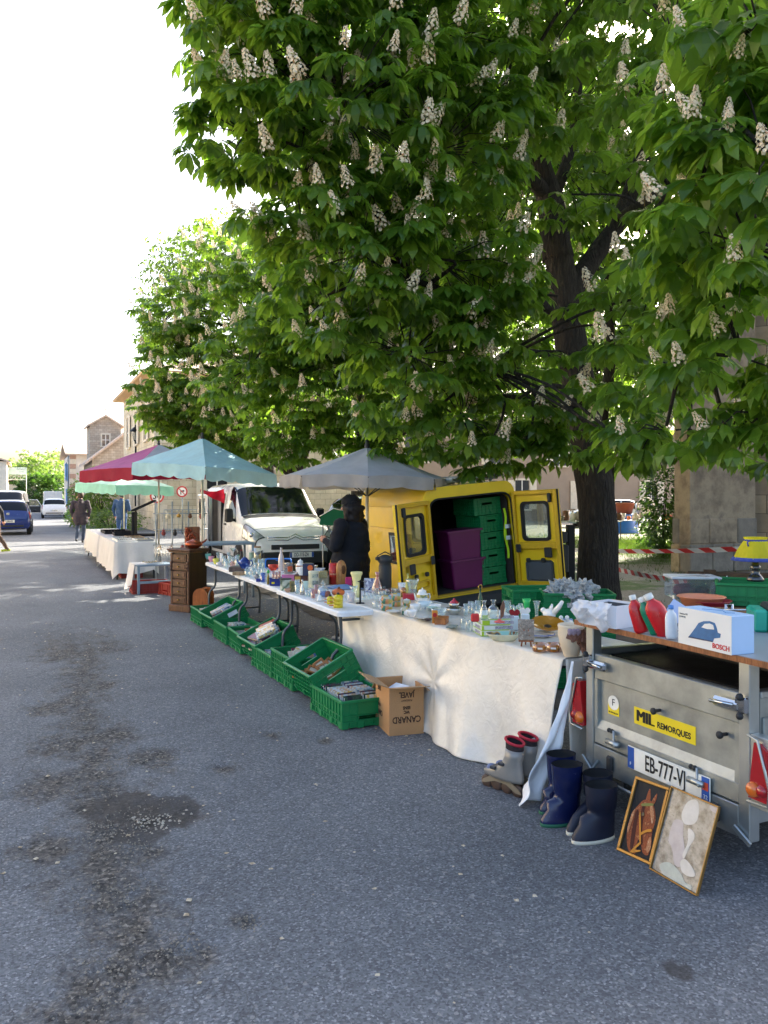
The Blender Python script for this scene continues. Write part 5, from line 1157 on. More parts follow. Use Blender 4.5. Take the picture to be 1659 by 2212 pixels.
# ------------------------------------------------------------------ cardboard box (printed upside down)
CARD = P('cardboard', 'b98a5c', .85, var=.08, scale=4., bump=.25, bscale=90.); CARDI = P('cardboard_inner', 'a98863', .9, var=.08); PRN = P('card_print', '4a3527', .9)
p0 = Vector((2.27, 5.26, 0)); 
t = thing('cardboard_box', 'open cardboard carton with upside down printing in front of the plastic sheet', 'box', (2.30, 4.96, 0), R(-8)); bw, bd, bh = .25, .34, .335
b = one(CARD); 
for q in ((0, bw, 0, .006), (0, bw, bd-.006, bd), (0, .006, .006, bd-.006), (bw-.006, bw, .006, bd-.006)): b.box(q[0], q[1], q[2], q[3], .008, bh)
b.box(0, bw, 0, bd, 0.002, .009); b.build('carton', t)
for M, ln, wd_ in ((TR(0, 0, bh) @ RX(R(-12)) @ RZ(0), bw, .15), (TR(bw, bd, bh) @ RZ(PI) @ RX(R(40)), bw, .16), (TR(0, bd, bh) @ RZ(-PI/2) @ RX(R(-22)), bd, .14), (TR(bw, 0, bh) @ RZ(PI/2) @ RX(R(38)), bd, .14)):
    k = one(CARDI).at(M); k.box(.004, ln-.004, -wd_, 0, -.002, .003); k.build('flap', t)
def up(M): return M @ RZ(PI)
fy = frame((bw/2, -.0015, .24), (1, 0, 0), (0, 0, 1)); fx = frame((-.0015, bd/2, .2), (0, -1, 0), (0, 0, 1))
for s, z, sz in (('CANARD', .115, .062), ('WC', .165, .030), ('EENS', .195, .030), ('JAVEL', .285, .055)): text(s, sz, PRN, up(frame((bw/2, -.0016, z), (1, 0, 0), (0, 0, 1))), t, sx=.8, bold=.0012)
text('PUISSANT', .018, PRN, up(frame((bw/2, -.0016, .245), (1, 0, 0), (0, 0, 1))), t)
for s, z, sz in (('CANARD', .12, .055), ('WC EENS', .17, .024), ('JAVEL', .29, .048)): text(s, sz, PRN, up(frame((-.0016, bd*.72, z), (0, -1, 0), (0, 0, 1))), t, sx=.72, bold=.001)
b = one(P('paper_white', 'd8dee4', .8)); b.at(TR(.05, .08, .25) @ RY(R(-25)) @ RZ(.2)); b.box(0, .15, 0, .2, 0, .004); b.build('paper', None, t.matrix_basis, None, 'white papers lying inside the cardboard carton', 'paper')
# ------------------------------------------------------------------ trailer
ZN = P('zinc_sheet', 'a2a7a5', .42, .7, var=.22, scale=7., bump=.10, bscale=25., dirt=.3); ZND = P('zinc_edge', 'b3b8b7', .35, .8, var=.1); YST = P('sticker_yellow', 'e9cf1f', .45, var=.03); TARP = P('black_tarp', '0d0e11', .5, bump=.3)
RX0 = 2.80
def TY(px, py, X=RX0): return PXP(px, py, X)
tt = thing('utility_trailer', 'galvanised utility trailer with yellow sticker and plate at the right edge', 'trailer', (RX0, 2.40, 0)); TL = 1.06
# local: x into the trailer, y from right post (0) to left post (1.06), z up
b = one(ZN); zb, zt = .345, .815
b.box(0, .022, .06, TL-.06, zb, zt); b.box(-.022, 0, .06, TL-.06, zt-.13, zt, .004); b.box(-.022, 0, .06, TL-.06, zb, zb+.085, .004)
b.prism([(-.022, zb+.085), (0, zb+.125), (.004, zb+.125), (.004, zb+.085)], .06, TL-.06, 'y') if False else b.add([(-.022, .06, zb+.085), (-.022, TL-.06, zb+.085), (-.001, TL-.06, zb+.125), (-.001, .06, zb+.125)], [(0, 1, 2, 3)])
b.box(-.022, 0, .06, .085, zb+.085, zt-.13); b.box(-.022, 0, TL-.085, TL-.06, zb+.085, zt-.13); tg = b.build('tailgate', tt)
for y0 in (0, TL-.058):
    b = one(ZND); b.box(-.03, .03, y0, y0+.058, .20, .955, .004); b.build('post', tt)
b = one(ZN); b.box(-.028, 0, .06, TL-.06, .205, zb-.006, .003); b.box(0, .03, .06, TL-.06, .205, zb-.004); b.build('rear_crossmember', tt)
for y0 in (.0, TL-.03):
    b = one(ZN); b.box(.031, 1.9, y0, y0+.03, .33, .80)
    for z in (.42, .62): b.box(.04, 1.9, y0-.012 if y0 < .5 else y0+.03, y0 if y0 < .5 else y0+.042, z, z+.10, .004)
    b.m(ZND); b.box(.03, 1.9, y0-.008, y0+.038, .80, .83, .004); b.build('side_board', tt)
b = one(TARP); b.box(.10, 1.85, .05, TL-.05, .33, .80); b.box(.5, .52, .04, TL-.04, .80, .95); b.build('load_cover', tt)
b = one(ZND); b.box(.04, 1.9, .03, TL-.03, .26, .325); b.tube([(.9, -.05, .26), (.9, TL+.05, .26)], .03); b.build('chassis', tt)
for sgn, y0 in ((-1, -.12), (1, TL+.12)): 
    k = one(TYRE); k.at(TR(.95, y0, .26) @ RX(PI/2)); k.lathe([(.15, -.07), (.24, -.07), (.26, -.03), (.26, .03), (.24, .07), (.15, .07), (0, .05)], 20); k.build('tyre', tt)
# latches, knobs, hinges
for y0, s in ((TL-.03, 1), (.03, -1)):
    b = one(CHR); b.box(-.055, -.03, y0-.03, y0+.03, zt-.075, zt-.005, .006); b.box(-.06, -.026, min(y0, y0-s*.15), max(y0, y0-s*.15), zt-.075, zt-.03, .012); k = b.build('latch', tt); h_ = one(CHR); h_.tube([(-.06, y0-s*.03, zt-.045), (-.075, y0-s*.14, zt-.05)], .008); h_.build('latch_lever', k)
    [one(BLKP).ball((-.06, y0-.005, zt-dz), .016).build('bolt_cap', k) for dz in (.005, .085)]
for px, py in ((1427, 1534), (1571, 1585)):
    p = TY(px, py); b = one(BLKP); b.at(TR(-.024, p.y-2.40, p.z) @ RY(-PI/2)); b.lathe([(.008, -.02), (.008, .012), (.016, .016), (.017, .026), (.011, .032), (0, .032)], 12); b.build('knob', tt)
for px, py in ((1339, 1598), (1520, 1680)):
    p = TY(px, py); b = one(ZND); b.at(TR(-.03, p.y-2.40, p.z)); b.tube([(-.01, 0, .05), (-.01, 0, -.01), (-.03, -.03, -.02)], .007); b.cyl(.0, 0, .0) if False else None; b.tube([(-.018, .045, -.012), (-.018, -.045, -.012)], .015, 8); b.m(BLKP); b.ball((-.01, .015, .045), .012); b.ball((-.01, .035, .045), .012); b.build('hinge_pin', tt)
for y0 in (TL-.20, .17):
    b = one(BLKP); b.box(-.05, -.029, y0-.022, y0+.022, .235, .315, .01); b.build('marker_lamp', tt)
for y0 in (TL-.02, .03):
    b = one(ZND); b.at(TR(-.035, y0, .225) @ RX(R(38 if y0 > .5 else 30))); b.box(-.012, .0, -.05, .05, -.012, .012, .003); b.build('latch_strap', tt)
b = one(ZND); b.tube([(-.04, .25, .20), (-.09, .26, .20), (-.09, TL-.1, .20), (-.03, TL-.1, .26)], .010); b.build('step_rail', tt)
# stickers and plate, seen from the road (-x side): right on screen is -y
def onrear(px, py, off=-.0245):
    p = TY(px, py); return frame((off, p.y-2.40, p.z), (0, -1, 0), (0, 0, 1))
p = TY(1433, 1567); b = one(YST); b.box(-.20, .20, -.042, .042, -.0004, .0006); stk = b.build('sticker', tt, onrear(1434, 1566, -.0018))
[text('MIL', .080, INK, TR(-.122+dx, .0, .0012+.0002*abs(dx)/.003), stk, sx=1.0) for dx in (-.0045, -.0015, .0015, .0045)]; text('REMORQUES', .040, INK, TR(.065, -.010, .0012), stk, sx=.92, bold=.0012)
b = one(YST); b.box(-.042, .042, -.065, .0, -.0004, .0006); s2 = b.build('country_sticker', tt, onrear(1326, 1518, -.0018)); b = one(PLATE); b.lathe([(.041, .0007), (.041, .0012), (0, .0012)], 24, False, 1., .9); b.build('white_oval', s2); text('F', .05, INK, TR(0, 0, .0018), s2); text('MIL REMORQUES', .0105, INK, TR(0, -.052, .0012), s2, sx=.9)
pl = TY(1452, 1665, RX0-.035); p = TY(1452, 1666)
po = plate(tt, onrear(1453, 1666, -.036), 'EB-777-VJ', .52, .11); text('F', .022, PLATE, TR(-.238, -.03, .0066), po); text('32', .026, PLATE, TR(.238, -.035, .0066), po); b = one(P('region_red', 'c2452b', .5)); b.box(.222, .254, -.005, .03, .006, .0068); b.build('region_emblem', po)
# lamps at both sides
def tail(y0, s, z0):
    b = one(REDL); pts = [(0, 0), (.09, 0), (.09, .21), (.055, .235), (.028, .235)] if s > 0 else [(0, 0), (-.09, 0), (-.09, .21), (-.055, .235), (-.028, .235)]
    b.prism([(y0+a*s*s, z0+c) for a, c in pts], -.045, .0, 'x'); o = b.build('tail_light', tt); sg = .065*s
    k = one(ORL); k.at(TR(-.046, y0+sg*.4, z0+.04) @ RY(-PI/2)); k.lathe([(.032, 0), (.030, .012), (.018, .022), (0, .025)], 14); k.build('indicator', o)
    k = one(REDL); k.at(TR(-.046, y0+sg*1.05, z0+.045) @ RY(-PI/2)); k.lathe([(.026, 0), (.02, .014), (0, .018)], 12); k.build('brake_lens', o)
    g = one(ZND); yo = y0+.10*s; g.tube([(-.05, y0, z0-.015), (-.05, yo, z0-.01), (-.05, yo+.008*s, z0+.06), (-.05, y0+.05*s, z0+.25), (-.05, y0, z0+.26)], .006); g.build('lamp_guard', tt)
tail(TL+.005, 1, .415); tail(-.005, -1, .40)
b = one(ZND); b.box(-.03, .02, -.10, -.002, .36, .66, .004); b.build('lamp_bracket', tt)
# board on top
BRD = P('board_laminate', '8e959b', .35, var=.1, scale=3.); BRE = wood('board_edge', 'a3653a', '6b3c1e', 5.)
t = thing('laminate_board', 'grey laminate board with brown edge lying on the trailer posts', 'board', (2.73, 2.17, .957)); pl = [(0, .06), (.05, 0), (.62, 0), (.62, 1.34), (.0, 1.34)]
b = one(BRE); b.prism(pl, 0, .026); b.build('core', t); b = one(BRD); b.prism([(.004+x*.987, .004+y*.994) for x, y in pl], .0262, .0285); b.build('laminate', t)
t = thing('loading_board', 'dark plywood board over the front of the trailer', 'board', (3.36, 2.20, .957)); b = one(wood('ply', '6b4a30', '3f2a1a', 3.)); b.box(0, 1.35, 0, 1.45, -.03, .022); b.build('panel', t)
b = one(ZND)
for x in (.1, 1.2):
    for y_ in (.3, 1.1): b.box(x, x+.04, y_, y_+.04, -.13, -.03)
b.build('batten', t)
# ================================================================== UMBRELLAS
POLE = P('pale_pole', 'cfc9b4', .45, .2); POLEG = P('grey_pole', '8b8f92', .4, .6)
def canopy(name, label, apex, rim, mats, val, valmats, base, sag=.06, scal=6, ztop=True, ribs=True, pole_mt=None):
    """umbrella: apex point, list of rim corner points (world), panel materials, valance drop"""
    B = Vector((base[0], base[1], 0)); t = thing(name, label, 'umbrella', tuple(B)); A = Vector(apex)-B; rimv = [Vector(p)-B for p in rim]; n = len(rimv)
    b = one(pole_mt or POLE); b.cyl(.021, .02, A.z+.03, 10); b.build('pole', t)
    b = one(P('umbrella_base', '55585a', .8)); b.lathe([(0, 0), (.24, 0), (.24, .05), (.06, .07), (.04, .25), (.0, .25)], 16); b.build('base', t)
    b = one(BLKP); b.at(TR(A.x, A.y, A.z)); b.lathe([(.03, -.02), (.035, .03), (.02, .05), (.03, .08), (0, .10)], 10); b.build('finial', t)
    for i in range(n):
        c1, c2 = rimv[i], rimv[(i+1) % n]; k = one(mats[i % len(mats)])
        def f(u, v, c1=c1, c2=c2):
            e = c1.lerp(c2, v); p = A.lerp(e, u); s = sag*math.sin(PI*u)*(.35+.65*math.sin(PI*v)); p.z -= s*.8
            edge = math.sin(PI*v)*u*u; p.z -= -.02*edge; q = (A.lerp((c1+c2)/2, u)-p)*.06*edge
            p = p+q; p.z += .008*noise.noise(Vector((p.x*5, p.y*5, i))); return tuple(p)
        k.grid(f, 12, 14); pn = k.build('panel', t)
        w_ = one(valmats[i % len(valmats)]); L = (c2-c1).length; out = Vector((-(c2-c1).y, (c2-c1).x, 0)).normalized()
        def g(u, v):
            p = Vector(f(1., u)); d = val*(.86+.14*abs(math.sin(PI*u*scal)))*v; p.z -= d; wv = .03*v*math.sin(u*17+i*2)+.018*v*noise.noise(Vector((u*9, i*3., v)))
            return tuple(p+out*wv)
        w_.grid(g, scal*6, 5); w_.build('valance', pn)
    if ribs:
        for c in rimv:
            r_ = one(LEGM); r_.tube([A-Vector((0, 0, .06)), A.lerp(c, .5)-Vector((0, 0, sag*.6+.02)), c-Vector((0, 0, .015))], .008, 5); r_.tube([(A.x*.0+0, 0, A.z-.62), A.lerp(c, .5)-Vector((0, 0, sag*.6+.02))], .007, 5); r_.build('rib', t)
    return t
GREYU = cloth('grey_canvas', 'b2b6bd', .8, .30); GREYV = cloth('grey_valance', 'b5b1ac', .8, .4)
ga = D(793, 966, 10.0); gb_ = D(793, 1100, 10.0); R_ = 1.09
canopy('market_umbrella', 'grey round umbrella over the woman in black beside the yellow van', ga, [Vector((gb_.x+R_*math.cos(a), gb_.y+R_*math.sin(a), 1.865-.03*math.cos(a))) for a in [PI/8+k*PI/4 for k in range(8)]], [GREYU], .15, [GREYV], (gb_.x, gb_.y), .05, 2)
TEAL = cloth('teal_canvas', 'aed6de', .8, .3); TEALV = cloth('teal_valance', '1f8e9c', .8, .4); TEAL2 = cloth('teal_faded', 'bfe0e2', .8, .3)
tc_ = D(437, 1100, 14.5); q = lambda px, py, d: D(px, py, d)
canopy('market_umbrella', 'faded teal square umbrella above the carved cabinet', D(437, 946, 14.5), [q(444, 1008, 13.1), q(597, 1026, 14.6), q(436, 1000, 15.9), q(285, 1000, 14.4)], [TEAL, TEAL2, TEAL, TEAL], .24, [TEAL2, TEALV, TEALV, TEAL], (tc_.x, tc_.y), .05, 5)
BUR = cloth('burgundy_canvas', 'b9689c', .8, .35); BURV = cloth('burgundy_valance', '9c1738', .8, .4); WHC = cloth('white_canvas', 'ccd0d8', .8, .3)
bc_ = D(343, 1100, 19.5)
canopy('market_umbrella', 'burgundy and white umbrella over the jewellery tables', D(343, 960, 19.5), [q(288, 1010, 17.9), q(470, 1010, 19.4), q(380, 1012, 21.4), q(172, 1018, 19.6)], [WHC, WHC, BUR, BUR], .30, [BURV], (bc_.x, bc_.y), .05, 5)
MINT = cloth('mint_canvas', 'bfe0d3', .8, .4); MINTV = cloth('mint_valance', 'a9dcc9', .8, .5); mc_ = D(268, 1100, 25)
canopy('market_umbrella', 'mint green umbrella behind the burgundy one', D(268, 1015, 25), [q(250, 1048, 23.2), q(375, 1052, 24.8), q(290, 1046, 26.8), q(163, 1044, 25)], [MINT], .30, [MINTV], (mc_.x, mc_.y), .04, 5)
# ================================================================== LEFT STALL
WCL = cloth('white_tablecloth', 'e6e3df', .8, .2, .05, .3)
def clothtable(label, x0, x1, y0, y1, z, zl, seed=0):
    t = thing('draped_table', label, 'table', (x0, y0, 0)); X, Y = x1-x0, y1-y0
    for a, c in ((.05, .05), (X-.05, .05), (.05, Y-.05), (X-.05, Y-.05)): k = one(LEGM); k.tube([(a, c, 0), (a, c, z-.03)], .018, 6); k.build('leg', t)
    k = one(TT); k.box(.0, X, 0, Y, z-.03, z-.004); k.build('table_top', t)
    b = one(WCL); per = []
    m_ = 12; n_ = max(12, int(Y/.12))
    for i in range(m_): per.append((X*i/m_, 0))
    for i in range(n_): per.append((X, Y*i/n_))
    for i in range(m_): per.append((X*(1-i/m_), Y))
    for i in range(n_): per.append((0, Y*(1-i/n_)))
    rings = []
    for j in range(9):
        s = j/8; rg = []
        for i, (x, y_) in enumerate(per):
            cx, cy = (x-X/2)/(X/2), (y_-Y/2)/(Y/2); w_ = (.05+.06*noise.noise(Vector((x*2.3+seed, y_*2.3, s))))*s**.6+.03*s*math.sin(i*1.3)
            ox = math.copysign(1, cx) if abs(cx) > .999 else 0; oy = math.copysign(1, cy) if abs(cy) > .999 else 0
            lo = zl+.10*noise.noise(Vector((x*1.7, y_*1.7, seed+3.)))-(.12 if (ox and oy) else 0)
            rg.append((x+ox*w_+.003*ox, y_+oy*w_+.003*oy, z+.002-(z-lo)*s))
        rings.append(rg)
    b.loft(rings); b.add([(p[0], p[1], z+.002) for p in per], [tuple(range(len(per)))]); b.build('tablecloth', t, fix=False); return t
clothtable('long white draped table of jewellery trays under the burgundy umbrella', 1.70, 2.50, 16.5, 19.6, .74, .14, 1)
clothtable('farther white draped table beyond the jewellery trays', 1.68, 2.50, 19.7, 23.6, .74, .22, 2)
LBG = P('blue_grey_paint', '8b9dab', .5, .1, var=.12)
t = thing('side_table', 'low blue grey metal table with a white cloth beside the red crate', 'table', (1.78, 13.85, 0), R(4)); 
b = one(LBG); b.box(0, .62, 0, .50, .47, .50, .006); b.build('table_top', t)
for a, c in ((.03, .03), (.59, .03), (.03, .47), (.59, .47)): k = one(LBG); k.box(a-.02, a+.02, c-.02, c+.02, 0, .47); k.build('leg', t)
k = one(LBG); k.box(.05, .57, .01, .05, .18, .22); k.build('stretcher', t)
b = one(WCL); b.grid(lambda u, v: (-.02-.05*v*(1 if u < .7 else 1)-.04*v*math.sin(u*8), .10+.44*u, .503 if v == 0 else .503-.46*v*(.75+.25*u)), 14, 10); b.box(-.02, .45, .08, .54, .501, .505); b.build('cloth', t)
RCR = P('crate_red', '8d2b22', .5, var=.12, dirt=.15)
def red_crate(label, loc, rz=0.):
    o = put('plastic_crate', CR2, None, TR(*loc) @ RZ(rz), None, label, 'crate', 'red crates under the left stall')
CR2 = CRL.copy(); CR2.materials.clear(); CR2.materials.append(RCR)
red_crate('red plastic crate under the low blue grey table', (2.02, 14.1, .005)); red_crate('red plastic crate just right of the low blue grey table legs', (2.48, 13.7, .005), R(20)); red_crate('red plastic crate under the jewellery table', (2.05, 17.0, .005), PI/2)
for i, y_ in enumerate((18.2, 19.2)): red_crate('red crate deep under the long white table', (2.1, y_, .005), PI/2)
t = thing('metal_frame_table', 'grey metal framed table behind the carved cabinet', 'table', (2.50, 12.75, 0)); b = one(LBG); b.box(0, 1.0, 0, .6, .86, .90, .006); b.build('table_top', t)
for a, c in ((.03, .03), (.97, .03), (.03, .57), (.97, .57)): k = one(LBG); k.tube([(a, c, 0), (a, c, .86)], .022, 6); k.build('leg', t)
# trays, cases and racks of the left stall
BLKV = P('black_velvet', '17171a', .9); STUFF = tone('trinkets', ['c9c3b3', '6d6a64', 'b59a52', '2d2f33', 'd8d6d0'], .4, 60., 1., metal=.3)
def tray(label, x, y_, w_, d, z=.745, rz=0., mt=None, h=.04):
    t = thing('display_tray', label, 'tray', (x, y_, z), rz, 'jewellery trays'); b = one(mt or BLKV); b.box(0, w_, 0, d, 0, .006); 
    for q in ((0, w_, 0, .01), (0, w_, d-.01, d), (0, .01, .01, d-.01), (w_-.01, w_, .01, d-.01)): b.box(*q, .006, h)
    b.build('tray_frame', t); b = one(STUFF)
    for i in range(8):
        for j in range(5): b.ball((.03+(w_-.06)*i/7, .03+(d-.06)*j/4, .012), random.uniform(.008, .02), 5, 3)
    o = b.build('trinkets', t); o['kind'] = 'stuff'
tray('long black tray at the far end of the jewellery table', 1.95, 19.0, .5, .5, .76, 0, None, .06); tray('wide black slotted tray on the second draped table', 1.85, 20.1, .6, 1.2, .745, 0, None, .07)
tray('pale flat tray of rings at the near corner of the jewellery table', 1.76, 16.6, .34, .5, .745, 0, P('tray_white', 'd5d3ce', .6)); tray('pale flat tray of brooches behind the rings', 1.78, 17.3, .34, .6, .745, 0, MATS['tray_white']); tray('wooden slotted tray in the middle of the jewellery table', 2.1, 17.6, .32, .8, .745, 0, wood('tray_wood', 'a58561', '6f5238'))
tray('grey tray of bracelets next to the wooden slotted tray', 2.14, 16.6, .33, .7, .745, 0, P('tray_grey', '8c8f90', .6)); tray('small tray of chains on the low blue grey table', 1.95, 13.95, .3, .3, .507, .2, P('tray_white2', 'dfe0e2', .6), .015)
t = thing('open_display_case', 'open black display case standing on the draped table', 'case', (2.28, 18.7, .745), R(-15)); b = one(BLKV); b.box(0, .06, 0, .5, 0, .55, .01); b.box(0, .5, 0, .5, 0, .05, .01); b.build('case_body', t)
b = one(BLKV); b.at(TR(0, 0, .56) @ RY(R(-25))); b.box(0, .55, 0, .5, 0, .04, .01); b.build('case_lid', t)
t = thing('display_rack', 'metal rack of small hanging curios on the draped table', 'rack', (2.35, 15.6, 0), R(-10)); 
for a in (0, .3, .6, .9):
    k = one(GALV); k.tube([(a, 0, 0), (a, 0, 1.55)], .014, 6); k.build('upright', t)
for z in (.72, 1.02, 1.32): k = one(GALV); k.tube([(-.05, 0, z), (.95, 0, z)], .012, 6); k.build('rail', t)
CUR = [P('curio_brass', 'a8843f', .35, .7), P('curio_red', '7d2a2c', .5), P('curio_ivory', 'd9cbb0', .6), P('curio_brown', '6b4428', .6), P('curio_black', '1d1c1c', .5)]
rd = random.Random(3)
for i in range(12):
    b = one(CUR[i % 5]); x, z = .06+.07*i, (.72, 1.02, 1.32)[i % 3]; p = Vector((2.35+x*math.cos(R(10)), 15.56-x*math.sin(R(10))-.02, z)); h = rd.uniform(.07, .16)
    b.lathe([(0, -h), (.03, -h*.9), (.045, -h*.5), (.02, -h*.25), (.035, -h*.1), (.006, 0), (0, 0)], 10); b.tube([(0, 0, 0), (0, .02, .03)], .004, 4); b.build('hanging_curio', None, p, None, ['brass', 'dark red', 'ivory coloured', 'brown', 'black'][i % 5]+' curio hanging on the metal rack behind the cabinet', 'ornament', 'curios on the metal rack')
t = thing('chain_stand', 'wire stand of silvery necklaces on the low blue grey table', 'stand', (2.12, 14.12, .507)); 
for i in range(7):
    k = one(CHR); x = -.02+.045*i; k.tube([(x, 0, 0), (x, 0, .30)], .004, 4); k.tube([(x, 0, .30), (x+.012, -.02, .16), (x+.02, -.01, .06), (x+.028, 0, .30)], .003, 4); k.build('necklace', t)
# carved cabinet
WD = wood('walnut', '6f4a33', '3d261a', 3., .4); WDD = wood('walnut_side', '38251d', '20140f', 3., .4)
c0 = G(366, 1320); t = thing('drawer_cabinet', 'tall narrow carved wooden drawer cabinet at the end of the folding tables', 'cabinet', (c0.x, c0.y, 0), math.atan2(11.38-11.73, 2.18-1.95)); cw, cd, ch = .40, .36, .90
b = one(WDD); b.box(.02, cw-.02, .03, cd, .10, ch-.03); b.build('carcass', t)
b = one(WD); b.box(-.012, cw+.012, -.012, cd+.01, 0, .105, .012); b.build('plinth', t); b = one(WD); b.box(-.03, cw+.03, -.03, cd+.02, ch-.03, ch, .01); b.box(-.015, cw+.015, -.015, cd+.01, ch-.055, ch-.031, .006); b.build('top', t)
for x in (.015, cw-.055):
    b = one(WD); b.box(x, x+.04, .0, .03, .11, ch-.06, .008)
    for k in range(3): b.ball((x+.02, -.002, ch-.20-.045*k), (.022-.004*k, .016, .03))
    b.build('pilaster', t)
for i in range(6):
    z0 = .125+i*.118; b = one(WD); b.box(.065, cw-.065, -.004, .03, z0, z0+.105, .006); b.box(.085, cw-.085, -.012, -.004, z0+.018, z0+.087, .004); d_ = b.build('drawer', t); k = one(CUR[0]); k.ball((cw/2, -.022, z0+.052), (.016, .014, .012)); k.build('knob', d_)
COP = P('copper', '9c4f35', .3, .8, var=.2)
def at_cab(x, y_, z): return t.matrix_basis @ Vector((x, y_, z))
o = thing('copper_kettle', 'squat copper kettle with tall spout standing on the carved cabinet', 'kettle', tuple(at_cab(.28, .2, ch))); b = one(COP); b.lathe([(0, 0), (.06, 0), (.11, .03), (.13, .06), (.10, .10), (.05, .12), (.03, .13), (.0, .135)], 18); b.tube([(.10, 0, .07), (.16, 0, .10), (.19, 0, .13)], [.02, .014, .01], 8); b.build('bowl', o); b = one(COP); b.tube([(.08, 0, .11), (.06, 0, .20), (0, 0, .23), (-.06, 0, .20), (-.08, 0, .11)], .008); b.build('handle', o)
o = thing('carved_grapes', 'carved wooden wall piece with bunches of grapes on the metal table', 'carving', tuple(at_cab(-.02, .32, ch+.0))); b = one(wood('carv', '9a5f38', '5d3520', 3.)); b.box(0, .22, 0, .04, 0, .30, .01); b.build('panel', o)
b = one(COP); rd = random.Random(8)
for i in range(40): b.ball((.01+.2*rd.random()*(1-i/60), -.015+.01*rd.random(), .02+.26*i/40), .019, 6, 4)
o2 = b.build('grapes', o); o2['kind'] = 'stuff'
# magazine rack of varnished wood
VW = wood('varnish_wood', 'b0642f', '7d3f18', 3., .3)
p = G(415, 1333); t = thing('magazine_rack', 'small varnished wooden magazine rack with rounded ends by the farthest crate', 'rack', (p.x+.05, p.y+.22, 0), R(-35)); pr = [(0, 0), (.22, 0), (.22, .26)]+[(.11+.11*math.cos(a), .26+.11*math.sin(a)) for a in (.4, .8, 1.2, PI/2, 1.95, 2.35, 2.75)]+[(0, .26)]
for y_ in (0, .22): b = one(VW); b.prism(pr, y_, y_+.015, 'y'); b.build('end_panel', t)
b = one(VW); b.box(.02, .20, .015, .22, .12, .135); b.box(.10, .115, .015, .22, .135, .30); b.build('shelf', t)
b = one(VW); b.tube([(.11, .0, .33), (.11, .235, .33)], .012); b.build('handle', t)
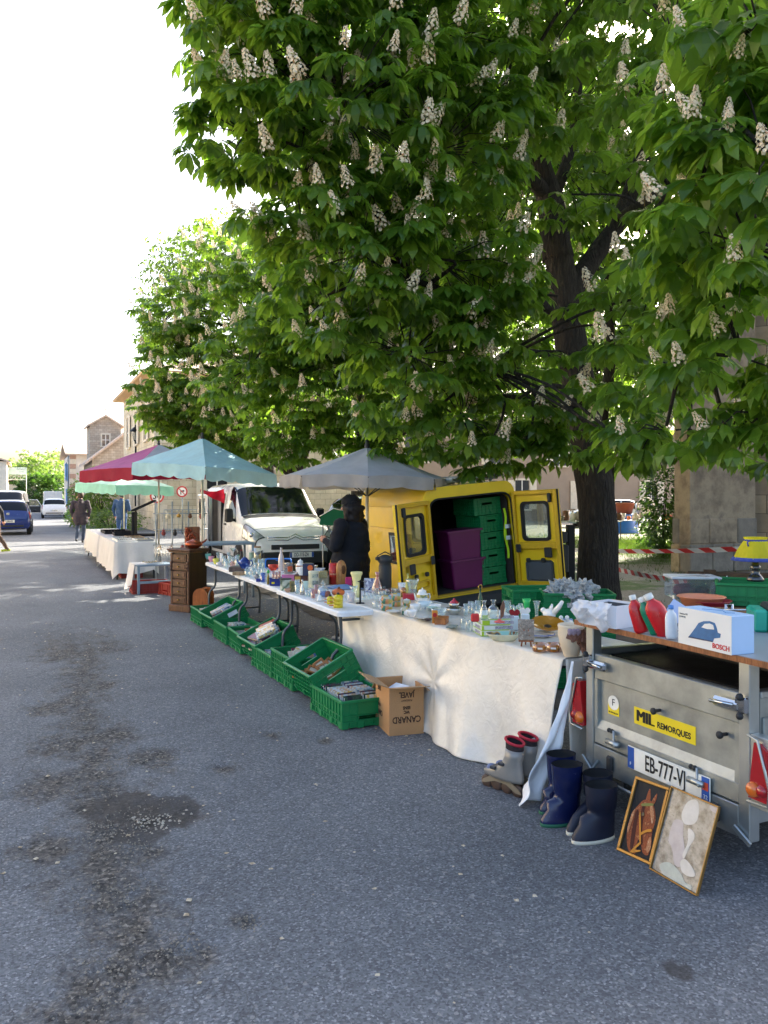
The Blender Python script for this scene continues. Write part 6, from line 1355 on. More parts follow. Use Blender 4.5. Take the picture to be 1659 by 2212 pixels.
# ================================================================== SMALL WARES ON THE TABLES
GL = glass('clear_glass'); GLB = glass('blue_glass', '8fb1ea', .03, .12, '6f95d8'); GLG = glass('green_glass', '7fd18d', .03, .15, '2f9b46'); GLP = glass('pink_glass', 'f0cfc6', .05, .12, 'e2b9ad'); GLA = glass('amber_glass', 'd9932f', .04, .55, 'c07a14'); GLF = glass('frosted_glass', 'f1ecec', .3, .5, 'e4dcda'); GLPU = glass('purple_glass', '8d6a84', .05, .2, '4a3040')
POR = P('porcelain', 'ece8e0', .18, coat=.5, var=.03); PORB = P('porcelain_blue', 'd3dfe2', .18, coat=.5, var=.03)
def patt(name, cols, sc1): return tone(name, cols, .25, sc1, 0., kind='cell')
PAT = patt('cup_pattern', ['d7b04a', '3f7a66', '7aa0b8', 'e2c36a', 'c97a3c', 'e8dfc8'], 28.)
PR = {'tumbler': [(0, 0), (.84, 0), (.87, .04), (1, 1), (.94, 1), (.8, .07), (0, .07)],
 'upglass': [(.72, 0), (.78, 0), (.95, .45), (.85, .8), (.7, .97), (.5, 1), (0, 1)],
 'wine': [(0, 0), (.8, 0), (.72, .03), (.12, .06), (.1, .42), (.55, .52), (1, .72), (.95, .87), (.82, 1), (.78, 1), (.9, .86), (.92, .72), (.4, .55), (0, .5)],
 'upwine': [(.82, 0), (.95, .13), (1, .28), (.55, .48), (.1, .58), (.12, .94), (.72, .97), (.8, 1), (0, 1)],
 'coupe': [(0, 0), (.6, 0), (.5, .03), (.08, .06), (.08, .68), (.5, .76), (.95, .9), (1, 1), (.96, 1), (.85, .9), (.3, .76), (0, .74)],
 'bottle': [(0, 0), (.95, 0), (1, .03), (1, .45), (.85, .6), (.42, .78), (.33, .9), (.33, .95), (.42, .955), (.42, 1), (.28, 1), (.28, .9)],
 'carafe': [(0, 0), (.9, 0), (1, .05), (.98, .25), (.7, .48), (.33, .68), (.28, .85), (.42, 1), (.38, 1), (.24, .85), (.28, .68)],
 'decanter': [(0, 0), (.9, 0), (1, .06), (1, .5), (.8, .62), (.32, .7), (.3, .9), (.5, .93), (.5, 1), (.3, 1)],
 'flask': [(0, 0), (.95, 0), (1, .06), (.6, .5), (.3, .75), (.3, .93), (.45, 1), (.4, 1), (.25, .9)],
 'vase': [(0, 0), (.75, 0), (.78, .04), (.5, .2), (.42, .45), (.55, .7), (.9, .96), (1, 1), (.94, 1), (.5, .7), (.36, .45), (0, .1)],
 'fluted': [(0, 0), (.5, 0), (.52, .1), (.62, .2), (.52, .24), (.5, .4), (.66, .44), (.6, .5), (.62, .62), (.8, .82), (1, .93), (.97, 1), (.9, .99), (.74, .84), (0, .5)],
 'flare': [(0, 0), (.55, 0), (.6, .04), (.62, .3), (.58, .55), (.7, .8), (1, 1), (.95, 1), (.62, .8), (.5, .5), (0, .08)],
 'jar': [(0, 0), (.92, 0), (1, .05), (1, .75), (.85, .88), (.7, .92), (.7, 1), (.66, 1), (.66, .9)],
 'tin': [(0, 0), (.98, 0), (1, .02), (1, .84), (1.04, .85), (1.04, .98), (1, 1), (0, 1)],
 'can': [(0, 0), (1, 0), (1, 1), (0, 1)],
 'bowl': [(0, 0), (.5, 0), (.52, .08), (.8, .4), (1, 1), (.96, 1), (.76, .42), (.4, .14), (0, .12)],
 'cup': [(0, 0), (.6, 0), (.62, .06), (.85, .3), (1, .75), (1, 1), (.95, 1), (.92, .7), (.7, .2), (0, .12)],
 'mug': [(0, 0), (.9, 0), (1, .04), (1, 1), (.93, 1), (.9, .08), (0, .08)],
 'plate': [(0, 0), (.6, 0), (.65, .2), (1, .85), (1, 1), (.95, 1), (.62, .45), (0, .4)],
 'potbelly': [(0, 0), (.55, 0), (.6, .04), (.9, .3), (1, .55), (.92, .78), (.6, .93), (.5, 1), (0, 1)],
 'planter': [(0, 0), (.5, 0), (.55, .03), (.85, .35), (1, .7), (.98, .88), (1.02, .94), (1.0, 1), (.92, 1), (.9, .9), (.88, .7), (0, .3)],
 'candle': [(0, 0), (1, 0), (1, .05), (.95, .06), (.9, .02), (.25, .03), (.2, .1), (.16, .9), (.6, .93), (.6, .95), (.2, .96), (.1, 1), (0, 1)],
 'cone': [(0, 0), (1, 0), (.9, .2), (.5, .7), (.1, 1), (0, 1)],
 'clog': [(0, 0), (.6, 0), (.75, .1), (.62, .45), (.8, .75), (.7, .93), (.3, 1), (0, 1)]}
def cA(x, y): return 459.0+.1302*x, 1177.3+.1302*y
def cB(x, y): return 621.1+.1302*x, 1198.9+.1302*y
def cC(x, y): return 810.1+.1302*x, 1231.3+.1302*y
def cD(x, y): return 999.1+.1628*x, 1252.9+.1628*y
def c7(x, y): return 1215.1+.2676*x, 1134.1+.2676*y
KS = {cA: .1302, cB: .1302, cC: .1302, cD: .1628, c7: .2676}
TZ = .7415
def base(f, x, y, z): px, py = f(x, y); return G(px, py, z)
def it(f, kind, x, y, h, w_, mt, name, label, cat, z=TZ, n=16, group=None, wob=None, sx=1., sy=1., rz=0.):
    p = base(f, x, y, z); k = mpp(depth(p))*KS[f]; H, r = h*k, w_*k/2
    if kind in ('plate', 'cup', 'bowl', 'planter', 'potbelly'): p = p+Vector((.0, r*.35, 0))
    b = one(mt); b.lathe([(a*r, c*H) for a, c in PR[kind]], n, True, sx, sy, wob); o = b.build(name, None, p, rz, label, cat, group); o['_'] = 0; del o['_']
    return o, H, r
def handle(o, H, r, mt, side=-1, big=1.):
    b = one(mt); s = side; b.tube([(s*r*.92, 0, H*.78), (s*r*(1.25+.2*big), 0, H*.82), (s*r*(1.4+.2*big), 0, H*.5), (s*r*(1.15), 0, H*.22), (s*r*.85, 0, H*.2)], max(.004, r*.11), 6); b.build('handle', o)
def lid(o, H, r, mt, knob=True, hh=.12):
    b = one(mt); b.lathe([(r*.95, H), (r*.98, H+hh*H*.3), (r*.6, H+hh*H), (r*.12, H+hh*H*1.2)]+([(r*.2, H+hh*H*1.6), (0, H+hh*H*2)] if knob else [(0, H+hh*H*1.2)]), 14); b.build('lid', o)
def bx(f, x, y, h, w_, d, mt, name, label, cat, z=TZ, rz=0., mt2=None, c=.003, group=None):
    """box whose front-left bottom corner is at the photo point; w_ along the row direction on screen, d metres deep"""
    p = base(f, x, y, z); k = mpp(depth(p))*KS[f]; H, Wd = h*k, w_*k; b = one(mt); b.box(0, Wd, 0, d, 0, H, c)
    if mt2: b.m(mt2); b.box(-.002, Wd+.002, -.002, d+.002, H*.86, H*1.01)
    return b.build(name, None, p, -YAW+rz, label, cat, group), H, Wd
S = P
# --- far table
for i, (x, y_, mt, nm) in enumerate(((-70, 235, S('mint_cup', '8fd0bd', .35), 'mint green cup'), (-15, 275, S('pinkmint', 'd08f9e', .35), 'pink and mint cup'), (60, 315, S('yellow_cup', 'd9d25a', .35), 'yellow cup'))):
    it(cA, 'cup', x, y_, 90, 100, mt, 'cup', nm+' at the cabinet end of the far folding table', 'cup')
it(cA, 'can', 122, 352, 62, 120, GLF, 'glass_ashtray', 'thick frosted glass dish beside the yellow cup', 'dish'); it(cA, 'can', 150, 285, 150, 52, S('candle_white', 'e9e7e2', .5), 'pillar_candle', 'tall white pillar candle on the far table', 'candle')
for i, (x, y_, h, w_) in enumerate(((232, 372, 145, 78), (90, 250, 130, 60), (285, 330, 150, 62), (410, 345, 165, 70), (190, 300, 120, 60), (345, 315, 120, 62), (270, 265, 140, 60))): it(cA, 'tumbler', x, y_, h, w_, GL, 'drinking_glass', 'clear glass in the cluster left of the blue teapot', 'glass', group='glasses left of the teapot')
it(cA, 'coupe', 345, 250, 200, 110, GL, 'coupe_glass', 'tall coupe glass with a wide shallow bowl on the far table', 'glass'); it(cA, 'potbelly', 335, 372, 105, 100, GLP, 'pink_vase', 'small pink frosted round vase in front of the dark boxes', 'vase'); it(cA, 'tumbler', 428, 270, 110, 50, GLG, 'green_glass', 'green glass behind the pink vase', 'glass')
DBX = wood('dark_box', '5d4c46', '3a2e2a', 3.); o, H, W2 = bx(cA, 268, 448, 82, 250, .22, DBX, 'wooden_box', 'flat dark wooden box under the blue teapot', 'box', rz=-.1); zt_ = TZ+H
bx(cA, 330, 505, 55, 190, .12, wood('pale_box', 'a68a68', '7a6045'), 'wooden_box', 'pale wooden box in front of the flat dark box', 'box', rz=-.1)
BLU = tone('delft', ['13245c', '1c3478', '1c3478', '4f6cae', 'd5dcea'], .15, 14., 2.)
o, H, r = it(cA, 'potbelly', 540, 392, 165, 190, BLU, 'teapot', 'round blue and white teapot standing on the flat dark box', 'teapot', zt_-.0, 20); handle(o, H, r, BLU, 1, .2); lid(o, H, r*.5, BLU); b = one(BLU); b.tube([(-r*.85, 0, H*.45), (-r*1.2, 0, H*.7), (-r*1.3, 0, H*.95)], [r*.18, r*.12, r*.08], 8); b.build('spout', o)
o = thing('rooster_figure', 'dark rooster figurine with red comb behind the blue teapot', 'figurine', tuple(base(cA, 478, 300, TZ))); b = one(CUR[4]); b.lathe([(0, 0), (.02, 0), (.028, .05), (.03, .08), (.018, .12), (.014, .15), (0, .165)], 10); b.build('figure', o); b = one(CUR[1]); b.ball((0, 0, .175), (.014, .006, .014)); b.build('comb', o)
o, H, r = it(cA, 'can', 748, 345, 300, 118, GL, 'storage_jar', 'tall glass storage jar with cork lid behind the teapot', 'jar'); b = one(S('cork', '8d6a4a', .9)); b.cyl(r*.95, H, H*1.08, 14); b.build('lid', o); b = one(tone('pasta', ['c8b48a', 'a78d62', 'd8c9a8'], .8, 80.)); b.cyl(r*.9, .004, H*.6, 12); b.build('contents', o)
o, H, r = it(cA, 'can', 645, 280, 160, 82, S('jar_green', '8fa58c', .3), 'canister', 'pale green canister with white lid left of the storage jar', 'jar'); b = one(POR); b.cyl(r*1.05, H, H*1.12, 14); b.build('lid', o)
for i, (x, y_, h, w_) in enumerate(((790, 385, 150, 76), (855, 385, 160, 80), (690, 350, 130, 66), (720, 400, 110, 62), (660, 360, 120, 60))): it(cA, 'tumbler', x, y_, h, w_, GL, 'tall_glass', 'clear tall glass between the teapot and the blue case', 'glass', group='tall glasses right of the teapot')
o = thing('tool_case', 'open blue plastic tool case standing on the far edge of the table', 'case', tuple(base(cA, 870, 400, TZ)), -YAW); TB = S('case_blue', '1f6fc4', .4); kx = mpp(9.4)*.1302; b = one(TB); W2, H2 = 470*kx, 190*kx; b.loft([[(a, 0, c) for a, c in rrect(0, W2, 0, H2, .03)], [(a, .035, c) for a, c in rrect(0, W2, 0, H2, .03)]], smooth=False)
b.loft([[(a, 0, c) for a, c in rrect(0, W2, 0, H2, .03)], [(a, 0, c) for a, c in rrect(.014, W2-.014, .014, H2-.014, .025)]], smooth=False); b.build('lid_rim', o); b = one(S('case_foam', '23262b', .9)); b.prism(rrect(.012, W2-.012, .012, H2-.012, .025), .012, .03, 'y'); b.build('foam', o); b = one(TB); b.box(W2*.4, W2*.7, -.01, .004, H2*.78, H2*.84, .004); b.build('handle', o)
it(cA, 'bowl', 1015, 425, 95, 150, S('red_bowl', 'b8331f', .35), 'red_dish', 'oval red dish beside the frosted bottle', 'dish', sx=1.2); it(cA, 'bottle', 1140, 425, 380, 98, GLF, 'frosted_bottle', 'tall frosted pinkish glass bottle', 'bottle')
# --- middle table
TGL = [(580, 522, 130, 92), (635, 545, 120, 78), (690, 500, 120, 80), (715, 470, 120, 78), (760, 530, 130, 80), (840, 520, 130, 80), (890, 500, 120, 76), (660, 480, 110, 72), (800, 480, 120, 74), (925, 540, 130, 76)]
for i, (x, y_, h, w_) in enumerate(TGL): it(cA, 'upglass' if i % 2 else 'tumbler', x, y_, h, w_, GL, 'drinking_glass', 'clear drinking glass in the group on the middle folding table', 'glass', group='glasses on the middle table')
it(cA, 'tumbler', 838, 612, 150, 84, GLB, 'blue_tumbler', 'blue tinted tumbler at the front edge of the middle table', 'glass'); it(cA, 'tumbler', 898, 602, 150, 70, GL, 'tall_glass', 'clear tall tumbler right of the blue tumbler', 'glass')
bx(cA, 722, 612, 52, 70, .05, S('cobalt', '1c2f86', .3), 'blue_cube', 'small cobalt blue cube at the front of the middle table', 'box'); o, H, r = it(cA, 'potbelly', 735, 565, 75, 85, S('pewter', '9a9894', .3, .7), 'sugar_bowl', 'small pewter sugar bowl with domed lid among the glasses', 'bowl'); lid(o, H, r*.6, MATS['pewter'])
o, H, r = it(cA, 'bottle', 925, 652, 215, 44, S('fig_gold', '8d7a3c', .4, .4), 'slim_figurine', 'slim gilded figurine with a green top at the table edge', 'figurine'); b = one(S('fig_green', '2fa14a', .4)); b.ball((0, 0, H*.98), (r*1.1, r*1.1, r*1.4)); b.build('green_top', o)
TINB = S('tin_blue', '1f2f7d', .35, .2); o, H, W2 = bx(cA, 948, 678, 130, 175, .13, TINB, 'biscuit_tin', 'square navy blue biscuit tin at the front of the middle table', 'tin', mt2=TINB); b = one(YST); b.box(.02, .05, -.003, -.0015, H*.25, H*.5); b.build('label_mark', o); zt_ = TZ+H
o2, H2, r2 = it(cA, 'plate', 1050, 560, 22, 150, POR, 'saucer', 'white saucer lying on the navy tin', 'saucer', zt_)
for x, y_ in ((1010, 545), (1060, 560), (1110, 545)): it(cA, 'tumbler', x, y_, 110, 50, GLP, 'small_glass', 'small glass with red print standing above the navy tin', 'glass', zt_+.012, group='small printed glasses on the navy tin')
o, H, W2 = bx(cA, 1148, 590, 118, 240, .16, S('tin_pink', 'c9729a', .4), 'pink_tin', 'pink rectangular box with white lid under the steel canister', 'box', mt2=POR); zt_ = TZ+H
STL = S('steel_tin', 'a59c94', .28, .85); o, H, r = it(cA, 'tin', 1262, 470, 175, 150, STL, 'steel_canister', 'round steel canister with orange print on the pink box', 'tin', zt_); b = one(S('orange_print', 'c4592f', .5)); b.at(RZ(R(-120))); b.lathe([(r*1.003, H*.2), (r*1.003, H*.7)], 40); b.f = [f for i, f in enumerate(b.f) if i < 8]; b.mi = b.mi[:8]; b.sm = b.sm[:8]; b.build('print', o)
PTJ = tone('painted_jar', ['cfd8c4', 'd6dccb', '2f5a3f', 'cfd8c4', 'a9533a'], .4, 9., 1.); o, H, r = it(cA, 'tin', 1215, 748, 190, 185, PTJ, 'painted_canister', 'pale canister painted with green leaves and a dark lid', 'tin'); b = one(S('dark_lid', '2b302c', .4)); b.cyl(r*1.06, H*.93, H*1.02, 16); b.build('lid', o)
it(cA, 'tin', 1325, 775, 180, 92, tone('dark_canister', ['3d4034', '8d8354', '2b2d28'], .4, 20.), 'small_canister', 'small dark patterned canister beside the painted one', 'tin'); it(cA, 'bowl', 1255, 785, 60, 110, S('shell', 'b98f73', .5), 'shell_dish', 'small shell shaped dish in front of the canisters', 'dish')
o, H, W2 = bx(cA, 1352, 640, 140, 225, .15, wood('chest', '5f2d20', '3a1a12'), 'small_chest', 'small dark red wooden chest with yellow front panel', 'box'); b = one(S('mustard', 'c69a3b', .5)); b.box(.01, W2*.48, -.004, -.0015, H*.2, H*.85); b.build('yellow_panel', o); zc = TZ+H
it(cA, 'tumbler', 1408, 812, 235, 86, GL, 'tall_vase', 'tall straight glass vase at the front edge', 'vase'); it(cA, 'carafe', 1490, 826, 255, 82, S('silver', 'b9b6ae', .2, .9), 'silver_cruet', 'slim silver cruet beside the straight glass vase', 'cruet'); o, H, r = it(cA, 'mug', 1545, 730, 130, 95, S('pale_green_mug', 'c7d6c3', .3), 'mug', 'pale green mug behind the silver cruet', 'mug'); handle(o, H, r, MATS['pale_green_mug'])
for x, y_ in ((1560, 850), (1605, 856), (1648, 840)): it(cA, 'tumbler', x, y_, 92, 44, GL, 'shot_glass', 'small shot glass near the silver cruet', 'glass', group='shot glasses')
# --- table with the red tin
o, H, r = it(cB, 'potbelly', 222, 345, 230, 160, POR, 'lidded_jar', 'white lidded jar with brown bands behind the boxes', 'jar'); lid(o, H, r*.6, POR); b = one(S('brown_band', '9a5a32', .4)); b.lathe([(r*.98, H*.66), (r*1.0, H*.72), (r*.95, H*.76)], 20); b.build('band', o)
it(cB, 'bowl', 350, 250, 110, 190, S('cream_bowl', 'dccf9c', .35), 'ruffled_bowl', 'cream ruffled bowl behind the navy box', 'bowl', wob=lambda a, z: 1+.08*math.sin(a*9)); it(cB, 'bowl', 435, 235, 60, 160, POR, 'white_bowl', 'shallow white bowl behind the plastic tub', 'bowl')
o = thing('plastic_tub', 'white plastic tub right of the navy box', 'tub', tuple(base(cB, 430, 330, TZ)), -YAW); kx = mpp(7.4)*.1302; b = one(S('tub_white', 'dfe4ea', .35)); b.loft([[(x*.85+.02, y_*.85, 0) for x, y_ in rrect(0, 200*kx, 0, .14, .02)], [(x, y_, 115*kx) for x, y_ in rrect(0, 215*kx, 0, .16, .02)]], cap=True); b.build('tub', o); b = one(MATS['tub_white']); b.prism(rrect(-.008, 215*kx+.008, -.008, .168, .02), 112*kx, 120*kx); b.build('rim', o)
o, H, W2 = bx(cB, 250, 345, 195, 175, .12, S('box_navy', '1e2444', .5), 'navy_box', 'navy blue box with an orange flower on a dark chest', 'box', zc); b = one(S('flower_orange', 'd0622b', .5)); b.at(TR(W2*.72, -.003, H*.68) @ RX(PI/2)); b.lathe([(0, 0), (.03, 0), (.03, .001)], 10, False, wob=lambda a, z: 1+.3*math.sin(a*5)); b.build('flower_print', o); bx(cB, 185, 340, 140, 95, .09, POR, 'white_canister', 'small white canister in front of the navy box', 'tin', zc, c=.008)
o, H, r = it(cB, 'tin', 432, 540, 275, 170, S('photo_tin', 'd8d2b2', .4), 'photo_tin', 'tall cream round tin printed with small photographs', 'tin', n=24)
for i, (a, zz) in enumerate(((-2.2, .62), (-1.45, .60), (-2.2, .18), (-1.45, .16))):
    b = one(tone('photo_%d' % i, ['28413c', '7a8f7a', 'c7c2ac', '4a5c70'][i:]+['28413c', '9aa79a'][:i], .4, 40.)); b.at(RZ(a)); b.lathe([(r*1.004, H*zz), (r*1.004, H*(zz+.26))], 24); b.f = b.f[:3]; b.mi = b.mi[:3]; b.sm = b.sm[:3]; b.build('photo_print', o)
o, H, W2 = bx(cB, 520, 500, 140, 165, .14, S('grey_tin', '8f8d7c', .5), 'grey_tin', 'grey box under the beige wicker tin', 'tin'); bx(cB, 515, 385, 110, 140, .12, tone('beige_tin', ['a89a68', '8d8052', 'bfb384'], .5, 60.), 'beige_tin', 'beige wicker patterned tin on the grey box', 'tin', TZ+H, c=.008)
REDT = S('tin_red', 'b3261c', .3, var=.1); o, H, r = it(cB, 'can', 772, 482, 340, 168, REDT, 'red_tin', 'tall round red tin beside the wooden clog', 'tin', n=24); b = one(REDT); b.lathe([(r, H), (r*.97, H*1.02), (r*.8, H*1.03), (0, H*1.03)], 24); b.build('lid', o); text('ROSLEY', r*.42, S('tin_cream', 'd9c9a0', .5), frame((-r*.45, -r*.93, H*.5), (.90, -.43, 0), (0, 0, 1)), o, 'tin_name', ext=.001)
CLG = wood('clog_wood', 'b98348', '8d5a2a', 4.); o = thing('wooden_clog', 'carved wooden clog standing on its heel beside the red tin', 'clog', tuple(base(cB, 890, 500, TZ))); kx = mpp(7.0)*.1302; b = one(CLG); b.lathe([(0, 0), (.045, 0), (.055, .03), (.05, .10), (.056, .17), (.05, .21), (.03, .245), (0, .26)], 14, True, 1., .75); b.build('clog_body', o); b = one(S('clog_dark', '5d3a1c', .9)); b.ball((.01, -.03, .16), (.028, .02, .05)); b.build('foot_opening', o)
b = one(cloth('denim_pile', '6f88a8', .9, .0)); p = base(cB, 690, 560, TZ); b.grid(lambda u, v: (p.x+.28*u+.02*math.sin(v*9), p.y-.10+.22*v-.1*u, p.z+.006+.035*math.sin(PI*u)*math.sin(PI*v)*(1+.5*noise.noise(Vector((u*6, v*6, 3))))), 22, 16); b.build('folded_cloth', label='crumpled blue cloth lying in front of the wooden clog', cat='cloth')
bx(cB, 955, 540, 160, 110, .10, S('pink_box', 'b3175e', .45), 'pink_box', 'bright pink plastic box behind the yellow vase', 'box', c=.006)
o, H, r = it(cB, 'decanter', 590, 690, 225, 180, GL, 'decanter', 'squat glass decanter with stopper and pale blue base', 'decanter'); b = one(GLB); b.lathe([(0, .004), (r*.95, .006), (r*.97, H*.4), (0, H*.41)], 16); b.build('blue_liquid', o); b = one(GL); b.ball((0, 0, H*1.08), (r*.28, r*.28, r*.3)); b.build('stopper', o)
for x, y_, mt, lb_ in ((425, 716, GLP, 'pink tinted glass left of the decanter'), (475, 640, GLP, 'red printed glass behind the decanter'), (315, 672, GL, 'small clear glass at the front edge left of the squeezer'), (360, 684, GL, 'tiny stem glass at the front edge left of the squeezer')): it(cB, 'tumbler', x, y_, 150 if mt is GLP else 85, 78 if mt is GLP else 45, mt, 'drinking_glass', lb_, 'glass')
it(cB, 'jar', 668, 700, 100, 92, S('brown_pot', '7d4430', .4), 'brown_pot', 'small brown stoneware pot left of the pumpkin', 'pot'); PUM = S('pumpkin_orange', 'c4622a', .4, var=.15); o, H, r = it(cB, 'potbelly', 855, 690, 125, 220, PUM, 'pumpkin', 'ceramic orange pumpkin with ribs', 'pumpkin', n=40, wob=lambda a, z: .93+.07*abs(math.sin(a*5))); b = one(CUR[3]); b.tube([(0, 0, H*.97), (.005, 0, H*1.12), (.015, 0, H*1.2)], [.014, .01, .008], 6); b.build('stalk', o)
o, H, r = it(cB, 'plate', 545, 765, 30, 215, POR, 'citrus_squeezer', 'white citrus squeezer dish with ribbed cone at the front edge', 'squeezer', sx=1.); b = one(POR); b.lathe([(r*.4, H*.5), (r*.36, H*1.2), (r*.2, H*3), (0, H*3.6)], 20, True, wob=lambda a, z: 1+.12*math.sin(a*8)); b.build('cone', o)
YC = S('casserole_yellow', 'd8c31c', .25, coat=.5); ORH = S('orange_handle', 'cf7a22', .4)
def casserole(x, y_, k, nm, w_=165, h=62, z=TZ, lidded=False, hs=-1):
    o, H, r = it(cB, 'can', x, y_, h, w_, YC, 'casserole', nm, 'casserole', z, 18); 
    b = one(YC); b.lathe([(r*1.0, H*.95), (r*1.05, H), (r*.95, H*1.02)], 18); b.build('rim', o)
    b = one(ORH); b.box(min(hs*r, hs*r*1.9), max(hs*r, hs*r*1.9), -.012, .012, H*.5, H*.75, .004); b.build('handle', o)
    if lidded: b = one(YC); b.lathe([(r*1.06, H*1.02), (r*.9, H*1.25), (r*.4, H*1.55), (0, H*1.6)], 18); l_ = b.build('lid', o); k_ = one(CUR[4]); k_.ball((0, 0, H*1.75), (.014, .014, .012)); k_.build('knob', l_)
    return z+H
z1 = casserole(838, 868, 0, 'lowest yellow casserole of the taller stack at the table end'); z1 = casserole(838, 812, 0, 'middle yellow casserole of the taller stack', z=z1+.001); casserole(838, 752, 0, 'lidded yellow casserole topping the taller stack', z=z1+.001, lidded=True)
z1 = casserole(705, 812, 0, 'lower yellow casserole of the shorter stack with orange handle', 110, 55, hs=-1); casserole(705, 760, 0, 'small lidded yellow casserole topping the shorter stack', 110, 50, z1+.001, True)
it(cB, 'fluted', 1145, 700, 420, 200, S('cream_vase', 'e2d695', .35, var=.05), 'fluted_vase', 'tall pale yellow ridged vase above the pumpkin', 'vase', n=24); it(cB, 'candle', 1205, 815, 400, 150, IRON, 'candlestick', 'tall black iron candlestick with a dish base', 'candlestick'); it(cB, 'candle', 1282, 690, 270, 90, S('pewter', '9a9894', .3, .7), 'pewter_candlestick', 'grey pewter candlestick behind the stem glasses', 'candlestick')
TZ2 = .7475
it(cB, 'flare', 1100, 765, 250, 150, GL, 'trumpet_vase', 'flared glass trumpet vase by the black candlestick', 'vase', TZ2); o, H, r = it(cB, 'mug', 1058, 785, 165, 125, GLF, 'glass_mug', 'frosted glass mug at the corner of the plastic sheet', 'mug', TZ2); handle(o, H, r, GL)
it(cB, 'carafe', 1488, 640, 360, 185, GLP, 'carafe', 'conical glass carafe with pinkish tint behind the stem glasses', 'carafe', TZ2)
for i, (x, y_) in enumerate(((1270, 740), (1340, 748), (1310, 700), (1385, 715), (1430, 690), (1545, 700), (1600, 690), (1470, 745), (1560, 760))): it(cB, 'upwine', x, y_, 165, 72, GL, 'wine_glass', 'upturned clear wine glass near the sheet corner', 'glass', TZ2, group='upturned wine glasses')
it(cB, 'can', 1470, 880, 110, 135, GL, 'glass_block', 'square cut glass block dish at the front of the sheeted table', 'dish', TZ2, n=4)
# --- sheeted table
for i, (x, y_) in enumerate(((85, 470), (150, 470), (205, 440), (300, 425), (360, 430), (30, 430))): it(cC, 'upglass', x, y_, 130, 85, GL, 'drinking_glass', 'upturned clear tumbler behind the patterned cups', 'glass', TZ2, group='upturned tumblers behind the cups')
def cup(x, y_, h, w_, lb_, mt=PAT, z=TZ2, side=-1):
    o, H, r = it(cC, 'mug', x, y_, h, w_, mt, 'coffee_cup', lb_, 'cup', z, 20); handle(o, H, r, POR, side, .0); return z+H
z1 = cup(195, 668, 118, 190, 'lower patterned coffee cup of the left stack'); cup(195, 550, 120, 185, 'upper patterned coffee cup of the left stack', z=z1+.001); z1 = cup(345, 600, 105, 165, 'lower patterned coffee cup of the back stack'); cup(345, 500, 110, 170, 'upper patterned coffee cup of the back stack', z=z1+.001); cup(490, 742, 140, 95, 'single patterned coffee cup before the white cups')
def plates(x, y_, w_, n_, h, lb_, mt=POR, z=TZ2):
    for i in range(n_):
        o, H, r = it(cC, 'plate', x, y_, h*1.3, w_, mt, 'plate', lb_, 'plate', z, 22, lb_); z += H*.62
    return z
plates(322, 705, 250, 7, 22, 'white plate in the stack before the patterned cups'); plates(790, 805, 265, 7, 20, 'white plate in the stack at the front middle of the sheet'); plates(955, 640, 190, 8, 20, 'pale mint plate in the stack behind the coffee pot', S('mint_plate', 'c3dacf', .25))
o, H, r = it(cC, 'jar', 785, 560, 200, 200, POR, 'coffee_pot', 'white porcelain coffee pot with patterned band', 'coffee pot', TZ2, 22); lid(o, H, r*.72, POR, True, .18); handle(o, H, r, POR, 1, .3); b = one(PAT); b.lathe([(r*1.01, H*.52), (r*1.01, H*.78)], 22); b.build('band', o); b = one(POR); b.tube([(-r*.9, 0, H*.25), (-r*1.25, 0, H*.5), (-r*1.5, 0, H*.92)], [r*.2, r*.15, r*.09], 8); b.build('spout', o)
o, H, r = it(cC, 'cup', 535, 620, 120, 140, PAT, 'sugar_pot', 'small patterned sugar pot with white lid left of the coffee pot', 'pot', TZ2); lid(o, H, r*.85, POR)
z1 = TZ2
for i, lb_ in enumerate(('lowest white cup of the stacked white cups', 'second white cup of the stacked white cups', 'tilted white cup topping the stacked white cups')): o, H, r = it(cC, 'cup', 605+12*i, 775, 110, 175-8*i, POR, 'white_cup', lb_, 'cup', z1); handle(o, H, r, POR, -1, 0); z1 += H*.62
o, H, r = it(cC, 'cup', 680, 690, 120, 180, POR, 'white_cup', 'large white cup behind the stacked white cups', 'cup', TZ2); o, H, r = it(cC, 'bowl', 845, 640, 110, 200, PORB, 'sauce_boat', 'pale blue sauce boat in front of the coffee pot', 'sauce boat', TZ2, sx=1.3); handle(o, H, r, PORB, 1)
o, H, r = it(cC, 'cup', 1020, 680, 105, 210, POR, 'milk_jug', 'white low jug with saucer top beside the ribbed bowl', 'jug', TZ2); handle(o, H, r, POR, -1)
it(cC, 'bowl', 1085, 790, 150, 270, GL, 'ribbed_bowl', 'ribbed clear glass bowl behind the orange tin', 'bowl', TZ2, 40, wob=lambda a, z: 1+.035*math.sin(a*16)); it(cC, 'plate', 890, 850, 40, 150, GLPU, 'purple_dish', 'dark purple glass dish beside the orange tin', 'dish', TZ2)
it(cC, 'flare', 625, 470, 320, 245, GL, 'crystal_vase', 'large cut crystal vase behind the coffee pot', 'vase', TZ2, 16, wob=lambda a, z: 1+.06*math.sin(a*8)); o, H, r = it(cC, 'jar', 470, 440, 150, 115, GLA, 'amber_jar', 'small amber glass jar with clear stopper left of the crystal vase', 'jar', TZ2); b = one(GL); b.ball((0, 0, H*1.2), (r*.3, r*.3, r*.5)); b.build('stopper', o)
it(cC, 'bottle', 545, 440, 380, 85, S('parrot_yellow', 'c9bf6a', .4), 'yellow_bird_bottle', 'yellow bird shaped bottle behind the crystal vase', 'bottle', TZ2); bx(cC, 465, 500, 95, 190, .10, S('red_carton', 'b02334', .5), 'red_carton', 'small red carton behind the sugar pot', 'box', TZ2)
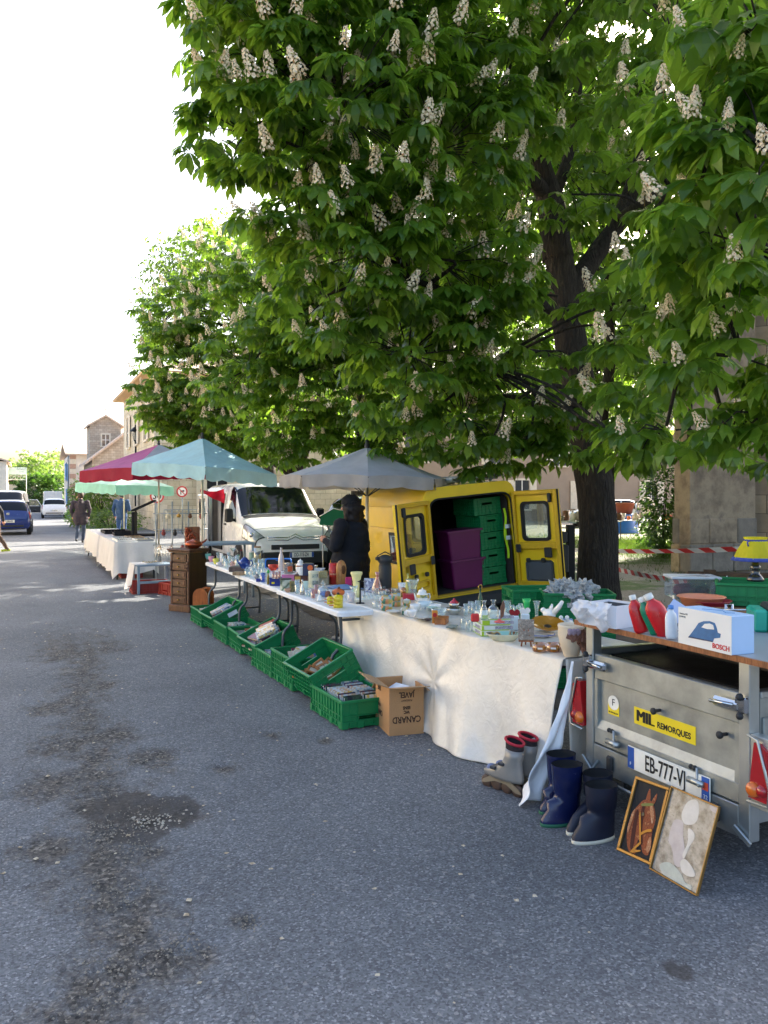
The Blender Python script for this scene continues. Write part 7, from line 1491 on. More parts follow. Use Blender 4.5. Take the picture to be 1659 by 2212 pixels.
o, H, r = it(cC, 'bowl', 1330, 745, 110, 260, S('silver', 'b9b6ae', .2, .9), 'silver_dish', 'ornate silver serving dish behind the wooden box', 'dish', TZ2, wob=lambda a, z: 1+.05*math.sin(a*14)); o, H, r = it(cC, 'bowl', 1330, 640, 90, 190, MATS['silver'], 'silver_bowl', 'small silver bowl with red domed lid on the serving dish', 'bowl', TZ2+H*.9, wob=lambda a, z: 1+.04*math.sin(a*12)); b = one(S('lid_red', 'a81e33', .25, coat=.4)); b.lathe([(r*.8, H*1.0), (r*.65, H*1.3), (r*.2, H*1.6), (r*.22, H*1.8), (0, H*1.9)], 16); b.build('red_lid', o)
o, H, W2 = bx(cC, 950, 885, 205, 92, .045, S('tin_orange', 'd2862a', .4), 'orange_tin', 'slim upright orange tin with a red flower', 'tin', TZ2); b = one(S('flower_red', 'b0201c', .5)); b.at(TR(W2*.45, -.003, H*.68) @ RX(PI/2)); b.lathe([(0, 0), (.016, 0), (.016, .001)], 10, False, wob=lambda a, z: 1+.2*math.sin(a*5)); b.build('flower_print', o)
o, H, W2 = bx(cC, 985, 905, 95, 190, .13, wood('cigar_box', 'b5713a', '8a4f24'), 'cigar_box', 'shallow orange brown wooden box right of the orange tin', 'box', TZ2, rz=-.25); b = one(MATS['cigar_box']); b.box(-.004, W2+.004, -.004, .134, H, H*1.12, .003); b.build('lid', o)
for i in range(6): bx(cC, 1172, 962-0*i, 17, 150, .11, tone('coaster', ['6f7a70', '8d958a', '515a50'], .6, 30.), 'coaster', 'grey green square tile in the stack beside the upturned glasses', 'tile', TZ2+i*.0125, rz=-.3, c=.001, group='stack of grey green tiles')
for i, (x, y_) in enumerate(((1462, 985), (1550, 1028), (1590, 1000))): it(cC, 'upglass', x, y_, 190, 95, GL, 'upturned_glass', 'upturned rounded glass left of the printed game boxes', 'glass', TZ2, group='upturned glasses by the game boxes')
for i, (x, y_) in enumerate(((1510, 760), (1590, 720), (1640, 740))): it(cC, 'tumbler', x, y_, 200, 90, GL, 'tall_glass', 'tall clear glass behind the printed game boxes', 'glass', TZ2, group='tall glasses behind the game boxes')
# printed boxes
GBX = S('game_white', 'e2e3da', .45, var=.03); GLM = S('game_lime', 'a9c92f', .45); GPR = tone('game_print', ['d8d8d6', '8b8796', 'b9b4be', '5d5a68', 'e4e4e2'], .5, 45., 2.); z1 = TZ2
for i, lb_ in enumerate(('lowest white and green printed box of the box stack', 'second white and green printed box of the stack', 'third printed box of the stack with lime edge', 'topmost printed box of the stack under the decanters')):
    p = base(cD, 255 if i < 2 else 262, 748, TZ2); Wd = 380*mpp(depth(p))*.1628; Hh = .034; t = thing('game_box', lb_, 'box', (p.x, p.y, z1), -YAW+R(10 if i < 2 else 8), 'stack of printed boxes'); b = one(GBX); b.box(0, Wd, 0, .20, 0, Hh, .001); b.build('carton', t)
    b = one(GLM); b.box(-.0015, Wd+.0015, -.0015, .2015, 0, .005); b.box(0, .05 if i > 1 else .015, -.0018, 0, .005, Hh-.003); b.build('lime_band', t); [one(GPR).box(*q).build('picture', t) for q in ((.09, .21, -.0016, -.0002, .007, Hh-.007), (-.0016, -.0002, .03, .14, .006, Hh-.007))]; z1 += Hh+.001
for f, kind, x, y_, h, w_, mt, nm, lb_, cat in (('D', 'flask', 285, 520, 250, 165, GL, 'decanter', 'conical glass decanter on the printed boxes', 'decanter'), ('D', 'decanter', 410, 510, 250, 145, GL, 'square_decanter', 'stout glass decanter on the printed boxes', 'decanter')): it(cD, kind, x, y_, h, w_, mt, nm, lb_, cat, z1)
o, H, r = it(cD, 'bottle', 235, 420, 310, 70, S('green_bottle', '1d4a2c', .2), 'green_figure_bottle', 'dark green bottle with a golden halo ornament', 'bottle', TZ2); b = one(CUR[0]); b.at(TR(0, 0, H*1.05) @ RX(PI/2)); b.tube([(r*.8*math.cos(a), r*.8*math.sin(a), 0) for a in [k*PI/6 for k in range(13)]], .005, 6); b.build('halo', o)
it(cD, 'tumbler', 205, 460, 190, 80, GL, 'tall_glass', 'tall clear glass beside the green figure bottle', 'glass', TZ2); it(cD, 'tumbler', 590, 480, 210, 110, GL, 'glass_pitcher', 'wide glass pitcher behind the heart ornament', 'pitcher', TZ2); b = one(wood('feather', '8d5f45', '5d3a28')); p = base(cD, 505, 520, z1); b.prism([(0, 0), (.02, .02), (.028, .09), (.018, .12), (.0, .07)], 0, .012, 'y'); b.build('wooden_feather', None, p, -YAW, 'small brown carved feather standing on the printed boxes', 'ornament')
b = one(S('coral', 'cf5a55', .4)); b.lathe([(0, 0), (.035, 0), (.03, .006), (.012, .012), (.008, .02), (0, .022)], 14); b.build('coral_lid', None, base(cD, 490, 560, z1), None, 'small coral red lid on top of the printed boxes', 'lid'); b = one(S('heart_red2', 'c32a2a', .4)); b.box(0, .05, 0, .03, 0, .05, .008); b.build('red_carton', None, base(cD, 115, 560, z1), -YAW, 'small red carton on the left end of the printed boxes', 'box')
for i, (x, y_) in enumerate(((660, 540), (700, 560), (745, 545), (790, 560), (770, 520))): it(cD, 'wine', x, y_, 210, 70, GL, 'champagne_glass', 'clear stemmed glass in the row behind the red heart', 'glass', TZ2, group='stemmed glasses behind the red heart')
def heart(x, y_, mt, lb_, sz):
    t = thing('heart_ornament', lb_, 'ornament', tuple(base(cD, x, y_, TZ2)), -YAW-.1); b = one(mt); pl = [(.5*16*math.sin(a)**3/16*sz*2, (13*math.cos(a)-5*math.cos(2*a)-2*math.cos(3*a)-math.cos(4*a))/16*sz) for a in [k*2*PI/28 for k in range(28)]]; b.prism([(x_, z_+sz*1.1+.075) for x_, z_ in pl], -.008, .008, 'y'); b.build('heart', t); b = one(PORB); b.box(-.03, .03, -.015, .015, 0, .10, .006); b.build('stand', t)
heart(690, 668, S('heart_red', '8f1220', .3, coat=.4), 'red heart ornament on a pale stand', .036); heart(830, 640, POR, 'white heart ornament behind the small easel', .036)
it(cD, 'flare', 850, 540, 290, 118, S('vase_green', '33b45c', .3, var=.05), 'green_vase', 'opaque bright green flared vase', 'vase', TZ2, 18); it(cD, 'vase', 985, 565, 290, 105, GL, 'bud_vase', 'clear glass bud vase right of the green vase', 'vase', TZ2)
t = thing('dove_figurine', 'white porcelain dove with raised tail behind the amber plate', 'figurine', tuple(base(cD, 1150, 585, TZ2)), R(-60)); b = one(POR); b.ball((0, 0, .07), (.05, .032, .04), 12, 8); b.ball((-.045, 0, .095), (.022, .018, .02), 10, 6); b.tube([(.035, 0, .085), (.075, 0, .13), (.10, 0, .17)], [.022, .018, .012], 8); b.tube([(0, .02, .09), (.01, .03, .14)], [.02, .006], 6); b.cyl(.025, 0, .035, 10); b.build('bird_body', t); b = one(ORH); b.tube([(-.063, 0, .094), (-.078, 0, .09)], [.006, .001], 5); b.build('beak', t)
for i, (x, lb_) in enumerate(((1340, 'small white and blue duck ornament left of its twin'), (1420, 'small white duck ornament beside the white carton'))):
    t = thing('duck_ornament', lb_, 'figurine', tuple(base(cD, x, 630, TZ2)), R(200)); b = one(POR); b.ball((0, 0, .03), (.038, .025, .028), 10, 6); b.ball((.03, 0, .07), (.017, .015, .017), 8, 6); b.tube([(.02, 0, .045), (.03, 0, .07)], .012, 6); b.build('duck_body', t); k = one(S('duck_blue', '6f93c4', .4)); k.ball((-.01, 0, .05), (.022, .018, .012), 8, 5); k.build('feather_tuft', t)
o, H, r = it(cD, 'plate', 1060, 760, 45, 420, POR, 'white_platter', 'white platter with blue rim under the amber plate', 'plate', TZ2, 30); b = one(S('rim_blue', '27418f', .3)); b.lathe([(r*.97, H*1.01), (r*1.002, H*1.03), (r*1.004, H*.8)], 30); b.build('blue_rim', o)
AMB = S('amber_ceramic', 'a86f1d', .25, coat=.4, var=.2); p = base(cD, 1100, 745, TZ2)+Vector((.06, .02, 0)); r = 225*mpp(depth(p))*.1628; t = thing('amber_plate', 'large ochre ceramic plate propped above the white platter', 'plate', (p.x, p.y+r*.35, TZ2+.045)); t.rotation_euler = (R(16), 0, -YAW); b = one(AMB); b.lathe([(0, 0), (r*.55, 0), (r, .028), (r, .033), (r*.9, .031), (r*.5, .008), (0, .008)], 32); b.build('dish', t); b = one(S('dark_glaze', '2b2420', .4)); b.lathe([(0, .0085), (r*.22, .0085), (r*.2, .011), (0, .011)], 20, False, wob=lambda a, z: 1+.1*math.sin(a*7)); b.build('centre_motif', t)
o, H, r = it(cD, 'plate', 600, 815, 95, 490, S('cream_dish', 'e0d8b4', .25, coat=.4), 'oval_dish', 'large oval cream dish with painted festoons at the front edge', 'dish', TZ2, 36, sx=1., sy=.62, rz=-YAW); b = one(tone('festoon', ['7a4a2e', '8fc0b4', '27324a', 'b08a4a', '8fc0b4'], .3, 22., 0.)); b.lathe([(r*.62, H*.5), (r*.95, H*1.005), (r*.985, H*1.03)], 36, True, 1., .62); b.build('painted_rim', o)
t = thing('mini_easel', 'miniature easel carrying a carved stone plaque', 'easel', tuple(base(cD, 845, 878, TZ2)), -YAW-.12); EW = wood('easel_wood', 'a86a3f', '7d4626')
for a, c in (((-.03, -.01, 0), (-.012, .0, .10)), ((.03, -.01, 0), (.012, 0, .10)), ((.0, .06, 0), (0, .01, .10))): k = one(EW); k.tube([a, c], .005, 5); k.build('leg', t)
k = one(EW); k.box(-.045, .045, -.014, .004, .028, .036); k.build('ledge', t); k = one(tone('plaque', ['a99c8c', '8d8072', 'c0b4a2'], .9, 60., 3., .8, 70.)); k.at(TR(0, -.008, .037) @ RX(R(-14))); k.box(-.048, .048, -.006, .006, 0, .125, .003); k.m(MATS['plaque'])
for q in ((-.03, -.005, .07, .105), (.005, .03, .07, .105), (-.03, .0, .02, .06), (.008, .03, .03, .062)): k.box(q[0], q[1], -.010, -.006, q[2], q[3], .002)
k.build('plaque', t)
LBLW = S('price_label', 'e4dfd0', .7)
for x, y_, z_, lb_ in ((1030, 945, TZ2, 'amber glass bowl standing alone at the table corner'), (1225, 945, TZ2, 'lower amber glass bowl of the stacked pair'), (1205, 842, TZ2+.052, 'upper amber glass bowl of the stacked pair')):
    o, H, r = it(cD, 'mug', x, y_ if z_ == TZ2 else 945, 105, 205 if z_ == TZ2 else 180, GLA, 'amber_bowl', lb_, 'bowl', z_, 24, sy=1.); b = one(LBLW); b.at(RZ(-YAW-.2)); b.box(-.014, .014, -r*1.03, -r*1.01, H*.4, H*.62); b.build('price_label', o)
CRM = S('cream_pot', 'dccbb0', .4, var=.05); o, H, r = it(cD, 'planter', 1480, 1020, 425, 350, CRM, 'flower_pot', 'large cream ceramic pot with relief of brown vine leaves', 'pot', TZ2, 30); VNL = S('vine_brown', '7d5340', .6, var=.2, bump=.3); GRP = S('grape_mauve', '9a8794', .5)
for i, (a, zz, s_) in enumerate(((-1.3, .62, .05), (-1.05, .66, .055), (-.8, .62, .05), (-1.0, .42, .06), (-.95, .28, .05), (-1.6, .72, .04), (-1.9, .7, .04), (-2.2, .72, .04), (-.7, .75, .05), (-1.25, .48, .045))):
    b = one(VNL); rr = r*(.98 if zz > .5 else .90); b.at(RZ(a) @ TR(rr, 0, H*zz) @ RY(R(80 if zz > .5 else 62)) @ RZ(.6*math.sin(i*2.1))); b.prism([(0, -s_*.9), (s_*.5, -s_*.45), (s_*.9, -s_*.5), (s_*.65, .0), (s_*.95, s_*.45), (s_*.4, s_*.4), (0, s_*.95), (-s_*.4, s_*.4), (-s_*.8, .0), (-s_*.4, -s_*.45)], -.004, .008); b.build('relief_leaf', o)
for a in (-1.75, -2.05, -2.35):
    b = one(GRP)
    for k in range(7): b.ball((r*math.cos(a+.06*(k % 3)), r*math.sin(a+.06*(k % 3)), H*(.86-.03*(k//2))), .013, 6, 4)
    b.build('grape_bunch', o)
# ================================================================== GOODS ON THE TRAILER
BZ = .957+.0288
def poly_box(a, b_, d, h):
    a, b_ = Vector(a), Vector(b_); return frame(a, b_-a, (0, 0, 1)) , (b_-a).length
a = G(1465.3, 1388, BZ); c = G(1580, 1416, BZ); L = (c-a).length; Hb = 290*.2676*mpp(depth(a))
t = thing('iron_box', 'white and blue carton picturing a blue steam iron on the trailer board', 'box', tuple(a), math.atan2((c-a).y, (c-a).x)); BW = S('carton_white', 'e4e2dc', .45, var=.03); BB = S('carton_blue', 'a9c6e6', .45, var=.04)
b = one(BW); b.box(0, L, 0, .001, 0, Hb); b.m(BB); b.box(0, L, .001, .125, 0, Hb, .002); b.build('carton', t)
IB = S('iron_blue', '2f6596', .35, var=.2, scale=30.); IBD = S('iron_dark', '1d3050', .4)
def icoord(x, y_): return ((x-937)/428*L, ((950+(x-937)/428*100)-y_)/290*Hb*.98)
b = one(IB); b.prism([icoord(*q) for q in ((1025, 905), (1050, 875), (1085, 830), (1110, 795), (1150, 782), (1200, 783), (1240, 800), (1255, 840), (1262, 875), (1285, 885), (1280, 915), (1235, 920), (1225, 945), (1150, 935))], -.0012, -.0002, 'y'); b.build('iron_picture', t)
b = one(BW); b.prism([icoord(*q) for q in ((1135, 830), (1160, 803), (1200, 802), (1228, 815), (1235, 850), (1180, 845))], -.002, -.0013, 'y'); b.build('handle_hole', t); b = one(IBD); b.prism([icoord(*q) for q in ((1022, 908), (1225, 948), (1222, 940), (1030, 900))], -.002, -.0013, 'y'); b.build('sole_plate', t)
def tp(x, y_): u, v = icoord(x, y_); return frame((u, -.0016, v), (1, 0, 0), (0, 0, 1))
text('BOSCH', .030, S('brand_red', 'd0342f', .5), tp(1287, 990), t, bold=.0006); text('Sensixx DS', .011, S('ink_grey', '6b6d70', .6), tp(985, 716), t); text('(2250 W)', .010, MATS['ink_grey'], tp(975, 738), t)
b = one(S('swirl_blue', '5d8fc4', .5)); b.at(TR(L*.55, .06, Hb+.0005)); b.tube([(-.07, -.02, 0), (0, .03, 0), (.06, -.01, 0), (.08, .02, 0)], .002, 4); b.build('top_print', t)
# white carton with crumpled tissue
a = G(*c7(175, 800), BZ); c = G(*c7(435, 842), BZ); e = G(*c7(600, 828), BZ); ang = math.atan2((c-a).y, (c-a).x); L = (c-a).length
t = thing('white_carton', 'open white carton with tissue paper at the left end of the trailer board', 'box', tuple(a), ang); k = S('carton_plain', 'dfe1e6', .6, var=.03); h = .115; dd = .20
for q in ((0, L, 0, .004), (0, L, dd-.004, dd), (0, .004, .004, dd-.004), (L-.004, L, .004, dd-.004)): b = one(k); b.box(*q, 0, h); b.build('side', t)
b = one(S('dark_cloth', '23262f', .9)); b.box(.006, L-.006, .006, dd-.006, .0, h-.012); b.build('contents', t)
b = one(CARD); b.at(TR(L*.1, dd, h) @ RX(R(-62))); b.box(0, L*.85, 0, .13, -.002, .002); b.build('flap', t)
b = one(cloth('tissue', 'eeeef0', .7, .35, .03, .5)); b.grid(lambda u, v: (L*(-.18+1.1*u), -.012-.045*math.sin(PI*v)*(1+.6*noise.noise(Vector((u*5, v*4, 1))))-.03*noise.noise(Vector((u*9, v*7, 2))), h+.012-.125*v*(.75+.45*u*u)-.03*math.sin(u*11)*v), 24, 14); b.build('tissue_paper', None, t.matrix_basis, None, 'crumpled white tissue paper spilling over the white carton', 'paper')
for x, y_, w_, hh, tl, nm, lb_ in ((460, 700, .14, .10, 12, 'white_card', 'white card standing behind the red bottles'), (760, 720, .15, .16, 40, 'blue_card', 'pale blue card leaning right of the red bottles')):
    p = G(*c7(x+20, 830), BZ)+Vector((.10, .12, 0)); b = one(S('card_'+nm, 'dfe2ea' if x < 500 else 'b9c3df', .6)); b.at(RZ(-YAW-.15) @ RX(R(-18)) @ RY(R(0 if x < 500 else 35))); b.box(0, w_, 0, .003, 0, hh); b.build(nm, None, p, None, lb_, 'card')
# hot water bottles in a wire rack
def flask(lb_, x, y_, tilt, hh, col, r=.045, cap='dcdcd6'):
    p = G(*c7(x, y_), BZ); t = thing('plastic_bottle', lb_, 'bottle', tuple(p+Vector((.03, .05, .004)))); t.rotation_euler = (R(-6), R(tilt), -YAW); m_ = S('bottle_'+col, col, .3, coat=.2); b = one(m_); b.lathe([(0, 0), (r*.8, 0), (r, .015), (r, hh*.6), (r*.85, hh*.74), (r*.42, hh*.84), (r*.36, hh*.9)], 18, True, 1., .62); b.build('body', t); b = one(S('cap_'+cap, cap, .45)); b.lathe([(r*.42, hh*.88), (r*.46, hh*.9), (r*.46, hh), (0, hh*1.01)], 14); b.build('cap', t)
flask('left red plastic bottle leaning in the wire rack', 665, 892, -14, .185, 'c4151c', .036); flask('green plastic bottle leaning between the two red ones', 790, 905, -24, .19, '0f7d58', .032); flask('large red plastic bottle leaning in the wire rack', 880, 915, -26, .215, 'c81a1e', .048); flask('white plastic bottle with a blue cap beside the iron carton', 905, 945, 1, .155, 'dfe3e6', .028, '4a7fc0')
t = thing('wire_rack', 'metal wire rack holding the leaning plastic bottles', 'rack', tuple(G(*c7(600, 850), BZ)), -YAW-.28); b = one(CHR); b.box(0, .22, -.012, -.008, .03, .045); b.tube([(.02, -.03, .004), (.20, -.03, .012), (.215, .05, .006)], .004, 5); b.tube([(.0, -.01, .04), (0, .1, .01)], .004, 5); b.build('wire', t)
# basin, clear box, lamp crate and other goods
p = G(*c7(1190, 700), BZ)+Vector((.10, .16, 0)); b = one(S('salmon_plastic', 'd98a68', .4)); b.at(SC(.76)); b.lathe([(0, 0), (.13, 0), (.17, .08), (.185, .085), (.18, .09), (.165, .082), (.125, .006), (0, .006)], 30); b.build('round_basin', None, p, None, 'round salmon pink plastic basin behind the iron carton', 'basin'); b = one(S('dark_red_plastic', 'a32a36', .4)); b.at(SC(.76)); b.lathe([(.14, -.0), (.185, .06), (.19, .062), (.19, .058)], 26); b.build('red_basin', None, p+Vector((.03, -.01, -.002)), None, 'dark red basin nested under the salmon basin', 'basin')
p = D(*c7(890, 610), 5.2); p.z = .98; t = thing('clear_plastic_box', 'clear plastic box with dark goods behind the red bottles', 'box', (p.x, p.y, .98), -YAW-.1); g_ = glass('clear_box', 'dfe4e8', .05, .12); b = one(g_); b.box(0, .30, 0, .22, 0, .13, .006); b.build('case', t); b = one(S('case_lid', 'c3c8d0', .3)); b.box(-.008, .308, -.008, .228, .13, .145, .004); b.build('lid', t); b = one(S('case_goods', '5d1f2a', .7)); b.ball((.1, .1, .05), (.08, .07, .045)); b.ball((.22, .12, .04), (.05, .06, .035)); b.build('goods', t)
p = D(1550, 1306, 4.9); M = TR(p.x, p.y, .98) @ RZ(-YAW-R(22)) @ TR(.30, .20, 0) @ SC(1, 1, .70); crate('green crate on the trailer under the yellow lamp', M, CRL)
lp = M @ Vector((-.08, -.02, .201)); t = thing('table_lamp', 'table lamp with pleated yellow shade and blue trim on the green crate', 'lamp', tuple(lp)); t.scale = (.82,)*3; b = one(S('lamp_base', '23262c', .2, coat=.6)); b.lathe([(0, 0), (.06, 0), (.065, .015), (.05, .04), (.03, .06), (.035, .09), (.04, .11), (.025, .13), (.018, .16), (.012, .2)], 16); b.build('lamp_base', t)
b = one(cloth('shade_yellow', 'e3d42a', .8, .4)); b.lathe([(.15, .175), (.125, .235), (.085, .30), (.075, .315), (.085, .335)], 72, True, wob=lambda a_, z: 1+.03*math.sin(a_*24)); b.build('lamp_shade', t); b = one(cloth('shade_blue', '4a5db5', .8, .3)); b.lathe([(.152, .183), (.172, .158), (.165, .156)], 72, True, wob=lambda a_, z: 1+.035*math.sin(a_*18)); b.lathe([(.081, .305), (.083, .318)], 40); b.tube([(-.08, -.02, .31), (-.12, -.03, .30), (-.11, -.03, .27)], .006, 5); b.build('blue_trim', t)
b = one(POR); pc = M @ Vector((.10, -.225, .19)); b.tube([(0, 0, .06), (.0, -.01, .0), (-.01, -.012, -.06)], .004, 5); b.box(-.022, .002, -.03, -.006, -.10, -.06, .004); b.tube([(-.016, -.018, -.10), (-.016, -.018, -.115)], .003, 4); b.tube([(-.004, -.018, -.10), (-.004, -.018, -.115)], .003, 4); b.build('lamp_plug', None, pc, None, 'white plug and cord dangling in front of the lamp crate', 'plug')
p = D(1628, 1392, 3.9); t = thing('radio', 'black and turquoise radio at the right edge of the trailer board', 'radio', (p.x, p.y, BZ), -YAW-.25); b = one(S('turq', '1f9c84', .4)); b.box(0, .07, 0, .2, 0, .11, .012); b.build('shell', t); b = one(BLKP); b.box(.068, .25, -.01, .21, 0, .13, .012); k = b.build('front', t); b = one(CHR); b.at(TR(.10, -.012, .04) @ RX(PI/2)); b.cyl(.014, 0, .01, 12); b.build('dial', k)
p = D(1545, 1330, 4.2); t = thing('wicker_tray', 'brown wicker tray with metal handles behind the iron carton', 'tray', (p.x, p.y, BZ+.002), -YAW-.3); b = one(tone('wicker', ['5d3f28', '8a6240', '3d2817'], .8, 70., 2., .8, 60.)); b.box(0, .42, 0, .28, 0, .045, .008); b.build('tray_body', t); b = one(CHR); b.tube([(.05, -.02, .02), (.05, -.02, .10), (.08, -.02, .10), (.08, -.02, .02)], .008, 6); b.tube([(0, -.03, .07), (.42, -.03, .085)], .006, 5); b.build('handle', t)
# ================================================================== GOODS ON THE ROAD
def boot(lb_, toe, heel_, hgt, col, sole, gloss):
    toe, heel_ = Vector(toe), Vector(heel_); d = toe-heel_; L = d.length; t = thing('rubber_boot', lb_, 'boot', (heel_.x, heel_.y, .004), math.atan2(d.y, d.x), 'rubber boots'); m_ = S('rubber_'+col, col, gloss, var=.15, scale=12., dirt=.18); b = one(m_)
    def ring(x0, z0, rx, ry, tilt=0., n=18): return [(x0+rx*math.cos(a_)*math.cos(tilt), ry*math.sin(a_), z0+rx*math.cos(a_)*math.sin(tilt)) for a_ in [k*2*PI/n for k in range(n)]]
    b.loft([ring(.072, hgt, .082, .068), ring(.072, hgt-.02, .081, .067), ring(.070, hgt*.6, .076, .060), ring(.068, .15, .069, .050), ring(.076, .115, .077, .046, .22), ring(.095, .09, .097, .045, .34), ring(L*.5-.02, .06, L*.43, .043, .22), ring(L*.5, .034, L*.49, .046, .04), ring(L*.5, .018, L*.5, .045, 0)], cap=False); b.build('boot_upper', t)
    b = one(S('boot_lining', '111215', .9)); b.loft([ring(.072, hgt-.001, .079, .065), ring(.072, hgt-.03, .075, .061), ring(.072, hgt-.031, .001, .001)]); b.build('lining', t)
    b = one(S('sole_'+sole, sole, .6)); b.loft([ring(L*.5, .020, L*.512, .049), ring(L*.5, 0, L*.505, .047)], cap=True); b.build('sole', t)
boot('far glossy blue rubber boot with green sole, half hidden behind its pair', G(1166, 1762), G(1236, 1748), .30, '121c47', '1d5f45', .2); boot('near glossy blue rubber boot with a green sole', G(1168, 1788), G(1252, 1776), .30, '121c47', '1d5f45', .2); boot('shorter matt navy boot with white sole, half hidden behind its pair', G(1226, 1808), G(1312, 1778), .265, '141b30', 'cfcab8', .5); boot('nearest matt navy boot with a white sole beside the horse picture', G(1236, 1826), G(1326, 1810), .265, '141b30', 'cfcab8', .5)
def skate(lb_, p, rz, s_=1.):
    t = thing('roller_skate', lb_, 'skate', (p.x, p.y, 0), rz, 'roller skates'); t.scale = (s_,)*3; W1 = S('wheel_brown', '4d3a30', .5); SH = S('shell_grey', '8b8985', .35, .2, var=.12); LIN = S('liner_dark', '2b2326', .85); RED = S('liner_red', 'b31e33', .7)
    for i in range(4): b = one(W1); b.at(TR(.02+.075*i, 0, .038) @ RX(PI/2)); b.lathe([(0, -.011), (.025, -.012), (.037, -.006), (.038, 0), (.037, .006), (.025, .012), (0, .011)], 16); b.build('wheel', t)
    for y_ in (-.016, .016): b = one(S('frame_tan', '8f836f', .4, .3)); b.prism([(-.02, .03), (.0, .055), (.06, .085), (.2, .085), (.26, .05), (.27, .03), (.24, .035), (.17, .06), (.09, .06), (.02, .03)], y_-.003, y_+.003, 'y'); b.build('frame', t)
    def rg(x0, z0, rx, ry, tl=0.): return [(x0+rx*math.cos(a_)*math.cos(tl), ry*math.sin(a_), z0+rx*math.cos(a_)*math.sin(tl)) for a_ in [k*2*PI/16 for k in range(16)]]
    b = one(SH); b.loft([rg(.12, .086, .14, .042), rg(.12, .105, .145, .046), rg(.115, .14, .13, .045, -.18), rg(.065, .18, .075, .045, -.3), rg(.045, .22, .058, .046), rg(.04, .27, .056, .047, .1)], cap=True); b.build('shell', t)
    b = one(LIN); b.loft([rg(.04, .255, .054, .045), rg(.04, .31, .056, .047, .25)]); b.build('liner', t); b = one(RED); b.tube([Vector(q)+Vector((0, 0, .002)) for q in rg(.04, .31, .056, .047, .25)]+[rg(.04, .31, .056, .047, .25)[0]], .008, 6); b.build('cuff_rim', t)
    for x0, z0 in ((.10, .20), (.16, .165)): b = one(S('buckle', '35363a', .4)); b.box(x0-.02, x0+.02, -.055, .055, z0-.03, z0-.012, .004); b.build('buckle', t)
    b = one(S('toe_blue', '5d6f9a', .5)); b.ball((.205, 0, .125), (.035, .03, .022)); b.build('toe_print', t)
pa = G(1052, 1700); pb = G(1124, 1726); skate('silver inline skate with red lining nearest the road', pb, math.atan2((pa-pb).y, (pa-pb).x), .98); skate('second inline skate with red lining half hidden behind the sheet flap', pb+Vector((.13, .05, 0)), math.atan2((pa-pb).y, (pa-pb).x)+.3, .98)
# framed pictures leaning on the trailer
FRG = S('frame_gold', '8d6b36', .35, .5, var=.2)
def picture(lb_, bl, br, hgt, quad, ground, back_x, fw=.012):
    """quad: crop pixels TL, TR, BL of the picture, used to lay out the painted shapes"""
    bl, br = Vector(bl), Vector(br); W2 = (br-bl).length; lean = math.acos(min(.999, (back_x-bl.x)/hgt)) if back_x-bl.x < hgt else 1.2
    t = thing('framed_picture', lb_, 'picture', (0, 0, 0)); xd = (br-bl).normalized(); upv = Vector((math.cos(lean), 0, math.sin(lean))); M = frame(bl+Vector((0, 0, .006)), xd, upv); t.matrix_basis = M
    for q in ((0, W2, 0, fw), (0, W2, hgt-fw, hgt), (0, fw, fw, hgt-fw), (W2-fw, W2, fw, hgt-fw)): b = one(FRG); b.box(*q, -.004, .012, .002); b.build('frame_bar', t)
    b = one(ground); b.box(fw, W2-fw, fw, hgt-fw, -.003, .001); b.build('canvas', t)
    (x0, y0), (x1, y1), (x2, y2) = quad; ex, ey, fx_, fy_ = x1-x0, y1-y0, x2-x0, y2-y0; det = ex*fy_-fx_*ey
    def loc(x, y_): dx, dy = x-x0, y_-y0; return ((dx*fy_-fx_*dy)/det*W2, (1-(ex*dy-dx*ey)/det)*hgt)
    lv = [.0014]
    def shape(mt, pts, nm='painted_shape'):
        b = one(mt); pts = [(q.x, q.y) for q in spline([Vector((*q, 0)) for q in pts[-1:]+pts+pts[:2]], 4)[4:-5]]; b.prism([loc(*q) for q in pts], lv[0]-.0004, lv[0]); b.build(nm, t); lv[0] += .0005
    return t, shape, W2, hgt
tA, shp, W2, hg = picture('gilt framed needlework of a bridled brown horse head leaning on the trailer', G(1334, 1839), G(1408, 1873), .345, ((555, 1000), (855, 1105), (440, 1585)), S('canvas_black', '0b0b10', .7, bump=.2, bscale=200), 2.665, .014)
HB = tone('horse_brown', ['6b3018', '9a5028', '7d3c1e', 'b5764a'], .8, 60., 2.); HD = S('horse_dark', '4a1f12', .8); HL = tone('horse_light', ['c9946a', 'a86a42', 'd8b08a'], .8, 70.); ORB = S('bridle_orange', 'c98324', .7); GRB = S('bridle_green', '7d7a3a', .7)
shp(HB, [(545, 1290), (590, 1235), (625, 1200), (655, 1190), (700, 1205), (730, 1260), (745, 1350), (725, 1450), (722, 1560), (700, 1615), (660, 1600), (640, 1545), (610, 1500), (600, 1600), (560, 1610), (530, 1570), (512, 1480), (520, 1380)], 'horse_head'); shp(HB, [(655, 1195), (665, 1140), (682, 1105), (690, 1150), (688, 1200)]); shp(HB, [(705, 1205), (725, 1170), (745, 1145), (742, 1190), (725, 1225)])
shp(HD, [(575, 1290), (600, 1280), (590, 1400), (575, 1560), (550, 1560), (555, 1420)]); shp(HD, [(625, 1250), (650, 1250), (640, 1400), (655, 1520), (640, 1530), (620, 1400)]); shp(HL, [(695, 1250), (715, 1240), (735, 1320), (722, 1380), (705, 1320)]); shp(HL, [(700, 1500), (722, 1480), (725, 1560), (700, 1600), (690, 1560)]); shp(HL, [(545, 1300), (570, 1270), (545, 1380), (522, 1450), (518, 1400)])
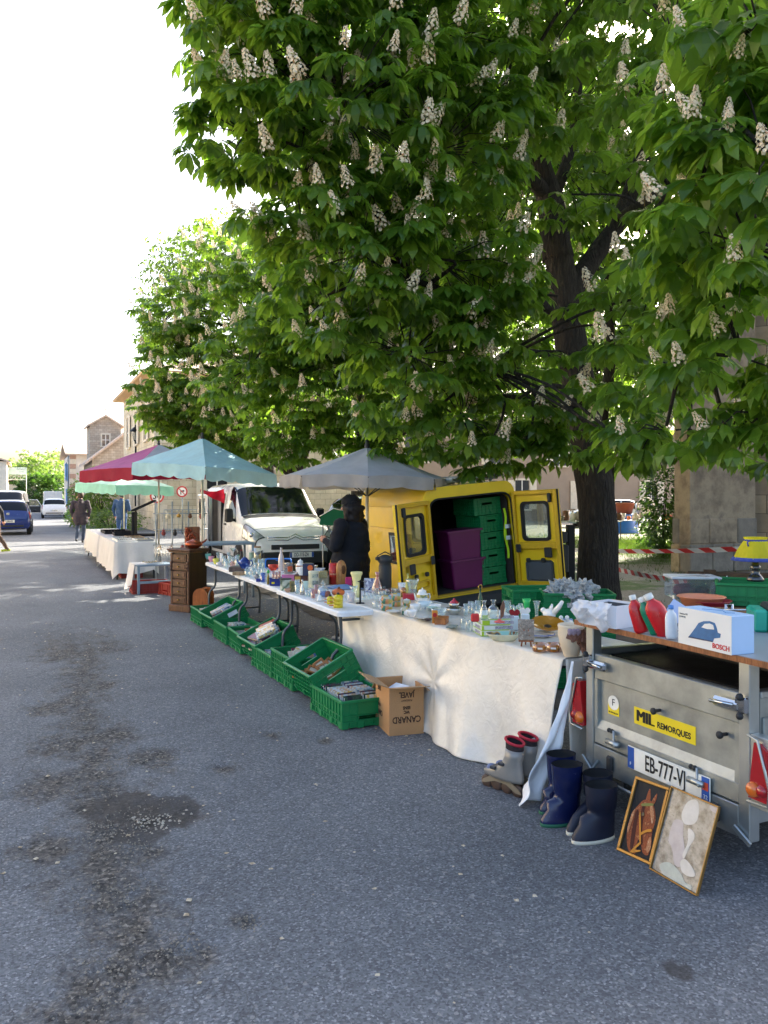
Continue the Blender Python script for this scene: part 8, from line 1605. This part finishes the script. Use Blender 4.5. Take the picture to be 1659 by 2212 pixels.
shp(GRB, [(628, 1222), (715, 1222), (718, 1240), (630, 1242)]); shp(ORB, [(612, 1310), (622, 1308), (640, 1500), (628, 1502)]); shp(ORB, [(630, 1450), (680, 1425), (722, 1420), (722, 1440), (682, 1444), (634, 1468)]); shp(ORB, [(560, 1590), (632, 1520), (642, 1532), (600, 1575), (640, 1580), (638, 1592), (570, 1602)]); shp(S('eye_black', '0d0b0b', .3), [(632, 1300), (645, 1292), (655, 1302), (650, 1318), (636, 1318)])
tB, shp, W2, hg = picture('thin gilt framed pale watercolour of a seated figure leaning on the trailer', G(1405, 1880), G(1508, 1940), .37, ((855, 1105), (1245, 1280), (710, 1780)), tone('wash_grey', ['3f3b38', '6b6662', '8a857f', 'a09a92', '4f4a46'], .15, 22., 6.), 2.66, .007)
PW = S('wash_white', 'bdbab6', .2, var=.12, scale=25.); PL = S('wash_lilac', 'a69fa3', .2, var=.15, scale=25.); PGN = S('wash_mint', '9da6a2', .2, var=.15, scale=25.)
shp(PW, [(960, 1290), (990, 1240), (1040, 1220), (1075, 1250), (1080, 1340), (1060, 1400), (1020, 1420), (970, 1410), (945, 1350)]); shp(PL, [(900, 1380), (960, 1400), (965, 1500), (985, 1640), (960, 1740), (910, 1730), (880, 1600), (850, 1550), (870, 1430)]); shp(PW, [(1005, 1450), (1050, 1480), (1055, 1530), (1020, 1590), (985, 1680), (970, 1650), (1005, 1560)]); shp(PW, [(960, 1700), (1000, 1690), (1060, 1760), (1070, 1810), (1010, 1810), (965, 1770)]); shp(PGN, [(790, 1740), (870, 1720), (960, 1790), (1000, 1860), (1050, 1880), (1030, 1920), (900, 1870), (820, 1810)]); shp(PL, [(1170, 1265), (1230, 1290), (1225, 1330), (1180, 1310)])
# ================================================================== BEHIND THE TABLES
p = D(1150, 1300, 6.9)
for i in range(3): crate('upright green crate in the left stack behind the game boxes' if i == 2 else 'green crate in the left stack near the ground' if i == 0 else 'middle green crate of the left stack behind the table', TR(p.x+.25, p.y+.25, .012+.272*i) @ RZ(-YAW+.05*i), CR)
p2 = D(1240, 1300, 6.8)
for i in range(3): crate(('lowest green crate of the stack behind the white carton', 'middle green crate of the stack behind the white carton', 'green crate topped with crumpled newspaper behind the white carton')[i], TR(p2.x+.12, p2.y+.12, .012+.272*i) @ RZ(-YAW-.10), CR)
NWS = tone('newsprint', ['6b6f73', '94979a', 'b4b5b3', '54585e'], .8, 26., 4.); rd = random.Random(4)
for i in range(9):
    b = one(NWS); c = Vector((p2.x+.12+rd.uniform(-.2, .2), p2.y+.12+rd.uniform(-.12, .12), .012+.272*3-.06+rd.uniform(0, .06))); k0 = rd.random()*9; r_ = rd.uniform(.085, .12)
    def cr_(u, v): a_, e_ = u*2*PI, (v-.5)*PI*.98; d = Vector((math.cos(a_)*math.cos(e_), math.sin(a_)*math.cos(e_), math.sin(e_)*.8)); return tuple(d*r_*(1+.9*noise.noise(d*2.6+Vector((k0, 0, 0)))+.4*abs(noise.noise(d*6+Vector((0, k0, 0))))))
    b.grid(cr_, 26, 14, False); b.build('newspaper_ball', None, c, None, 'crumpled ball of newspaper on the green crate behind the white carton', 'newspaper', 'crumpled newspaper')
# inside the yellow van
VM = yt.matrix_basis
PUR = S('box_purple', '66154b', .4, var=.08)
def storage(lb_, x, y_, z, w_=.46, d=.36, h=.33):
    t = thing('storage_box', lb_, 'box', (0, 0, 0), 0, 'purple storage boxes'); t.matrix_basis = VM @ TR(x, y_, z); b = one(PUR); b.loft([[(x_*.9+w_*.05, y2*.9+d*.05, .0) for x_, y2 in rrect(0, w_, 0, d, .03)], [(x_, y2, h) for x_, y2 in rrect(0, w_, 0, d, .03)]], cap=True, smooth=False); b.build('tub', t); b = one(PUR); b.prism(rrect(-.02, w_+.02, -.02, d+.02, .03), h, h+.025); b.build('lid', t)
storage('lower purple storage box on the floor of the yellow van', .44, .18, ZF+.006); storage('upper purple storage box stacked in the yellow van', .43, .18, ZF+.362)
for i, lb_ in enumerate(('lowest', 'second', 'third', 'fourth')): crate(lb_+' green crate of the stack inside the yellow van', VM @ TR(1.02, .46, ZF+.006+.215*i) @ RZ(PI/2+.03*i) @ SC(.92, .85, .78), CR, 'green crates inside the van')
crate('topmost green crate of the stack inside the yellow van', VM @ TR(1.0, .46, ZF+.006+.86) @ RZ(PI/2) @ SC(.92, .95, .78), CR, 'green crates inside the van')
t = thing('hi_vis_vest', 'fluorescent yellow vest with silver bands hanging inside the yellow van', 'vest', (0, 0, 0)); t.matrix_basis = VM @ TR(1.205, .10, 1.42); b = one(S('hivis', 'c6e81c', .6)); b.grid(lambda u, v: (-.03+.05*u+.015*math.sin(v*9), .02-.03*math.sin(u*6), -.02-.62*v), 8, 16); b.build('fabric', t); b = one(S('reflective', 'dfe6e4', .25))
for z in (-.22, -.36): b = one(S('reflective', 'dfe6e4', .25)); b.add([(-.04, -.02, z), (.03, -.025, z), (.03, -.025, z-.05), (-.04, -.02, z-.05)], [(0, 1, 2, 3)]); b.build('reflective_band', t)
# little brown table with flask, mug and coffee box
p = D(858, 1262, 7.6); t = thing('brown_side_table', 'small brown wooden table by the left door of the yellow van', 'table', (p.x-.28, p.y, 0), -YAW); BT = wood('brown_table', '6b4a3a', '43291f'); b = one(BT); b.box(-.15, .45, 0, .40, .70, .735, .004); b.build('table_top', t)
for x, y_ in ((-.12, .04), (.42, .04), (-.12, .36), (.42, .36)): k = one(BT); k.box(x-.02, x+.02, y_-.02, y_+.02, 0, .70); k.build('leg', t)
k = one(S('yellow_rail', 'd09a18', .5)); k.box(-.14, .44, .02, .04, .56, .64); k.build('rail', t)
def on_t(x, y_): return t.matrix_basis @ Vector((x, y_, .736))
o = thing('vacuum_flask', 'tall black pump flask on the brown side table', 'flask', tuple(on_t(.14, .2))); b = one(BLKP); b.lathe([(0, 0), (.06, 0), (.062, .02), (.062, .24), (.055, .27), (.07, .29), (.07, .33), (.03, .35), (0, .35)], 16); b.build('body', o); b = one(BLKP); b.tube([(-.06, 0, .3), (-.085, 0, .34), (0, 0, .38), (.085, 0, .34), (.06, 0, .3)], .006, 5); b.build('carry_handle', o); b = one(BLKP); b.box(-.10, -.05, -.018, .018, .30, .335, .008); b.build('spout', o)
b = one(POR); b.lathe([(0, 0), (.03, 0), (.042, .09), (.038, .09), (.028, .006), (0, .006)], 14); b.build('paper_cup', None, on_t(.30, .12), None, 'plain off-white cup on the brown side table', 'cup'); b = one(tone('coffee_print', ['1f2a5c', 'd9dbe2', '2b3a78', 'b9bcc9'], .5, 40., kind='cell')); b.box(0, .10, 0, .08, 0, .13, .002); b.build('coffee_carton', None, on_t(-.06, .1), -YAW, 'blue and white carton left of the pump flask', 'carton'); b = one(S('book_black', '24201e', .6)); b.box(0, .16, 0, .12, 0, .014); b.m(CUR[1]); b.box(.0, .16, 0, .12, .015, .03); b.build('notebook', None, on_t(.06, .02), -YAW+.2, 'dark notebook with red edge lying in front of the pump flask', 'book')
p = D(727, 1350, 6.6); b = one(wood('stool_wood', '5d3a30', '3a211a'))
t = thing('trestle_stool', 'dark red wooden trestle under the table end left of the sheet', 'trestle', (p.x+.35, p.y+.15, 0), R(20))
for a_, c_ in (((-.03, 0, .5), (-.22, 0, .01)), ((.03, 0, .5), (.22, 0, .01))): k = one(MATS['stool_wood']); k.tube([a_, c_], .024, 4); k.build('leg', t)
k = one(MATS['stool_wood']); k.box(-.13, .13, -.02, .02, .24, .28); k.build('crossbar', t)
t = thing('canvas_awning', 'small green canvas awning with white edging left of the person in black', 'awning', tuple(D(690, 1115, 12.5)[:2])+(0,), -YAW); b = one(cloth('green_canvas', '0f6b45', .8, .2)); b.prism([(0, 1.20), (.02, 1.34), (.22, 1.46), (.42, 1.42), (.44, 1.18)], 0, .4, 'y'); b.build('canvas', t); b = one(POR); b.tube([(0, -.004, 1.335), (.22, -.004, 1.458), (.42, -.004, 1.418)], .006, 5); b.build('edging', t)
for x in (.04, .40): k = one(POLEG); k.cyl(.012, 0, 1.2, 6) if False else k.tube([(x, .2, 0), (x, .2, 1.2)], .012, 6); k.build('pole', t)
# wooden planks bench
p = D(1568, 1290, 7.6); t = thing('plank_stack', 'dark weathered plank bench with bolts behind the clear plastic box', 'bench', (p.x-.3, p.y+.1, 0), -YAW-.25); PLK = wood('old_plank', '5a4430', '32241a', 2., .85, (.12, 1, 1)); rd = random.Random(2)
for i in range(5):
    b = one(PLK); x0 = .04*(4-i)*.7; b.box(-.05+x0*-1, 1.6, .06*i*.35, .06*i*.35+.05, .12+.165*i, .12+.165*i+.15, .012); o = b.build('plank', t)
    for x in (.22, .30): k = one(CHR); k.ball((x-.05*(4-i), .06*i*.35-.004, .12+.165*i+.06+.05*(x > .25)), .010, 6, 4); k.build('bolt', o)
for x in (.1, 1.3): b = one(PLK); b.box(x, x+.10, .05, .13, 0, .95); b.build('upright', t)
# ================================================================== FAR MARKET
def far_table(lb_, px, py, d, w_, n_, seed):
    p = D(px, py, d); t = thing('market_table', lb_, 'table', (p.x, p.y, 0), -YAW, 'far market tables'); b = one(TT); b.box(0, w_, 0, .8, .72, .75); b.build('table_top', t); rd = random.Random(seed)
    for x in (.05, w_-.05):
        for y_ in (.06, .74): k = one(LEGM); k.tube([(x, y_, 0), (x, y_, .72)], .018, 5); k.build('leg', t)
    cols = ['b23a2c', 'd8d2c4', '6d4a34', 'c96a35', '8f8a80', '3a4a72', 'd9c9b0', '9a2f3a', 'e0dfda', '6f8a5c']; kk = ['jar', 'bowl', 'can', 'bottle', 'potbelly', 'cup']
    for i in range(n_):
        c_ = cols[rd.randrange(10)]; h, r_ = rd.uniform(.12, .38), rd.uniform(.07, .16); b = one(S('far_'+c_, c_, .5)); b.lathe([(q*r_, z*h) for q, z in PR[kk[i % 6]]], 10); pt = t.matrix_basis @ Vector((.12+(w_-.24)*(i+.5)/n_, rd.uniform(.15, .6), .752)); b.build('market_ware', None, pt, None, 'ware on '+lb_, 'ware', 'wares on '+lb_)
far_table('the far white table between the big trunk and the shrub', 1325, 1110, 30, 4.2, 16, 1); far_table('the far table left of the big trunk', 1190, 1110, 29, 2.6, 11, 2)
p = G(1349, 1151); t = thing('blue_tub', 'upturned blue plastic tub under the far market table', 'tub', (p.x, p.y, 0)); b = one(S('tub_blue', '1f5fae', .5)); b.lathe([(0, 1.0), (.62, 1.0), (.72, .1), (.78, .08), (.78, 0)], 20); b.build('tub', t); t.scale = (.85,)*3
b = one(S('terracotta', '8a4a34', .8)); b.lathe([(0, 0), (.32, 0), (.42, .4), (.46, .42), (.46, .5), (.4, .5)], 14); b.build('clay_pot', None, (p.x, p.y, .855), None, 'brown clay pot on the upturned blue tub', 'pot')
p = G(1395, 1150); t = thing('wooden_stool', 'dark wooden stool carrying a pale basket by the shrub', 'stool', (p.x, p.y, 0), -YAW); DW = wood('stool_dark', '4a3426', '2a1c14'); b = one(DW); b.box(-.75, .75, -.4, .4, 1.05, 1.15, .02); b.build('seat', t)
for x in (-.65, .65):
    for y_ in (-.3, .3): k = one(DW); k.box(x-.07, x+.07, y_-.07, y_+.07, 0, 1.05, .01); k.build('leg', t)
k = one(DW); k.box(-.6, .6, -.33, -.25, .28, .38); k.build('stretcher', t); t.scale = (.72,)*3
o = thing('pale_basket', 'pale basket with arched handle on the dark stool', 'basket', (p.x, p.y, .832)); b = one(S('basket_white', 'c9c4bc', .8, bump=.4)); b.lathe([(0, 0), (.4, 0), (.55, .2), (.5, .3)], 16, True, 1., .7); b.build('bowl', o); b = one(MATS['basket_white']); b.tube([(.5*math.cos(a_), 0, .25+.5*math.sin(a_)) for a_ in [k*PI/8 for k in range(9)]], .05, 6); b.build('handle', o)
# ================================================================== PEOPLE
def person(lb_, loc, rz, Ht, mats, J, hair=None, hood=False, cap=None, wide=1., coat=.0, extra=None):
    """one continuous body grown round a jointed skeleton; mats: top, legs, shoe, skin"""
    t = thing('person', lb_, 'person', loc, rz); k = Ht/1.75; T, Lg, Sh, Sk = mats
    j = dict(pel=(0, 0, .95), che=(0, .0, 1.28), nek=(0, .01, 1.48), hed=(0, -.01, 1.63), shL=(.19*wide, 0, 1.42), elL=(.26*wide, .03, 1.15), wrL=(.25*wide, -.06, .92), shR=(-.19*wide, 0, 1.42), elR=(-.26*wide, .03, 1.15), wrR=(-.25*wide, -.06, .92), hiL=(.1, 0, .92), knL=(.11, -.02, .5), anL=(.11, .03, .08), hiR=(-.1, 0, .92), knR=(-.11, -.02, .5), anR=(-.11, .03, .08)); j.update(J); j = {a_: Vector(b_)*k for a_, b_ in j.items()}
    bones = [('pel', 'che', .165*wide, .18*wide, T if coat else T), ('che', 'nek', .17*wide, .07, T), ('nek', 'hed', .055, .058, Sk)]
    for s in 'LR': bones += [('che', 'sh'+s, .13, .085, T), ('sh'+s, 'el'+s, .075*wide, .058*wide, T), ('el'+s, 'wr'+s, .056*wide, .042, T), ('pel', 'hi'+s, .13, .11, Lg), ('hi'+s, 'kn'+s, .10, .068, Lg), ('kn'+s, 'an'+s, .066, .048, Lg)]
    segs = [(j[a_], j[b_], r0*k, r1*k, m_) for a_, b_, r0, r1, m_ in bones]
    if coat: segs += [(j['pel']+Vector((.07*s, 0, .02)), j['pel']+Vector((.08*s, 0, -coat)), .16*wide*k, .15*wide*k, T) for s in (-1, 1)]
    for s in 'LR':
        an = j['an'+s]; kn = j['kn'+s]; fd = Vector((0, -1, 0)); segs += [(an+Vector((0, .05, -.03)), an+Vector((0, -.15*k, -.045)), .042, .036, Sh)]
        w_ = j['wr'+s]; d = (w_-j['el'+s]).normalized(); segs.append((w_, w_+d*.07, .032, .036, Sk)); sx = 1 if s == 'L' else -1; side = d.cross(Vector((sx, 0, 0))).normalized()
        for q in range(4): o_ = w_+d*.075+side*(.027-.018*q); ln = (.06, .07, .066, .05)[q]; segs += [(o_, o_+d*ln*.5+Vector((-sx*.012, 0, 0)), .0095, .009, Sk), (o_+d*ln*.5+Vector((-sx*.012, 0, 0)), o_+d*ln*.9+Vector((-sx*.034, 0, 0)), .009, .0075, Sk)]
        segs.append((w_+d*.02+side*.03, w_+d*.065+side*.055+Vector((-sx*.015, 0, 0)), .011, .009, Sk))
    hd = j['hed']; segs += [(hd+Vector((0, .015, .03))*k, hd+Vector((0, .0, .045))*k, .092*k, .09*k, Sk), (hd+Vector((0, -.03, -.03))*k, hd+Vector((0, -.045, -.055))*k, .062*k, .045*k, Sk), (hd+Vector((0, -.095, .02))*k, hd+Vector((0, -.118, -.012))*k, .012, .016, Sk)]
    for s in (-1, 1): segs.append((hd+Vector((s*.088, .01, .02)), hd+Vector((s*.09, .012, -.015)), .014, .012, Sk))
    if hood: segs.append((j['nek']+Vector((0, .07, .0)), j['nek']+Vector((0, .12, -.06)), .09, .06, T))
    b = MB(); b.m(T)
    for a_, c_, r0, r1, m_ in segs:
        d = c_-a_; L = d.length; q = Vector((0, 0, 1)).rotation_difference(d.normalized()).to_matrix().to_4x4() if L > 1e-5 else I4(); b.at(TR(*a_) @ q)
        n_ = 14 if r0 > .03 else 8; pr = [(r0*math.sin(x), -r0*math.cos(x)) for x in (.0, .5, 1.05, 1.57)]+[(r1*math.cos(x), L+r1*math.sin(x)) for x in (.0, .5, 1.05, 1.5708)]; pr[0] = (0, -r0); pr[-1] = (0, L+r1); b.lathe(pr, n_)
    me = bpy.data.meshes.new('b'); me.from_pydata(b.v, [], b.f); tmp = bpy.data.objects.new('b', me); C.objects.link(tmp); rm = tmp.modifiers.new('r', 'REMESH'); rm.mode = 'VOXEL'; rm.voxel_size = .0115; sm = tmp.modifiers.new('s', 'SMOOTH'); sm.iterations = 4; sm.factor = .5
    me2 = bpy.data.meshes.new_from_object(tmp.evaluated_get(bpy.context.evaluated_depsgraph_get())); bpy.data.objects.remove(tmp); ml = [T, Lg, Sh, Sk]
    me2.materials.clear()
    for m_ in ml: me2.materials.append(m_)
    A = np.array([s[0] for s in segs]); Bv = np.array([s[1] for s in segs]); r0 = np.array([s[2] for s in segs]); r1 = np.array([s[3] for s in segs]); mi = np.array([ml.index(s[4]) for s in segs]); nf = len(me2.polygons); ctr = np.empty(nf*3); me2.polygons.foreach_get('center', ctr); ctr = ctr.reshape(-1, 3); D_ = Bv-A; L2 = (D_**2).sum(1)+1e-9; best = np.full(nf, 9.); idx = np.zeros(nf, int)
    for q in range(len(segs)):
        u = np.clip(((ctr-A[q]) @ D_[q])/L2[q], 0, 1); dist = np.linalg.norm(ctr-(A[q]+u[:, None]*D_[q]), axis=1)-(r0[q]+(r1[q]-r0[q])*u); w_ = dist < best; best[w_] = dist[w_]; idx[w_] = mi[q]
    # folds in the clothing
    co = np.empty(len(me2.vertices)*3); me2.vertices.foreach_get('co', co); co = co.reshape(-1, 3); no = np.array([v.normal for v in me2.vertices])
    am = np.array([.016*noise.noise(Vector((p_[0]*9, p_[1]*9, p_[2]*14))) if p_[2] < j['nek'].z-.02 and p_[2] > .12 else 0 for p_ in co]); co += no*am[:, None]; me2.vertices.foreach_set('co', co.ravel())
    me2.polygons.foreach_set('material_index', idx.astype(np.int32)); me2.polygons.foreach_set('use_smooth', [True]*nf); me2.update(); put('body', me2, t)
    if hair:
        hm, ln, amp = hair; b = one(hm)
        def hf(u, v):
            a_, e_ = u*2*PI, PI*(.5-v*.92); d = Vector((math.cos(a_)*math.cos(e_), math.sin(a_)*math.cos(e_), math.sin(e_))); p_ = Vector((d.x*.104, d.y*.115+.015, d.z*.12+.045))*k
            if d.y < -.3 and d.z < .45: p_ = p_*.80
            if ln and d.z < .1 and d.y > -.35: p_ += Vector((d.x*.05, d.y*.03+.01, -ln*(.1-d.z)))
            return tuple(hd+p_*(1+amp*noise.noise(Vector((d.x*7, d.y*7, d.z*9+p_.z*20)))))
        b.grid(hf, 44, 30); b.build('hair', t)
    if cap:
        b = one(cap); b.at(TR(*(hd+Vector((0, .012, .05))*k))); b.lathe([(.118*k, .0), (.118*k, .035), (.105*k, .08), (.06*k, .108), (0, .114)], 20); b.at(TR(*(hd+Vector((0, -.10, .055))*k))); b.prism([(.075*math.cos(a_), -.085*math.sin(a_)) for a_ in [q*PI/8 for q in range(9)]], 0, .01); b.build('cap', t)
    for s in (-1, 1): b = one(GLZ); b.ball(tuple(hd+Vector((s*.034, -.078, .02))*k), .011, 6, 4); b.build('eye', t)
    if extra: extra(t, j)
    return t
SKN = S('skin', 'b98468', .55, var=.06); BLKC = S('black_fleece', '0f1118', .95, var=.3, bump=.4, bscale=120.); DEN = S('denim', '3a5578', .9, var=.2, bump=.2, bscale=90.); DEN2 = S('dark_jeans', '3f4a5e', .9, var=.2, bump=.2); BRN = S('brown_jacket', '40373d', .85, var=.2, bump=.2); SHO = S('dark_shoe', '1e1d1f', .6)
def soles(t, j):
    for s in 'LR': an = j['an'+s]; b = one(S('sole_white', 'cfcac2', .6)); b.box(an.x-.045, an.x+.045, an.y-.20, an.y+.09, .0, .03, .008); b.build('shoe_sole', t); b = one(S('shoe_red', 'b3213a', .6)); b.box(an.x-.046, an.x+.046, an.y-.08, an.y+.02, .035, .075, .012); b.build('shoe_stripe', t)
person('person in black fleece and cap with dark curly hair seen from behind at the tables', (3.50, 8.62, 0), R(-142), 1.62, (BLKC, BLKC, S('sneaker', '1a1719', .7), SKN), dict(elL=(.34, -.02, 1.16), wrL=(.26, -.20, 1.22), elR=(-.34, .02, 1.12), wrR=(-.26, -.16, 1.02)), (S('hair_dark', '1d1411', .6, var=.3), .17, .32), cap=S('cap_black', '15161b', .9), wide=1.32, coat=.22, extra=soles)
person('person in dark brown jacket and jeans walking away along the street', (1.95, 30.1, 0), R(172), 1.77, (BRN, DEN2, SHO, SKN), dict(knL=(.11, -.10, .5), anL=(.12, .16, .14), knR=(-.10, -.03, .49), anR=(-.06, -.16, .075), elL=(.30, .06, 1.16), wrL=(.27, -.06, .94), elR=(-.30, .06, 1.16), wrR=(-.27, -.06, .94)), (S('hair_brown', '4a3526', .7), 0., .05), True, wide=1.16, coat=.16)
person('person in denim jacket and jeans standing behind the white draped tables', (3.35, 30.3, 0), R(150), 1.80, (DEN, S('jeans_blue', '3c5a86', .9, var=.2), SHO, SKN), dict(elR=(-.28, -.02, 1.14), wrR=(-.16, -.22, 1.12), hed=(-.02, -.05, 1.62)), (S('hair_grey', '6b635c', .7), 0., .05), wide=1.08)
person('person in black standing beside the small white car far down the street', (3.75, 62.5, 0), R(20), 1.68, (S('coat_black', '17171a', .9), MATS['coat_black'], SHO, SKN), {}, (MATS['hair_dark'], 0., .05), wide=1.05, coat=.25)
p = G(15, 1193); person('person in brown trousers and lime shoes stepping out of the left edge', (p.x-.34, p.y, 0), R(-78), 1.75, (S('coat_dark', '2b2a2c', .9), S('trousers_brown', '5d4a3e', .9), S('shoe_lime', 'b5c23a', .6), SKN), dict(knL=(.10, .10, .5), anL=(.10, .34, .10), hiL=(.09, .05, .92), knR=(-.1, -.22, .52), anR=(-.1, -.20, .08), elL=(.25, .16, 1.18), wrL=(.26, .20, .94)), (MATS['hair_brown'], 0., .05), wide=1.05)
